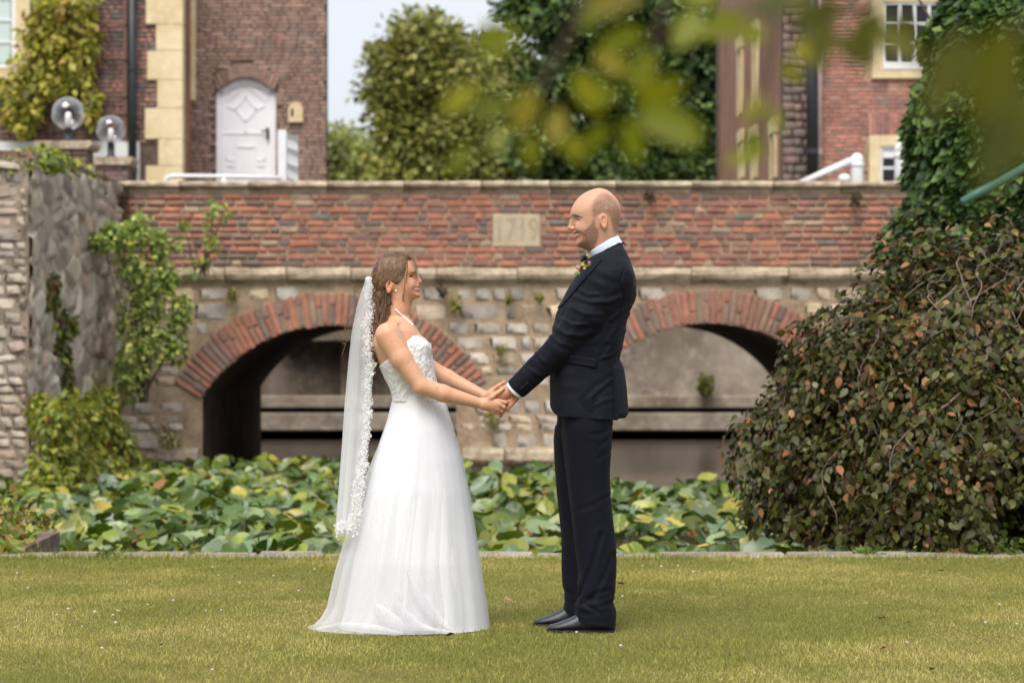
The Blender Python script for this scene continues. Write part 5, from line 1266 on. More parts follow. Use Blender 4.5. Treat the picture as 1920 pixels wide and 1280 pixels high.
# ---------------------------------------------------------------- materials
def skin_mat():
    m, t, b, o = mat_new('skin'); a = t.nodes.new('ShaderNodeAttribute'); a.attribute_name = 'Col'
    n1 = noise(t, 60, 4, .6); n2 = noise(t, 420, 3, .6); n3 = noise(t, 18, 4, .6)
    c = mixc(t, ramp(t, n1, [(.3, 0.), (.7, 1.)]), mixc(t, 1., a.outputs['Color'], (.9, .86, .83), 'MULTIPLY'), a.outputs['Color']); c = mixc(t, ramp(t, n3, [(.4, 0.), (.7, .6)]), c, mixc(t, 1., a.outputs['Color'], (1.04, .88, .84), 'MULTIPLY'))
    t.links.new(c, b.inputs['Base Color']); b.inputs['Roughness'].default_value = .48; b.inputs['Specular IOR Level'].default_value = .4
    b.inputs['Subsurface Weight'].default_value = .18; b.inputs['Subsurface Radius'].default_value = (1, .35, .2); b.inputs['Subsurface Scale'].default_value = .006
    bump(t, b, n2, .12, .001); return m
def cloth_mat(name, c, rough=.75, sheen=.15, weave=900, var=.08):
    m, t, b, o = mat_new(name); n1 = noise(t, weave, 2, .5); n2 = noise(t, 9, 4, .6)
    cc = mixc(t, ramp(t, n1, [(.35, 0.), (.65, 1.)]), tuple(x * .8 for x in c), tuple(min(1, x * 1.2) for x in c)); cc = mixc(t, ramp(t, n2, [(.35, 0.), (.65, var)]), cc, tuple(min(1, x * 1.5 + .004) for x in c))
    t.links.new(cc, b.inputs['Base Color']); b.inputs['Roughness'].default_value = rough; b.inputs['Specular IOR Level'].default_value = .16
    b.inputs['Sheen Weight'].default_value = sheen; b.inputs['Sheen Roughness'].default_value = .4; bump(t, b, n1, .1, .001); return m
def tulle_mat(name, alpha, edge, c=(.86, .86, .9)):
    m, t, b, o = mat_new(name); t.nodes.remove(b)
    df = t.nodes.new('ShaderNodeBsdfDiffuse'); df.inputs[0].default_value = (*c, 1); tr = t.nodes.new('ShaderNodeBsdfTranslucent'); tr.inputs[0].default_value = (*c, 1)
    m1 = t.nodes.new('ShaderNodeMixShader'); m1.inputs[0].default_value = .45; t.links.new(df.outputs[0], m1.inputs[1]); t.links.new(tr.outputs[0], m1.inputs[2])
    tp = t.nodes.new('ShaderNodeBsdfTransparent'); lw_ = t.nodes.new('ShaderNodeLayerWeight'); lw_.inputs['Blend'].default_value = .4
    mr = t.nodes.new('ShaderNodeMapRange'); mr.inputs['To Min'].default_value = alpha; mr.inputs['To Max'].default_value = edge; t.links.new(lw_.outputs['Facing'], mr.inputs['Value'])
    m2 = t.nodes.new('ShaderNodeMixShader'); t.links.new(mr.outputs[0], m2.inputs[0]); t.links.new(tp.outputs[0], m2.inputs[1]); t.links.new(m1.outputs[0], m2.inputs[2]); t.links.new(m2.outputs[0], o.inputs[0]); return m
def lace_mat():
    m, t, b, o = mat_new('lace'); tcn = t.nodes.new('ShaderNodeTexCoord'); v = t.nodes.new('ShaderNodeTexVoronoi'); v.inputs['Scale'].default_value = 75; t.links.new(tcn.outputs['Object'], v.inputs['Vector'])
    v.feature = 'SMOOTH_F1'; n1 = noise(t, 160, 4, .7)
    c = mixc(t, ramp(t, v.outputs['Distance'], [(.15, 0.), (.6, 1.)]), (.86, .86, .87), (.70, .69, .69)); t.links.new(c, b.inputs['Base Color']); b.inputs['Roughness'].default_value = .7
    md = t.nodes.new('ShaderNodeMath'); md.operation = 'SUBTRACT'; t.links.new(n1, md.inputs[0]); t.links.new(v.outputs['Distance'], md.inputs[1]); bump(t, b, md.outputs[0], .7, .004); return m
M['skin'] = skin_mat()
M['suit'] = cloth_mat('navy_suit', (.0055, .0062, .0125), .72, .02)
M['suit_dark'] = cloth_mat('navy_trouser', (.0045, .0052, .0105), .72, .02)
M['shirt'] = cloth_mat('pale_blue_shirt', (.62, .70, .86), .7, .1)
M['satin'] = plain('white_satin', (.80, .80, .83), .5, var=.02, vscale=3)
M['tulle'] = tulle_mat('tulle', .22, .62, (.92, .92, .95))
M['veil'] = tulle_mat('veil_tulle', .26, .72, (.94, .94, .96))
M['lace'] = lace_mat()
M['petal'] = tulle_mat('lace_flower', .88, 1.0, (.95, .95, .95))
M['lace_net'] = tulle_mat('lace_net', .45, .8, (.9, .9, .92))
M['shoe'] = plain('shoe_leather', (.028, .032, .042), .42, var=.25, vscale=40, bstr=.15)
M['sole'] = plain('shoe_sole', (.015, .015, .017), .7)
M['satin_black'] = plain('bow_satin', (.012, .014, .02), .35)
M['pearl'] = plain('pearl', (.85, .83, .8), .2, spec=.7)
def hair_mat(name, c0, c1):
    m, t, b, o = mat_new(name); a = t.nodes.new('ShaderNodeAttribute'); a.attribute_name = 'Col'; n1 = noise(t, 30, 4, .6, stretch=(1, 3, 1))
    c = mixc(t, ramp(t, n1, [(.3, 0.), (.7, 1.)]), mixc(t, 1., a.outputs['Color'], (.72, .7, .68), 'MULTIPLY'), a.outputs['Color']); t.links.new(c, b.inputs['Base Color'])
    b.inputs['Roughness'].default_value = .38; b.inputs['Specular IOR Level'].default_value = .45; return m
M['hair'] = hair_mat('brown_hair', None, None)

def mirror(p): return np.array((p[0], 2 * PY - p[1], p[2]))
def ear(S, c, rot, s_, side, k=.004):
    c = np.array(c)
    S.ell(c, (.017 * s_, .0085, .031 * s_), .004, 'u', rot)
    S.ell(c + np.array((.001, side * .0065, .004)), (.0105 * s_, .0078, .0215 * s_), .002, 's', rot)
    S.ell(c + np.array((.004 * math.cos(rot), side * .003, -.002)), (.004 * s_, .004, .012 * s_), .003, 'u', rot)
    S.ell(c + np.array((math.sin(rot) * .024 * s_, side * .001, -.026 * s_)), (.009 * s_, .006, .010 * s_), .005)
SK_G = np.array(lin(206, 162, 138)); SK_B = np.array(lin(214, 168, 138))
def blend(C, m, col_, a=1.0):
    m = (m * a)[:, None]; return C * (1 - m) + np.array(col_) * m
def capm(V, a, b_, r, soft):
    """mask near a segment"""
    e = np.array(b_) - np.array(a); t_ = np.clip(((V - a) @ e) / max(e @ e, 1e-12), 0, 1); d = np.linalg.norm(V - np.array(a) - t_[:, None] * e, axis=1); return np.clip((r - d) / soft + .5, 0, 1)

# ================================================================ GROOM
def zpx(Z): return 640 - (Z - CAMH) / SC
def build_groom():
    G = empty('person', (xa(1100, PY), PY, 0), 'man in dark navy suit and bow tie holding hands, facing the bride', 'person')
    hz_ = lambda L_: [(1040 + x / 8, 340 + y / 8) for x, y in L_]
    S = Field(q3(925, 795) - np.array((0, .31, 0)), q3(1205, 347) + np.array((0, .31, 0)), .0026)
    head = hz_([(690, 96), (590, 112), (488, 152), (393, 208), (314, 292), (264, 376), (240, 445), (236, 495), (246, 530), (258, 565), (268, 610), (280, 660), (292, 700), (292, 735), (284, 762), (288, 782), (308, 800), (304, 822), (310, 845), (324, 868), (326, 895), (318, 930), (330, 968), (372, 992), (430, 1012), (500, 1038),
                (545, 1075), (600, 1150), (700, 1250), (960, 1250), (955, 1000), (945, 800), (952, 700), (968, 620), (986, 540), (997, 440), (982, 350), (942, 275), (880, 200), (800, 136)])
    def Wh(X, Z):
        p = zpx(Z); w = np.interp(p, [352, 375, 395, 412, 430, 445, 458, 470, 500], [.070, .077, .078, .074, .069, .061, .054, .052, .050])
        fx = np.clip((1092 - (960 + X / SC)) / 26, 0, 1); return w * (1 - .12 * fx)
    def Rh(X, Z): return np.interp(zpx(Z), [352, 400, 440, 470], [.074, .074, .060, .055])
    S.slab(head, Rh, Wh, .0, p=2.15, it=2)
    f = lambda x, y, dy=0.: q3(1040 + x / 8, 340 + y / 8) + np.array((0, dy, 0))
    # nose
    S.chain([f(286, 560), f(268, 615), f(246, 680)], [.0080, .0092, .0108], .014); S.ell(f(243, 700), (.0125, .0125, .0105), .008)
    for s_ in (-1, 1):
        S.ell(f(278, 712, s_ * .0125), (.010, .0065, .0085), .005)
        S.ell(f(262, 738, s_ * .007), (.005, .004, .003), .002, 's')
        S.ell(f(330, 590, s_ * .040), (.013, .014, .010), .010, 's')                       # socket
        S.ell(f(346, 590, s_ * .0335), (.0125, .0125, .0115), .003)                          # closed eye
        S.cone(f(262, 512, s_ * .012), f(400, 545, s_ * .050), .0065, .005, .008)            # brow
        S.ell(f(400, 700, s_ * .047), (.026, .016, .022), .016)                              # cheek
        S.cone(f(310, 735, s_ * .018), f(395, 760, s_ * .036), .003, .003, .006, 's')        # smile fold
        S.cone(f(300, 783, 0), f(388, 780, s_ * .027), .0050, .0032, .004)                   # upper lip
        S.cone(f(316, 838, 0), f(380, 800, s_ * .027), .0058, .0030, .004)                   # lower lip
        S.cone(f(296, 806, 0), f(384, 792, s_ * .030), .0030, .0022, .002, 's')              # mouth
        ear(S, f(724, 612, s_ * .0765), R(8) , .95, s_)
        S.cone(f(660, 560, s_ * .071), f(655, 690, s_ * .066), .004, .004, .010)
    # hidden torso, arms
    S.slab([(1110, 505), (1140, 490), (1165, 505), (1180, 540), (1165, 600), (1150, 680), (1150, 780), (1050, 775), (1045, 680), (1055, 600), (1075, 540)], .09, .16, .02, p=2.3)
    near, far = (1, -1)
    for sd_ in (-1, 1):      # -1 near the camera
        Yy = lambda d: PY + sd_ * d
        S.chain([q3(1144, 520, Yy(.17)), q3(1048, 650, Yy(.15)), q3(966, 729, Yy(.105))], [.05, .04, .026], .012)
        ox, oy = (0, 0) if sd_ < 0 else (4, -9)
        h = lambda x, y, d: q3(x + ox, y + oy, Yy(d))
        # hand: wrist, four metacarpals, four fingers closing on hers, thumb
        w = h(962, 731, .103)
        mc = [h(937, 738, .104), h(932, 743.5, .106), h(935, 749.5, .100), h(941, 753, .09)]
        for q in mc: S.cone(w, q, .016, .0112, .010)
        fg = [[h(936, 748, .102), h(944, 752, .085)], [h(936, 755, .100), h(945, 759, .08)], [h(940, 759, .094), h(949, 761, .075)], [h(946, 760, .085), h(953, 761, .068)]]
        for q, (a, b_), r_ in zip(mc, fg, (.0098, .0098, .0092, .008)): S.chain([q, a, b_], [r_, r_ * .95, r_ * .8], .0035)
        S.chain([h(962, 736, .085), h(968, 747, .090), h(958, 758, .098), h(949, 766, .103)], [.0135, .0112, .0100, .0078], .004)
    V, F = S.mesh(2)
    C = np.repeat(SK_G[None], len(V), 0); P2 = V
    nz = vnoise(V, 260, 3) * .6 + vnoise(V, 700, 4) * .4
    isb = zpx(V[:, 2]) < 480
    C = blend(C, capm(V, f(300, 700), f(420, 700), .05, .04), np.array(lin(206, 140, 112)), .35)
    for s_ in (-1, 1):
        C = blend(C, capm(V, f(722, 590, s_ * .075), f(722, 660, s_ * .075), .022, .012), lin(212, 140, 114), .45)
    C = blend(C, poly_mask(V, hz_([(600, 240), (700, 185), (800, 195), (900, 280), (980, 400), (975, 600), (945, 800), (880, 790), (850, 650), (800, 520), (730, 480), (650, 520), (590, 575), (548, 500), (555, 380)]), .014) * np.clip(.55 + .8 * (nz - .4), .25, 1), lin(84, 66, 54), .78)
    C = blend(C, poly_mask(V, hz_([(590, 570), (612, 700), (660, 770), (640, 900), (560, 1060), (430, 1030), (330, 975), (330, 930), (380, 900), (420, 850), (420, 790), (470, 720), (540, 650), (565, 600)]), .010) * np.clip(.75 + .9 * (nz - .45), .3, 1), lin(66, 48, 38), .66)
    C = blend(C, poly_mask(V, hz_([(290, 738), (340, 735), (395, 755), (430, 800), (420, 830), (392, 780), (300, 775)]), .004) * (nz + .2).clip(0, 1), lin(92, 66, 50), .6)
    for s_ in (-1, 1):
        C = blend(C, capm(V, f(258, 738, s_ * .007), f(268, 738, s_ * .007), .003, .002), lin(90, 50, 42), .8)
    off = (np.abs(V[:, 1] - PY) > .009).astype(float)
    C = blend(C, poly_mask(V, hz_([(258, 506), (300, 508), (360, 528), (418, 556), (405, 570), (350, 550), (290, 534), (262, 530)]), .003) * off, lin(54, 40, 32), .9)
    C = blend(C, poly_mask(V, hz_([(298, 560), (335, 572), (388, 580), (372, 598), (322, 592), (304, 578)]), .0025) * off, lin(44, 31, 27), .92)
    C = blend(C, poly_mask(V, hz_([(310, 605), (370, 612), (400, 600), (380, 622), (330, 620)]), .004) * off, lin(160, 108, 88), .5)
    C = blend(C, poly_mask(V, hz_([(282, 764), (330, 766), (400, 776), (392, 788), (310, 790), (288, 784)]), .002), lin(168, 92, 82), .8)
    C = blend(C, poly_mask(V, hz_([(308, 824), (345, 818), (388, 800), (390, 810), (360, 838), (320, 862), (308, 845)]), .002), lin(184, 104, 94), .85)
    C = blend(C, poly_mask(V, hz_([(300, 790), (396, 784), (378, 808), (332, 820), (304, 818)]), .0015), lin(216, 198, 180), .85)
    C = blend(C, poly_mask(V, hz_([(392, 776), (402, 772), (402, 790), (392, 792)]), .002), lin(90, 50, 42), .8)
    nail = capm(V, q3(949.5, 766.5, PY - .103), q3(952, 764, PY - .106), .0055, .003); C = blend(C, nail, lin(222, 160, 146), .7)
    hands = np.clip((1000 - (960 + V[:, 0] / SC)) / 10, 0, 1) * (V[:, 2] < q3(0, 690)[2]); C = blend(C, hands, lin(196, 134, 106), .6)
    mk('body', V, F, M['skin'], G, True, C)

    # ---- jacket
    J = Field(q3(940, 800) - np.array((0, .34, 0)), q3(1205, 440) + np.array((0, .34, 0)), .0036)
    tors = [(1098, 486), (1086, 504), (1074, 528), (1060, 550), (1049, 572), (1041, 592), (1036, 615), (1033, 655), (1031, 705), (1031, 742), (1033, 780), (1036, 840), (1060, 880), (1130, 880), (1158, 840), (1160, 785), (1160, 740), (1158, 705), (1161, 672), (1167, 654), (1171, 630), (1175, 602), (1182, 583), (1190, 565), (1194, 545), (1191, 520), (1185, 499), (1178, 480), (1170, 464), (1160, 458), (1140, 466), (1118, 476)]
    def Wj(X, Z): return np.interp(zpx(Z), [455, 480, 510, 560, 620, 680, 740, 790], [.10, .165, .215, .205, .185, .172, .182, .192])
    def Rj(X, Z): return np.interp(zpx(Z), [455, 500, 560, 790], [.055, .085, .105, .10])
    w, d = J.slab_d(tors, Rj, Wj, PY, 2.4)
    zb = za(786, PY); X, Y, Z = J.grid(w)
    hemz = CAMH - (np.interp(960 + J.ax[0][w[0]] / SC, [1030, 1033, 1038, 1047, 1095, 1150, 1165], [752, 764, 773, 779, 782.5, 786, 787]) - 640) * SC
    d = np.maximum(d, (hemz[:, None, None] - Z) * .9); J.put(w, d.astype(np.float32), 0)
    # neck opening
    J.cone(q3(1150, 428), q3(1122, 488), .067, .064, .004, 's')
    for sd_ in (-1, 1):
        Yy = lambda dd: PY + sd_ * dd
        cuff, dirv = q3(967, 729.5, Yy(.105)), norm(q3(967, 729.5, Yy(.105)) - q3(1046, 652, Yy(.15)))
        J.cone(q3(1150, 520, Yy(.150)), q3(1100, 590, Yy(.165)), .078, .070, .022)
        J.cone(q3(1100, 590, Yy(.165)), q3(1047, 654, Yy(.15)), .070, .058, .014)
        J.cone(q3(1047, 654, Yy(.15)), cuff + dirv * .02, .058, .046, .010, cut=(cuff, dirv))
        # collar roll
        J.chain([q3(1166, 458, Yy(.0)), q3(1161, 461, Yy(.045)), q3(1142, 470, Yy(.074)), q3(1118, 483, Yy(.066)), q3(1101, 497, Yy(.045))], [.012, .012, .012, .011, .008], .006)
    V, F = J.mesh(2)
    st = [([(1078, 556), (1105, 566), (1140, 566), (1165, 556)], 5, .0065), ([(1084, 540), (1100, 552), (1120, 552)], 4, .004), ([(1070, 575), (1095, 588), (1128, 590)], 5, .004), ([(1038, 612), (1060, 626), (1090, 630), (1112, 622)], 5, .007), ([(1030, 628), (1050, 644), (1072, 650)], 4, .004),
          ([(1050, 596), (1072, 608), (1100, 608)], 4, .005), ([(1178, 588), (1160, 606), (1140, 640)], 5, .005), ([(1182, 575), (1160, 585), (1145, 600)], 4, .005), ([(1170, 620), (1150, 640), (1135, 668)], 5, .005), ([(1166, 650), (1150, 664), (1128, 672)], 4, .004),
          ([(1146, 712), (1120, 732), (1100, 752)], 5, .006), ([(1154, 745), (1130, 752), (1108, 762)], 5, .004), ([(990, 690), (1010, 704), (1028, 702)], 4, .003), ([(1005, 662), (1022, 680)], 4, .003), ([(1170, 505), (1163, 530), (1168, 560), (1160, 585)], 3, -.004), ([(1150, 466), (1158, 490), (1166, 508)], 3, -.002), ([(1112, 660), (1108, 720), (1112, 780)], 3, -.002), ([(1047, 560), (1037, 600)], 4, .004), ([(1100, 520), (1130, 535)], 8, .004), ([(1120, 505), (1150, 520)], 8, .003), ([(1060, 640), (1090, 600)], 7, .004)]
    V = folds(V, F, st)
    N = vnormals(V, F); V = V + N * ((vnoise(V * np.array((1, 1, 2.2)), 17, 6) - .5) * .004 + (vnoise(V, 45, 8) - .5) * .0008)[:, None]
    jk = mk('jacket', V, F, M['suit'], G, True); bv = bvh_of(V, F)
    patch('pocket_flap', bv, [(1069, 665), (1121, 672.5), (1118, 690), (1060, 681)], M['suit'], jk, 10, 5, .004)
    patch('lapel', bv, [(1122, 481), (1128, 489), (1052, 577), (1044, 578)], M['suit'], jk, 6, 14, .004)
    patch('lapel', bv, [(1122, 481), (1106, 512), (1092, 518), (1101, 493)], M['suit'], jk, 6, 8, .0035)
    patch('breast_pocket', bv, [(1068, 541), (1084, 536), (1085, 540), (1068, 546)], M['suit'], jk, 6, 2, .003)
    for px, py in ((976.5, 727.5), (980, 724), (984.5, 720.5), (989, 717)):
        h_, n_ = hit(bv, px, py); bt_ = MB(); x_ = n_.orthogonal().normalized(); y_ = n_.cross(x_); ring_ = []
        for rr, oo in ((.0045, -.001), (.0045, .003), (.0028, .003), (.0020, .0018)): ring_ += [tuple(h_ + n_ * oo + (x_ * math.cos(a) + y_ * math.sin(a)) * rr) for a in np.linspace(0, 2 * math.pi, 11)[:-1]]
        bt_.add(ring_, [(j * 10 + i, j * 10 + (i + 1) % 10, (j + 1) * 10 + (i + 1) % 10, (j + 1) * 10 + i) for j in range(3) for i in range(10)] + [tuple(range(30, 40))]).done('button', plain('button_dark', (.03, .03, .04), .25), jk)
    # back vent flap
    vp = [(1162, 672), (1170, 690), (1175, 722), (1179, 774), (1173, 783), (1166, 776), (1158, 742), (1149, 706)]
    MBv = MB(); pw = [(q3(*p)[0], q3(*p)[2]) for p in vp]; n = len(pw)
    for yv in (-.09, -.02, .05, .12): pass
    V = []; ys = np.linspace(-.135, .135, 9)
    for yv in ys: V += [(x - .045 * (yv / .135) ** 2 * (1 if True else 0), PY + yv, z_ ) for x, z_ in pw]
    F = [(j * n + i, j * n + (i + 1) % n, (j + 1) * n + (i + 1) % n, (j + 1) * n + i) for j in range(8) for i in range(n)] + [tuple(range(n))[::-1], tuple(8 * n + i for i in range(n))]
    mk('vent_flap', V, F, M['suit'], jk, False)
    # ---- shirt collar and cuffs
    rings = []
    th = np.linspace(0, 2 * math.pi, 48, endpoint=False)
    for k, (lift, rr) in enumerate(((-.050, .068), (-.02, .0665), (.0, .0655), (.005, .0640), (.002, .0620), (-.03, .060))):
        c = q3(1132.5, 457.5); ct = np.array((math.cos(R(29)), 0, math.sin(R(29)))); up_ = np.array((-math.sin(R(29)), 0, math.cos(R(29))))
        rings.append(c + np.outer(np.cos(th) * (rr + .004), ct) + np.outer(np.sin(th) * rr * .97, (0, 1, 0)) + np.outer(np.full(48, lift) + .004 * np.cos(th) , up_))
    V, F = loft(rings); sh = mk('shirt_collar', V, F, M['shirt'], G, True)
    for sd_ in (-1, 1):
        Yy = lambda dd: PY + sd_ * dd
        a, b_ = q3(1046, 652, Yy(.15)), q3(967, 729.5, Yy(.105)); dv = Vector(norm(b_ - a)); b_ = Vector(b_); x_ = dv.orthogonal().normalized(); y_ = dv.cross(x_); rings = []
        for t_, rr in ((-.03, .0425), (.006, .0425), (.0125, .042), (.0135, .0405), (.010, .0385), (-.03, .038)): rings.append(np.array([tuple(b_ + dv * t_ + (x_ * math.cos(q) + y_ * math.sin(q)) * rr) for q in np.linspace(0, 2 * math.pi, 33)[:-1]]))
        V, F = loft(rings); mk('shirt_cuff', V, F, cloth_mat('white_cuff', (.72, .77, .88), .7, .05), G, True)
    # shirt front sliver and bow tie
    S2 = Field(q3(1085, 500) - np.array((0, .06, 0)), q3(1115, 466) + np.array((0, .06, 0)), .0022)
    kn = q3(1099, 484)
    S2.ell(kn, (.009, .010, .010), .003, 'u', R(-20))
    for s_ in (-1, 1):
        S2.cone(kn + np.array((-.003, s_ * .006, 0)), kn + np.array((-.012, s_ * .040, .002)), .007, .013, .003)
        S2.ell(kn + np.array((-.013, s_ * .048, .001)), (.007, .012, .020), .004, 'u', R(-25))
    V, F = S2.mesh(1); mk('bow_tie', V, F, M['satin_black'], G, True)
    # ---- trousers
    th = np.linspace(0, 2 * math.pi, 72, endpoint=False)
    def leg(front, back, Yc, ry, hem, seed):
        fy, fx = np.array([p[1] for p in front]), np.array([p[0] for p in front]); by, bxx = np.array([p[1] for p in back]), np.array([p[0] for p in back])
        rings = []; N_ = 110
        for j in range(N_):
            y = 745 + (hem[0] - 745) * j / (N_ - 1)
            xf, xb = np.interp(y, fy, fx), np.interp(y, by, bxx); cx, rx = (xf + xb) / 2, (xb - xf) / 2
            ryy = np.interp(y, [745, 800, 900, 1000, 1080, 1160], ry)
            c_, s_ = np.cos(th), np.sin(th); pw_ = 2 / 2.15
            ex = np.sign(c_) * np.abs(c_) ** pw_; ey = np.sign(s_) * np.abs(s_) ** pw_
            # pressed crease on the front
            cr = 1 + .06 * np.exp(-((th - math.pi) / .16) ** 2) * (y > 800)
            f = (y - 1090) / 60; fold_ = 1 + (.028 * math.exp(-((y - 1128) / 10) ** 2) - .035 * math.exp(-((y - 1112) / 8) ** 2)) * (1 + .6 * np.sin(3 * th + seed))
            tilt = (hem[1] - hem[0]) * max(0, (y - 1040) / (hem[0] - 1040)) if y > 1040 else 0
            yy = y + tilt * (1 - c_) / 2 - 0
            yy = y + tilt * (c_ + 1) / 2
            Px = cx + ex * rx * fold_ * np.where(c_ < 0, cr, 1); Yv = Yc + ey * ryy * fold_
            rings.append(np.stack([(Px - 960) * SC, Yv, CAMH - (yy - 640) * SC], 1))
        V, F = loft(rings); return V, F
    nf = [(1052, 745), (1053, 796), (1061, 868), (1067, 922), (1074, 976), (1080, 1029), (1085, 1070), (1083, 1110), (1078, 1140), (1076, 1160)]
    nb_ = [(1148, 745), (1147, 796), (1144, 850), (1142, 886), (1145, 947), (1149, 983), (1153, 1019), (1154, 1065), (1150, 1118), (1153, 1137), (1153, 1170)]
    ff = [(1046, 745), (1045, 789), (1041, 825), (1043, 868), (1047, 922), (1052, 976), (1056, 1019), (1056, 1065), (1058, 1105), (1063, 1130), (1058, 1150)]
    fb = [(1140, 745), (1138, 800), (1126, 900), (1124, 960), (1128, 1020), (1128, 1080), (1124, 1120), (1124, 1155)]
    RY_ = [.10, .10, .082, .076, .078, .084]
    tr = None
    for nm, fr, bk_, Yc, hem, sdx in (('n', nf, nb_, PY - .088, (1155, 1169), 1), ('f', ff, fb, PY + .095, (1146, 1157), 4)):
        V, F = leg(fr, bk_, Yc, RY_, hem, sdx)
        if nm == 'n':
            st = [([(1118, 945), (1085, 955), (1070, 965)], 5, .003), ([(1146, 930), (1120, 940)], 4, .004), ([(1128, 1000), (1110, 1060), (1084, 1120)], 5, .009), ([(1150, 1040), (1130, 1085), (1105, 1128)], 5, .006), ([(1082, 1128), (1100, 1134), (1120, 1146)], 4, .008), ([(1150, 1120), (1125, 1130), (1105, 1132)], 4, -.007), ([(1142, 1105), (1120, 1112), (1098, 1128)], 5, .007), ([(1146, 800), (1130, 812), (1110, 815)], 4, .005), ([(1145, 820), (1125, 835)], 4, .005), ([(1144, 845), (1120, 862)], 4, .004), ([(1114, 790), (1110, 880), (1117, 1000), (1125, 1080)], 2.5, -.003), ([(1140, 1148), (1118, 1150), (1090, 1150)], 4, .004), ([(1076, 1090), (1088, 1110), (1080, 1125)], 4, .006)]
            V = folds(V, F, st, -1, PY + .0)
        Nn = vnormals(V, F); V = V + Nn * ((vnoise(V * np.array((1.8, 1.2, .35)), 14, 4 + sdx) - .5) * .003)[:, None]
        if tr is None: tr = mk('trousers', V, F, M['suit_dark'], G, True)
        else: Vt, Ft = V, F
    # second leg and seat belong to the same garment
    old = tr.data; Va = np.array([tuple(v.co) for v in old.vertices]) + np.array(WL[tr.name]); Fa = np.array([tuple(p.vertices) for p in old.polygons])
    bpy.data.objects.remove(tr); mk('trousers', np.concatenate([Va, Vt]), np.concatenate([Fa, Ft + len(Va)]), M['suit_dark'], G, True)
    # ---- shoes
    def shoe(toe, heel, Yc, zb_, lab=None):
        rings = []; L_ = (heel - toe) * SC; x0 = (toe - 960) * SC * Yc / PY
        for f, hw, ht in ((0, .012, .010), (.02, .022, .017), (.07, .032, .024), (.16, .040, .032), (.28, .045, .044), (.40, .043, .060), (.52, .038, .082), (.64, .036, .095), (.78, .035, .098), (.90, .034, .090), (.97, .029, .075), (1.0, .018, .055)):
            ang = np.linspace(-.45 * math.pi, 1.45 * math.pi, 22); c_, s_ = np.cos(ang), np.sin(ang)
            rings.append(np.stack([np.full(22, x0 + f * L_), Yc + hw * np.sign(c_) * np.abs(c_) ** .85, zb_ + .004 + np.maximum(0, (s_ * .5 + .5)) ** 1.0 * ht * (1 - .12 * (np.abs(c_) > .9))], 1))
        V, F = loft(rings, True); F = [tuple(f_) for f_ in F] + [tuple(range(22))[::-1], tuple(11 * 22 + i for i in range(22))]
        e = mk('shoe', V, F, M['shoe'], G, True)
        so = [(.0, .014), (.03, .026), (.12, .040), (.26, .047), (.42, .043), (.58, .036), (.8, .036), (.94, .033), (1.0, .02)]
        pts = [(x0 + f * L_ - .003, Yc - w_) for f, w_ in so] + [(x0 + f * L_ - .003, Yc + w_) for f, w_ in so[::-1]]
        V = [(x, y, zb_ - .002) for x, y in pts] + [(x, y, zb_ + .007) for x, y in pts]; n = len(pts)
        mk('sole', V, [tuple(range(n))[::-1], tuple(range(n, 2 * n))] + [(i, (i + 1) % n, n + (i + 1) % n, n + i) for i in range(n)], M['sole'], e)
        for k in range(4):
            xx = x0 + (.36 + .055 * k) * L_; zt = zb_ + .047 + .012 * k; MB().tube([(xx, Yc - .022, zt - .012), (xx - .004, Yc - .01, zt + .004), (xx - .004, Yc + .01, zt + .004), (xx, Yc + .022, zt - .012)], .002, 5).done('lace', M['sole'], e)
    shoe(1026, 1152, PY - .10, .004); shoe(1000, 1126, PY + .11, .004)
    # ---- flower in the lapel
    B0, n_ = hit(bv, 1093, 502); bo = empty('boutonniere', B0, 'small boutonniere of red, yellow and pink blooms on the dark lapel', 'flower')
    def bloom(px, py, r_, c, k=0):
        p, nn = hit(bv, px, py); p = p + nn * (.010 + k); mb = MB(); V = []; F = []
        for ring_i, (np_, rr, zz) in enumerate(((7, 1.0, .2), (5, .6, .5))):
            for i in range(np_):
                a = 2 * math.pi * i / np_ + ring_i; d = Vector((math.cos(a), -zz, math.sin(a))).normalized(); s_ = Vector((-math.sin(a), 0, math.cos(a)))
                mb.add([p, p + d * r_ * rr * .6 + s_ * r_ * .35, p + d * r_ * rr, p + d * r_ * rr * .6 - s_ * r_ * .35], [(0, 1, 2, 3)])
        mb.done('bloom', plain('bloom', lin(*c), .6, var=.15, vscale=100), bo)
    for a in ((1083.5, 501, .011, (206, 74, 52)), (1089, 502, .010, (204, 176, 178), .003), (1096, 497, .009, (206, 190, 60)), (1092, 493, .008, (196, 186, 70)), (1107, 495, .008, (190, 110, 120)), (1101, 501, .008, (150, 120, 60)), (1087, 507, .007, (220, 120, 60)), (1099, 505, .007, (196, 180, 80))): bloom(*a)
    for px, py, a, L_ in ((1091, 489, 100, .030), (1084, 512, 250, .032), (1080, 515, 230, .026), (1098, 488, 60, .022), (1104, 500, 20, .02), (1088, 510, 280, .026)):
        p, nn = hit(bv, px, py); p += nn * .008; d = Vector((math.cos(R(a)), -.25, math.sin(R(a)))); s_ = Vector((-math.sin(R(a)), 0, math.cos(R(a)))) * .007
        mk('leaf', [p - d * L_ * .2, p + d * L_ * .3 + s_, p + d * L_ * .8, p + d * L_ * .3 - s_], [(0, 1, 2, 3)], plain('bout_leaf', lin(96, 120, 62), .5), bo)
    return G
build_groom()
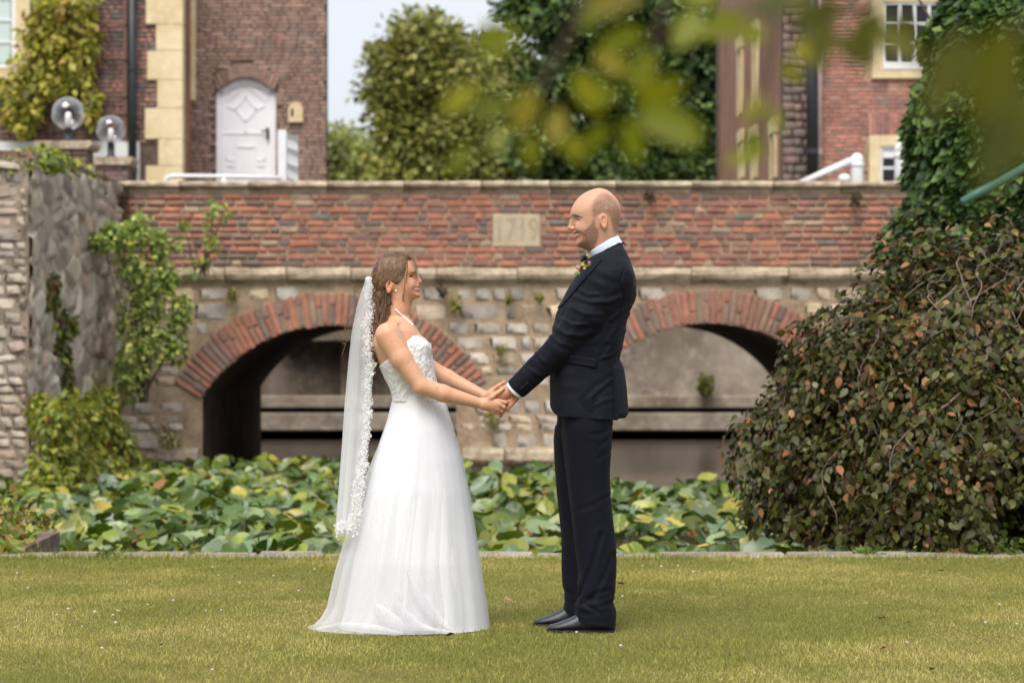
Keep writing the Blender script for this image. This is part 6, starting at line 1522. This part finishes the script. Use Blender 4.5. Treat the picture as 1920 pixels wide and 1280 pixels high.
# ================================================================ BRIDE
def build_bride():
    Bd = empty('person', (xa(765, PY), PY, 0), 'woman in white strapless wedding dress and long veil, facing the groom', 'person')
    z6 = lambda L_: [(640 + x / 7.111, 460 + y / 7.111) for x, y in L_]
    f = lambda x, y, dy=0.: q3(640 + x / 7.111, 460 + y / 7.111) + np.array((0, dy, 0))
    S = Field(q3(690, 800) - np.array((0, .26, 0)), q3(962, 466) + np.array((0, .26, 0)), .0025)
    head = z6([(800, 112), (860, 128), (920, 172), (965, 225), (995, 285), (1010, 335), (1014, 365), (1004, 392), (1000, 415), (1006, 450), (1016, 490), (1028, 515), (1044, 535), (1046, 552), (1034, 568), (1046, 590), (1044, 608), (1032, 622), (1044, 638), (1056, 658), (1052, 685), (1025, 702), (985, 712), (935, 738),
               (918, 775), (905, 840), (890, 930), (760, 990), (640, 960), (622, 860), (610, 760), (560, 690), (490, 620), (440, 530), (425, 440), (445, 350), (500, 245), (600, 150), (700, 115)])
    def Wh(X, Z): 
        p = zpx(Z); w = np.interp(p, [472, 490, 508, 525, 540, 552, 562, 575, 600], [.060, .069, .071, .067, .061, .055, .050, .049, .052])
        fx = np.clip(((960 + X / SC) - 764) / 22, 0, 1); return w * (1 - .14 * fx)
    S.slab(head, lambda X, Z: np.interp(zpx(Z), [470, 520, 555, 600], [.062, .062, .052, .045]), Wh, 0, p=2.1)
    S.chain([f(985, 395), f(1010, 435), f(1040, 472)], [.0066, .0075, .0088], .012); S.ell(f(1045, 482), (.0100, .0098, .0085), .007)
    for s_ in (-1, 1):
        S.ell(f(1022, 500, s_ * .0105), (.0085, .0055, .0070), .005)
        S.ell(f(1034, 515, s_ * .006), (.0045, .0035, .0028), .002, 's')
        S.ell(f(962, 418, s_ * .037), (.012, .012, .0085), .009, 's')
        S.ell(f(944, 420, s_ * .0305), (.0118, .0118, .0108), .003)
        S.cone(f(948, 402, s_ * .035), f(920, 412, s_ * .043), .004, .003, .004)
        S.ell(f(900, 520, s_ * .043), (.025, .015, .021), .014)
        S.cone(f(1034, 548, 0), f(965, 566, s_ * .026), .0046, .0030, .004)
        S.cone(f(1034, 602, 0), f(972, 592, s_ * .024), .0054, .0032, .004)
        S.cone(f(1040, 572, 0), f(962, 574, s_ * .028), .0048, .0026, .002, 's')
        S.cone(f(1018, 574, 0), f(965, 576, s_ * .020), .0050, .0036, .001)
        ear(S, f(650, 548, s_ * .0700), R(-6), .86, s_)
        S.cone(f(705, 520, s_ * .066), f(705, 600, s_ * .060), .004, .004, .010)
    # neck, chest, shoulders
    S.chain([f(770, 720), f(745, 860), f(720, 1010)], [.050, .0475, .056], .02)
    tors = [(742, 592), (722, 602), (707, 615), (699, 632), (698, 648), (703, 664), (712, 684), (722, 704), (737, 730), (745, 748), (752, 800), (812, 800), (818, 750), (814, 716), (810, 692), (806, 672), (803, 655), (797, 640), (789, 627), (781, 614), (771, 601), (760, 593)]
    Wt = lambda X, Z: np.interp(zpx(Z), [590, 605, 620, 650, 680, 715, 745, 800], [.07, .12, .142, .142, .135, .112, .098, .08])
    Rt = lambda X, Z: np.interp(zpx(Z), [590, 620, 660, 800], [.045, .06, .075, .075])
    w, dt = S.slab_d(tors, Rt, Wt, PY, 2.25); S.put(w, dt, .014)
    bust = [(q3(787, 652, PY + s_ * .062), (.044, .052, .046)) for s_ in (-1, 1)]
    for c, r_ in bust: S.ell(c, r_, .02)
    for s_ in (-1, 1): S.cone(f(880, 985, s_ * .012), q3(742, 606, PY + s_ * .135), .008, .007, .016)      # collar bones
    for sd_ in (-1, 1):
        Yy = lambda d: PY + sd_ * d
        if sd_ < 0:
            sh, el, wr = q3(727, 628, Yy(.150)), q3(790, 724, Yy(.175)), q3(905, 757, Yy(.115)); mid = q3(752, 672, Yy(.168)); fm = q3(830, 737, Yy(.158))
        else:
            sh, el, wr = q3(742, 618, Yy(.150)), q3(806, 690, Yy(.175)), q3(908, 741, Yy(.11)); mid = q3(765, 655, Yy(.168)); fm = q3(838, 708, Yy(.158))
        S.chain([sh, mid, el], [.052, .0425, .0350], .016); S.chain([el, fm, wr], [.0360, .0350, .0205], .012)
        ox, oy = (0, 0) if sd_ < 0 else (2, -13)
        h = lambda x, y, d: q3(x + ox, y + oy, Yy(d))
        w_ = h(908, 757, .115)
        mc = [h(934, 751, .121), h(936, 758, .126), h(933, 766, .121), h(926, 771, .112)]
        for q in mc: S.cone(w_, q, .0205, .0100, .012)
        fg = [[h(948, 754, .120), h(953, 757, .095), h(949, 758, .078)], [h(945, 763, .121), h(948, 767, .095), h(941, 767, .080)], [h(941, 770.5, .112), h(943, 773, .088), h(936, 772, .075)], [h(934, 776.5, .104), h(940, 779, .088), h(938, 781, .074)]]
        for q, pts, r_ in zip(mc, fg, (.0088, .0086, .0080, .0068)): S.chain([q] + pts, [r_, r_ * .95, r_ * .88, r_ * .75], .0035)
        S.chain([h(912, 753, .120), h(922, 744, .128), h(933, 736, .124), h(944, 728.5, .119)], [.0150, .0110, .0092, .0070], .006)
    V, F = S.mesh(2)
    C = np.repeat(SK_B[None], len(V), 0)
    C = blend(C, capm(V, f(880, 520), f(980, 500), .045, .04), lin(214, 148, 120), .5)
    C = blend(C, np.clip((V[:, 2] - q3(0, 590)[2]) / .05, 0, 1), lin(212, 156, 126), .5)
    for s_ in (-1, 1):
        C = blend(C, capm(V, f(650, 530, s_ * .069), f(655, 600, s_ * .069), .022, .012), lin(206, 134, 102), .45)
    off = (np.abs(V[:, 1] - PY) > .008).astype(float)
    C = blend(C, poly_mask(V, z6([(895, 388), (935, 362), (985, 352), (1008, 358), (985, 366), (940, 376), (905, 396)]), .003) * off, lin(112, 82, 60), .75)
    C = blend(C, poly_mask(V, z6([(908, 412), (932, 396), (962, 396), (985, 402), (968, 412), (950, 428), (922, 432)]), .002) * off, lin(44, 32, 28), .95)
    C = blend(C, poly_mask(V, z6([(955, 566), (1000, 544), (1046, 538), (1050, 552), (1000, 562), (962, 573)]), .0018), lin(184, 108, 94), .75)
    C = blend(C, poly_mask(V, z6([(972, 592), (1010, 597), (1046, 586), (1054, 600), (1036, 614), (1000, 613)]), .0018), lin(194, 116, 102), .75)
    C = blend(C, poly_mask(V, z6([(966, 572), (1002, 564), (1050, 558), (1050, 580), (1010, 590), (978, 587)]), .0015), lin(214, 196, 178), .85)
    C = blend(C, poly_mask(V, z6([(950, 560), (962, 566), (964, 582), (952, 578)]), .002), lin(140, 82, 66), .7)
    for px, py in ((730, 610), (735, 640), (748, 632), (765, 680), (742, 603), (783, 700), (820, 727)):
        C = blend(C, (np.linalg.norm(to_px(V) - np.array((px, py)), axis=1) < 1.0) * (V[:, 1] < PY).astype(float), lin(110, 66, 46), .8)
    hands = np.clip(((960 + V[:, 0] / SC) - 905) / 15, 0, 1); C = blend(C, hands, lin(208, 148, 118), .5)
    mk('body', V, F, M['skin'], Bd, True, C)
    # ---- bodice: follows the chest, ends at a sweetheart neckline
    D2 = Field(q3(700, 800) - np.array((0, .2, 0)), q3(835, 620) + np.array((0, .2, 0)), .0028)
    tors2 = [(711, 672), (710, 684), (719, 704), (732, 730), (737, 748), (732, 770), (730, 830), (842, 830), (834, 770), (828, 750), (819, 716), (814, 692), (811, 672), (807, 655), (801, 641), (793, 629), (780, 618), (760, 618), (730, 640)]
    w, dt = D2.slab_d(tors2, Rt, lambda X, Z: np.interp(zpx(Z), [590, 605, 620, 650, 680, 715, 745, 800], [.07, .125, .147, .147, .142, .122, .114, .13]), PY, 2.25); D2.put(w, dt, 0)
    for c, r_ in bust: D2.ell(c, np.array(r_) + .006, .018)
    X, Y, Z = D2.grid((slice(None),) * 3)
    ppx = 960 + D2.ax[0] / SC; yy = np.interp(ppx, [700, 713, 733, 752, 771, 778, 785, 790, 800, 812], [690, 685, 671, 650, 634, 631, 632, 634, 640, 650])
    ztop = (CAMH - (yy - 640) * SC)[:, None, None] + .010 * (np.abs(Y - PY) / .07 - .7).clip(-1, .5) * (ppx[:, None, None] > 770)
    D2.D = np.maximum(D2.D, (Z - ztop) * .8).astype(np.float32); D2.D = np.maximum(D2.D, (za(752, PY) - Z)).astype(np.float32)
    V, F = D2.mesh(1); N = vnormals(V, F); V = V + N * ((vnoise(V, 110, 5) - .5) * .0035 + (vnoise(V, 55, 6) - .5) * .003)[:, None]
    bod = mk('bodice', V, F, M['lace'], Bd, True)
    # ---- skirt
    n = 220; th = np.linspace(0, 2 * math.pi, n, endpoint=False)
    def skirt(left, right, depth, Yc, amp, seed, rows=90, y0=739, y1=1186, ks=(9, 13, 17, 23)):
        g = np.random.default_rng(seed); ph = g.uniform(0, 6.28, len(ks)); rings = []; th = np.linspace(0, 2 * math.pi, n, endpoint=False)
        for j in range(rows):
            y = y0 + (y1 - y0) * (j / (rows - 1)) ** .95; t_ = (y - y0) / (y1 - y0)
            xl, xr = np.interp(y, *zip(*[(b_, a) for a, b_ in left])), np.interp(y, *zip(*[(b_, a) for a, b_ in right])); d = np.interp(t_, *zip(*depth)); yc = np.interp(t_, *zip(*Yc))
            a_ = amp * (.12 + t_ ** .8); m = sum((.55 + .45 * math.sin(4 * t_ + p)) * np.cos(k * th + p + 1.6 * np.sin(2 * th + p) + 1.1 * np.sin(3 * th + 2 * p) + .5 * t_ * k ** .4 * math.sin(p * 5)) / (1 + i * .35) for i, (k, p) in enumerate(zip(ks, ph)))
            c_, s_ = np.cos(th), np.sin(th); mm = a_ * m / 2
            x = (xl + xr) / 2 + c_ * (xr - xl) / 2 * (1 + .35 * mm * (1 - np.abs(c_)) )
            yw = yc + s_ * d * (1 + mm)
            z_ = np.maximum(.004, za(y, PY) + 0 * x)
            rings.append(np.stack([(x - 960) * SC, yw, z_], 1))
        return loft(rings)
    LIN = [(739, 742), (728, 780), (712, 830), (698, 880), (684, 940), (672, 1000), (662, 1060), (650, 1120), (636, 1186)]
    RIN = [(826, 742), (835, 760), (847, 800), (864, 860), (878, 930), (889, 1000), (901, 1080), (908, 1140), (914, 1186)]
    V, F = skirt(LIN, RIN, [(0, .116), (.15, .155), (.4, .20), (.7, .24), (1, .255)], [(0, PY), (1, PY + .035)], .05, 3, ks=(4, 7, 11, 17))
    mk('skirt', V, F, M['satin'], Bd, True)
    LT = [(737, 742), (725, 790), (707, 840), (690, 880), (666, 950), (649, 1000), (627, 1072), (611, 1140), (600, 1160), (580, 1180), (575, 1186)]
    RT = [(828, 742), (838, 760), (850, 800), (868, 860), (882, 930), (893, 1000), (905, 1080), (914, 1140), (920, 1186)]
    V, F = skirt(LT, RT, [(0, .119), (.15, .162), (.4, .215), (.7, .255), (.95, .275), (1, .29)], [(0, PY), (1, PY + .045)], .085, 8, ks=(4, 7, 11, 19, 33))
    mk('tulle_overskirt', V, F, M['tulle'], Bd, True)
    LT2 = [(a + 14, b_) for a, b_ in LT]; V, F = skirt(LT2, [(a - 4, b_) for a, b_ in RT], [(0, .1175), (.15, .158), (.4, .208), (.7, .248), (1, .27)], [(0, PY), (1, PY + .04)], .085, 14, ks=(5, 9, 14, 23, 41))
    mk('tulle_underskirt', V, F, M['tulle'], Bd, True)
    # swept folds of tulle lying at the hem
    g = np.random.default_rng(4)
    for (pts, w0, w1) in [([(700, 1130), (730, 1165), (770, 1180), (860, 1184)], 30, 8), ([(760, 1060), (785, 1120), (815, 1160), (850, 1182)], 24, 14), ([(590, 1180), (640, 1172), (700, 1178), (760, 1188)], 10, 12), ([(740, 1100), (745, 1140), (780, 1172), (830, 1186)], 18, 10)]:
        ctrl = np.array(pts, float); tt = np.linspace(0, len(pts) - 1, 26); cx = np.interp(tt, range(len(pts)), ctrl[:, 0]); cy = np.interp(tt, range(len(pts)), ctrl[:, 1]); cx = np.convolve(np.pad(cx, 2, 'edge'), np.ones(5) / 5, 'valid'); cy = np.convolve(np.pad(cy, 2, 'edge'), np.ones(5) / 5, 'valid')
        rings = []
        for k in range(26):
            w_ = (w0 + (w1 - w0) * k / 25) * math.sin(math.pi * (k + .5) / 26) ** .8 * .8; u = np.linspace(-1, 1, 9); z_ = za(cy[k], 9.87) 
            dx = np.gradient(cx)[k]; dyy = np.gradient(cy)[k]; l_ = math.hypot(dx, dyy); nx_, ny_ = -dyy / l_, dx / l_
            px_, py_ = cx[k] + u * w_ * nx_, cy[k] + u * w_ * ny_; Yv = 9.868 - .018 * (1 - u ** 2) + .012 * (1190 - cy[k]) / 60
            rings.append(np.stack([(px_ - 960) * Yv / FPX, Yv, np.maximum(.004, CAMH - (py_ - 640) * Yv / FPX)], 1))
        V, F = loft(rings, False); mk('tulle_fold', V, F, M['tulle'], Bd, True)
    # ---- hair: a shaped mass with strands over it
    H = Field(q3(676, 715) - np.array((0, .11, 0)), q3(795, 462) + np.array((0, .11, 0)), .0028)
    cap = z6([(800, 80), (700, 88), (610, 112), (530, 165), (465, 240), (415, 335), (395, 430), (398, 510), (420, 570), (470, 640), (560, 680), (640, 680), (620, 620), (585, 560), (588, 505), (620, 472), (665, 468), (700, 500), (725, 520), (760, 500), (800, 470), (838, 420), (858, 330), (868, 250), (885, 195), (915, 170), (950, 180), (900, 115), (860, 90)])
    big = z6([(800, 80), (700, 86), (610, 110), (530, 163), (465, 238), (415, 335), (395, 430), (398, 510), (420, 580), (480, 660), (600, 720), (900, 740), (1015, 600), (1015, 350), (985, 220), (910, 120), (860, 90)])
    w, dh = H.slab_d(big, lambda X, Z: np.interp(zpx(Z), [470, 520, 555, 600], [.066, .066, .056, .05]), lambda X, Z: Wh(X, Z) * (1 / (1 - .14 * np.clip(((960 + X / SC) - 764) / 22, 0, 1))) * (1 - .10 * np.clip(((960 + X / SC) - 758) / 22, 0, 1)) + .0065, PY, 2.1)
    XX, ZZ = np.meshgrid(H.ax[0][w[0]], H.ax[2][w[2]], indexing='ij'); dc = poly_sdf(np.stack([XX.ravel(), ZZ.ravel()], 1), poly_world(cap, 1)).reshape(XX.shape)
    H.put(w, np.maximum(dh, dc[:, None, :] * .55 - .001).astype(np.float32), 0)
    fall = [(699, 538), (722, 540), (734, 552), (738, 572), (733, 588), (724, 598), (712, 612), (703, 636), (700, 660), (702, 690), (706, 700), (698, 704), (691, 690), (688, 650), (689, 610), (693, 570)]
    H.slab(fall, .03, .062, .012, p=2.0, it=2)
    V, F = H.mesh(2); N = vnormals(V, F)
    V = V + N * ((vnoise(V * np.array((2.2, 2, .6)), 60, 2) - .5) * .007)[:, None]
    HC = [(128, 98, 74), (104, 78, 60), (84, 62, 48), (68, 50, 40)]
    k = vnoise(V * np.array((2, 2, .5)), 40, 1); C = np.array([lin(*c) for c in HC])[np.clip((k * 4).astype(int), 0, 3)]
    hr = mk('hair', V, F, M['hair'], Bd, True, C); hb = bvh_of(V, F)
    # strands
    g = np.random.default_rng(9); TV, TF, TC = [], [], []; base = 0
    def add_strand(pts, r0, c):
        nonlocal base
        m = len(pts); rr = [r0 * (.7 + .3 * math.sin(math.pi * (.1 + .9 * i / m))) * (1 if i < m - 2 else .5) for i in range(m)]
        v, f_ = tube_np(pts, rr, 4, False); TV.append(np.array(v)); TF.append(np.array(f_) + base); TC.append(np.repeat(np.array(c)[None], len(v), 0)); base += len(v)
    pal = [np.array(lin(*c)) for c in [(152, 120, 92), (134, 102, 78), (114, 86, 64), (94, 70, 52), (164, 132, 102), (122, 94, 72)]]
    def on_hair(px, py, side, lift=.001):
        p = q3(px, py); o_ = Vector((p[0], PY + side * .3, p[2])); h_, n_, i, d_ = hb.ray_cast(o_, Vector((0, -side, 0)))
        return (h_ + Vector((0, side * lift, 0))) if h_ is not None else None
    hl = np.array([(768, 476), (764, 488), (761, 500), (758, 512), (754, 522), (748, 527), (740, 527), (760, 474), (752, 473)])
    for i in range(1150):
        side = -1 if g.random() < .72 else 1
        a = hl[g.integers(0, 7)] * (1 - (t_ := g.random())) + hl[g.integers(0, 9)] * t_ + g.normal(0, .8, 2)
        if g.random() < .35: a = np.array((g.uniform(712, 760), 0)); a[1] = np.interp(a[0], [700, 708, 727, 752, 766], [507, 492, 477, 473.5, 477]) + g.uniform(1, 10)
        e_ = np.array((g.uniform(698, 708), g.uniform(520, 546))); mid = (a + e_) / 2 + np.array((g.normal(0, 2), -9 * min(1, abs(a[0] - e_[0]) / 50) + (a[1] - 500) * .1))
        pts = []; wv = g.uniform(0, 6); wa = g.uniform(.2, 1.3)
        for q in np.linspace(0, 1, 13):
            p = (1 - q) ** 2 * a + 2 * q * (1 - q) * mid + q * q * e_; p = p + np.array((0, wa * math.sin(9 * q + wv))); h_ = on_hair(p[0], p[1], side, .0005 + .002 * g.random())
            if h_ is not None: pts.append(h_)
        if len(pts) > 5: add_strand(pts, g.uniform(.0006, .0012), pal[g.integers(0, 6)] * g.uniform(.85, 1.1))
    for i in range(150):      # loose hair round the temple, breaking the hairline
        a0 = np.array([(868, 215), (862, 260), (855, 310), (846, 360), (838, 400), (880, 195)][g.integers(0, 6)], float) + g.normal(0, 7, 2); m1 = np.array((g.uniform(770, 835), g.uniform(430, 505))); m2 = np.array((g.uniform(640, 720), g.uniform(440, 500))); e1 = np.array((g.uniform(500, 590), g.uniform(470, 590))); pts = []
        for q in np.linspace(0, 1, 15):
            p = (1 - q) ** 3 * a0 + 3 * q * (1 - q) ** 2 * m1 + 3 * q * q * (1 - q) * m2 + q ** 3 * e1 + np.array((0, 4 * math.sin(11 * q + i))); px_, py_ = 640 + p[0] / 7.111, 460 + p[1] / 7.111
            h_ = on_hair(px_, py_, -1, .001); pts.append(h_ if h_ is not None else Vector(q3(px_, py_)) + Vector((0, -(np.interp(py_, [490, 510, 530], [.068, .070, .066]) * (1 - .12 * np.clip((px_ - 764) / 22, 0, 1)) + .003), 0)))
        add_strand(pts, g.uniform(.0007, .0014), pal[g.integers(0, 6)] * g.uniform(.8, 1.05))
    for i in range(520):      # loose waves down the back
        side = -1 if g.random() < .75 else 1
        x0, y0 = (g.uniform(700, 736), g.uniform(540, 556)); yE = g.choice([g.uniform(600, 650), g.uniform(640, 705)]); xE = np.interp(yE, [590, 620, 650, 700], [716, 704, 697, 699]) + g.normal(0, 7)
        wv, wa, wf = g.uniform(0, 6.3), g.uniform(1.5, 5.5), g.uniform(2.0, 3.6); d0, d1 = g.uniform(.02, .066), g.uniform(.01, .07); pts = []
        for q in np.linspace(0, 1, 20):
            x = x0 + (xE - x0) * q ** .8 + wa * q ** .6 * math.sin(wf * 2 * math.pi * q + wv) + (6 * math.sin(math.pi * q) if x0 > 722 else 0); y = y0 + (yE - y0) * q
            yd = d0 + (d1 - d0) * q + .006 * math.cos(wf * 2 * math.pi * q + wv); pts.append(Vector(q3(x, y)) + Vector((0, side * yd, 0)))
        add_strand(pts, g.uniform(.0008, .0016), pal[g.integers(0, 6)] * g.uniform(.8, 1.12))
    for (pts2, nn) in [([(758, 500), (760, 525), (759, 545), (756, 560), (759, 566)], 9), ([(767, 478), (775, 487), (781, 500), (783, 515), (781, 524)], 7), ([(768, 477), (778, 490), (785, 510), (789, 525), (797, 530)], 3), ([(762, 480), (766, 500), (763, 520), (761, 535)], 8), ([(700, 545), (676, 580), (650, 600), (646, 625), (656, 640)], 3), ([(694, 560), (672, 590), (648, 615), (652, 650), (640, 640)], 3), ([(698, 530), (684, 532), (668, 545), (664, 560)], 3), ([(694, 600), (660, 610), (645, 650), (640, 672)], 2), ([(716, 590), (716, 605), (712, 615), (704, 624)], 5)]:
        for k in range(nn):
            p = np.array(pts2, float) + g.normal(0, 1.6, (len(pts2), 2)) * np.linspace(.2, 1, len(pts2))[:, None]; tt = np.linspace(0, len(p) - 1, 22)
            sx_ = np.interp(tt, range(len(p)), p[:, 0]); sy_ = np.interp(tt, range(len(p)), p[:, 1]); sx_ = np.convolve(np.pad(sx_, 3, 'edge'), np.ones(7) / 7, 'valid'); sy_ = np.convolve(np.pad(sy_, 3, 'edge'), np.ones(7) / 7, 'valid')
            yd = -g.uniform(.045, .072) if pts2[0][0] > 705 else -g.uniform(-.02, .06)
            if pts2[0] == (767, 478) or pts2[0] == (768, 477): yd = -g.uniform(.02, .05)
            add_strand([Vector(q3(a, b_)) + Vector((0, yd, 0)) for a, b_ in zip(sx_, sy_)], g.uniform(.0006, .0012), pal[g.integers(0, 6)] * 1.1)
    mk('strands', np.concatenate(TV), np.concatenate(TF), M['hair'], hr, True, np.concatenate(TC))
    # ---- jewellery
    neck = []
    for q in np.linspace(-1, 1, 45):
        a = q * 2.35; x = 748 + 20 * math.cos(a) + 3; y = 592 + 15 * math.cos(a) * .95 + 2; 
        px_ = 742 + 31 * math.cos(a * .62) ; py_ = 585 + 26 * math.cos(a * .62) ** 1.4 if math.cos(a * .62) > 0 else 585
        neck.append((px_, py_, .056 * math.sin(a * .62) / math.sin(2.35 * .62)))
    nb2 = bvh_of(*S.mesh(0)); nk = empty('pearl_necklace', q3(765, 605), 'white pearl necklace round the neck of the bride', 'necklace'); pm_ = make_mesh('pearl', MB().lathe((0, 0, -.0037), [(.0008, 0), (.0028, .0012), (.0037, .0036), (.0028, .006), (.0008, .0072)], 8).V, MB().lathe((0, 0, 0), [(.0008, 0), (.0028, .0012), (.0037, .0036), (.0028, .006), (.0008, .0072)], 8).F, M['pearl'], True)
    for i, s_ in enumerate(np.linspace(0, 1, 24)):
        px_, py_ = np.interp(s_, [0, .35, .7, .88, 1.0], [742, 752, 765, 771, 773]), np.interp(s_, [0, .35, .7, .88, 1.0], [580.5, 590, 601, 607, 609.5]); h_, n_ = hit(nb2, px_, py_, PY - .03)
        link('pearl', pm_, nk, h_ + n_ * .002)
    for i, s_ in enumerate(np.linspace(0, 1, 9)):
        px_, py_ = np.interp(s_, [0, .5, 1], [772.5, 771, 766]), np.interp(s_, [0, .5, 1], [606, 600, 597.5]); link('pearl', pm_, nk, q3(px_, py_, PY + .012 + .04 * s_))
    h_, n_ = hit(nb2, 742.3, 545.3); er = MB().lathe(h_ + n_ * .001 - Vector((0, 0, .004)), [(.001, 0), (.0035, .0015), (.0045, .0045), (.0035, .0075), (.001, .009)], 10).done('earring', M['pearl'], None, True); tag(er, 'single pearl stud in the bride\'s ear', 'earring')
    # ---- veil: U-shaped fall of tulle behind her, lace along the near edge
    ve = empty('bridal_veil', q3(690, 520), 'long sheer white veil with lace flower border hanging behind the bride', 'veil')
    LV = [(688, 519), (678, 545), (668, 580), (660, 620), (653, 680), (646, 760), (641, 840), (637, 900), (633, 960), (630, 998)]
    RV = [(697, 524), (699, 545), (699, 575), (697, 610), (696, 645), (698, 685), (695, 740), (692, 800), (688, 850), (682, 900), (674, 950), (668, 985), (664, 1003)]
    def veil(seed, inset, amp, y1=1003):
        g = np.random.default_rng(seed); rings = []; u = np.linspace(-1, 1, 150); ph = g.uniform(0, 6, 4)
        for j in range(90):
            t_ = j / 89; y = 521 + (y1 - 521) * t_; xl = np.interp(y, *zip(*[(b_, a) for a, b_ in LV])) + inset; xr = np.interp(y, *zip(*[(b_, a) for a, b_ in RV])) - inset * .3
            hw = np.interp(t_, [0, .05, .25, 1], [.012, .045, .085, .12]) - inset * SC
            rip = amp * (.25 + t_) * (np.sin(13 * u + ph[0] + .8 * t_) + .7 * np.sin(23 * u + ph[1] - .6 * t_) + .5 * np.sin(37 * u + ph[2]))
            x = xl + (xr - xl) * np.abs(u) ** 1.7 + rip / SC * (1 - np.abs(u) ** 6) * .9; yd = np.sin(u * math.pi / 2) * hw + rip * .4
            rings.append(np.stack([(x - 960) * SC, PY + .0 + yd, np.full(150, za(y, PY)) + .006 * np.sin(9 * u + ph[3]) * t_], 1))
        return loft(rings, False)
    V, F = veil(2, 0, .004); mk('tulle', V, F, M['veil'], ve, True)
    V, F = veil(5, 6, .005, 996); mk('tulle', V, F, M['veil'], ve, True)
    # lace: petals and sprigs
    g = np.random.default_rng(6); Ps, Bs, Ss, Cs = [], [], [], []
    def petals(px, py, r_, n_, spread, dep):
        for k in range(n_):
            a = g.uniform(0, 6.28); rr = spread * math.sqrt(g.random()); p = q3(px + rr * math.cos(a), py + rr * math.sin(a), PY - dep + g.normal(0, .006)); Ps.append(p); Ss.append(r_ * g.uniform(.6, 1.3)); d = norm(np.array((g.normal(0, .32), -1, g.normal(0, .32)))); Bs.append(d)
    def vx(y): return np.interp(y, *zip(*[(b_, a) for a, b_ in RV])), np.interp((y - 521) / 482, [0, .05, .25, 1], [.012, .045, .085, .12])
    for y in np.arange(524, 990, 2.1):
        x, d = vx(y); wd_ = 4.5 + 5 * abs(math.sin(y * .06)) + (3 if y > 860 else 0) + (4 if y < 640 and y > 600 else 0)
        petals(x - wd_ * .6 + 1.5 * math.sin(y * .11), y, .0064, 10 if y < 870 else 15, wd_, d + .004)
    for x, y, s_, n_ in ((699, 684, 5, 14), (694, 775, 5, 14), (692, 815, 5, 14), (690, 640, 5, 12), (688, 660, 6, 14), (697, 700, 5, 10), (683, 870, 8, 22), (676, 905, 8, 20), (668, 930, 9, 22), (672, 960, 9, 20)): petals(x, y, .012, n_, s_, vx(y)[1] + .007)
    for k in range(26):
        x = g.uniform(632, 668); petals(x, 986 + g.normal(0, 5) + .12 * (x - 632), .013, 7, 7, .10 + g.uniform(0, .03))
    for k in range(14): petals(g.uniform(690, 697), g.uniform(520, 545), .008, 4, 3, .05)
    PT_ = [(0, 0, 0), (.3, .35, .12), (.34, .75, .1), (0, 1, .22), (-.34, .75, .1), (-.3, .35, .12), (0, .5, 0)]; PF = [(0, 1, 6), (1, 2, 6), (2, 3, 6), (3, 4, 6), (4, 5, 6), (5, 0, 6)]
    n_ = len(Ps); B_ = bases(np.array(Bs), g.uniform(0, 6.28, n_)); V, F, C = scatter(PT_, PF, np.array(Ps), B_, np.array(Ss) * 1.0, np.ones((n_, 3)))
    rings = []
    for j in range(120):
        y = 524 + 476 * j / 119; x, d = vx(y); uu = np.linspace(0, 1, 6); wv = 13 + 3 * math.sin(y * .21) + 2 * math.sin(y * .57); xx_ = x + 1.5 * math.sin(y * .11) + 1.6 * math.sin(y * .9) - uu * wv
        rings.append(np.stack([(xx_ - 960) * SC, np.full(6, PY - d - .002) + .012 * uu, np.full(6, za(y, PY))], 1))
    Vn, Fn = loft(rings, False); mk('lace_net', Vn, Fn, M['lace_net'], ve, True)
    o_ = mk('lace_border', V, F, M['petal'], ve, True)
    # white comb that gathers the veil
    MB().lathe(Vector(q3(692, 524)), [(.002, -.012), (.014, -.008), (.018, 0), (.012, .010), (.002, .013)], 14).done('comb', M['petal'], ve, True)
    return Bd
build_bride()
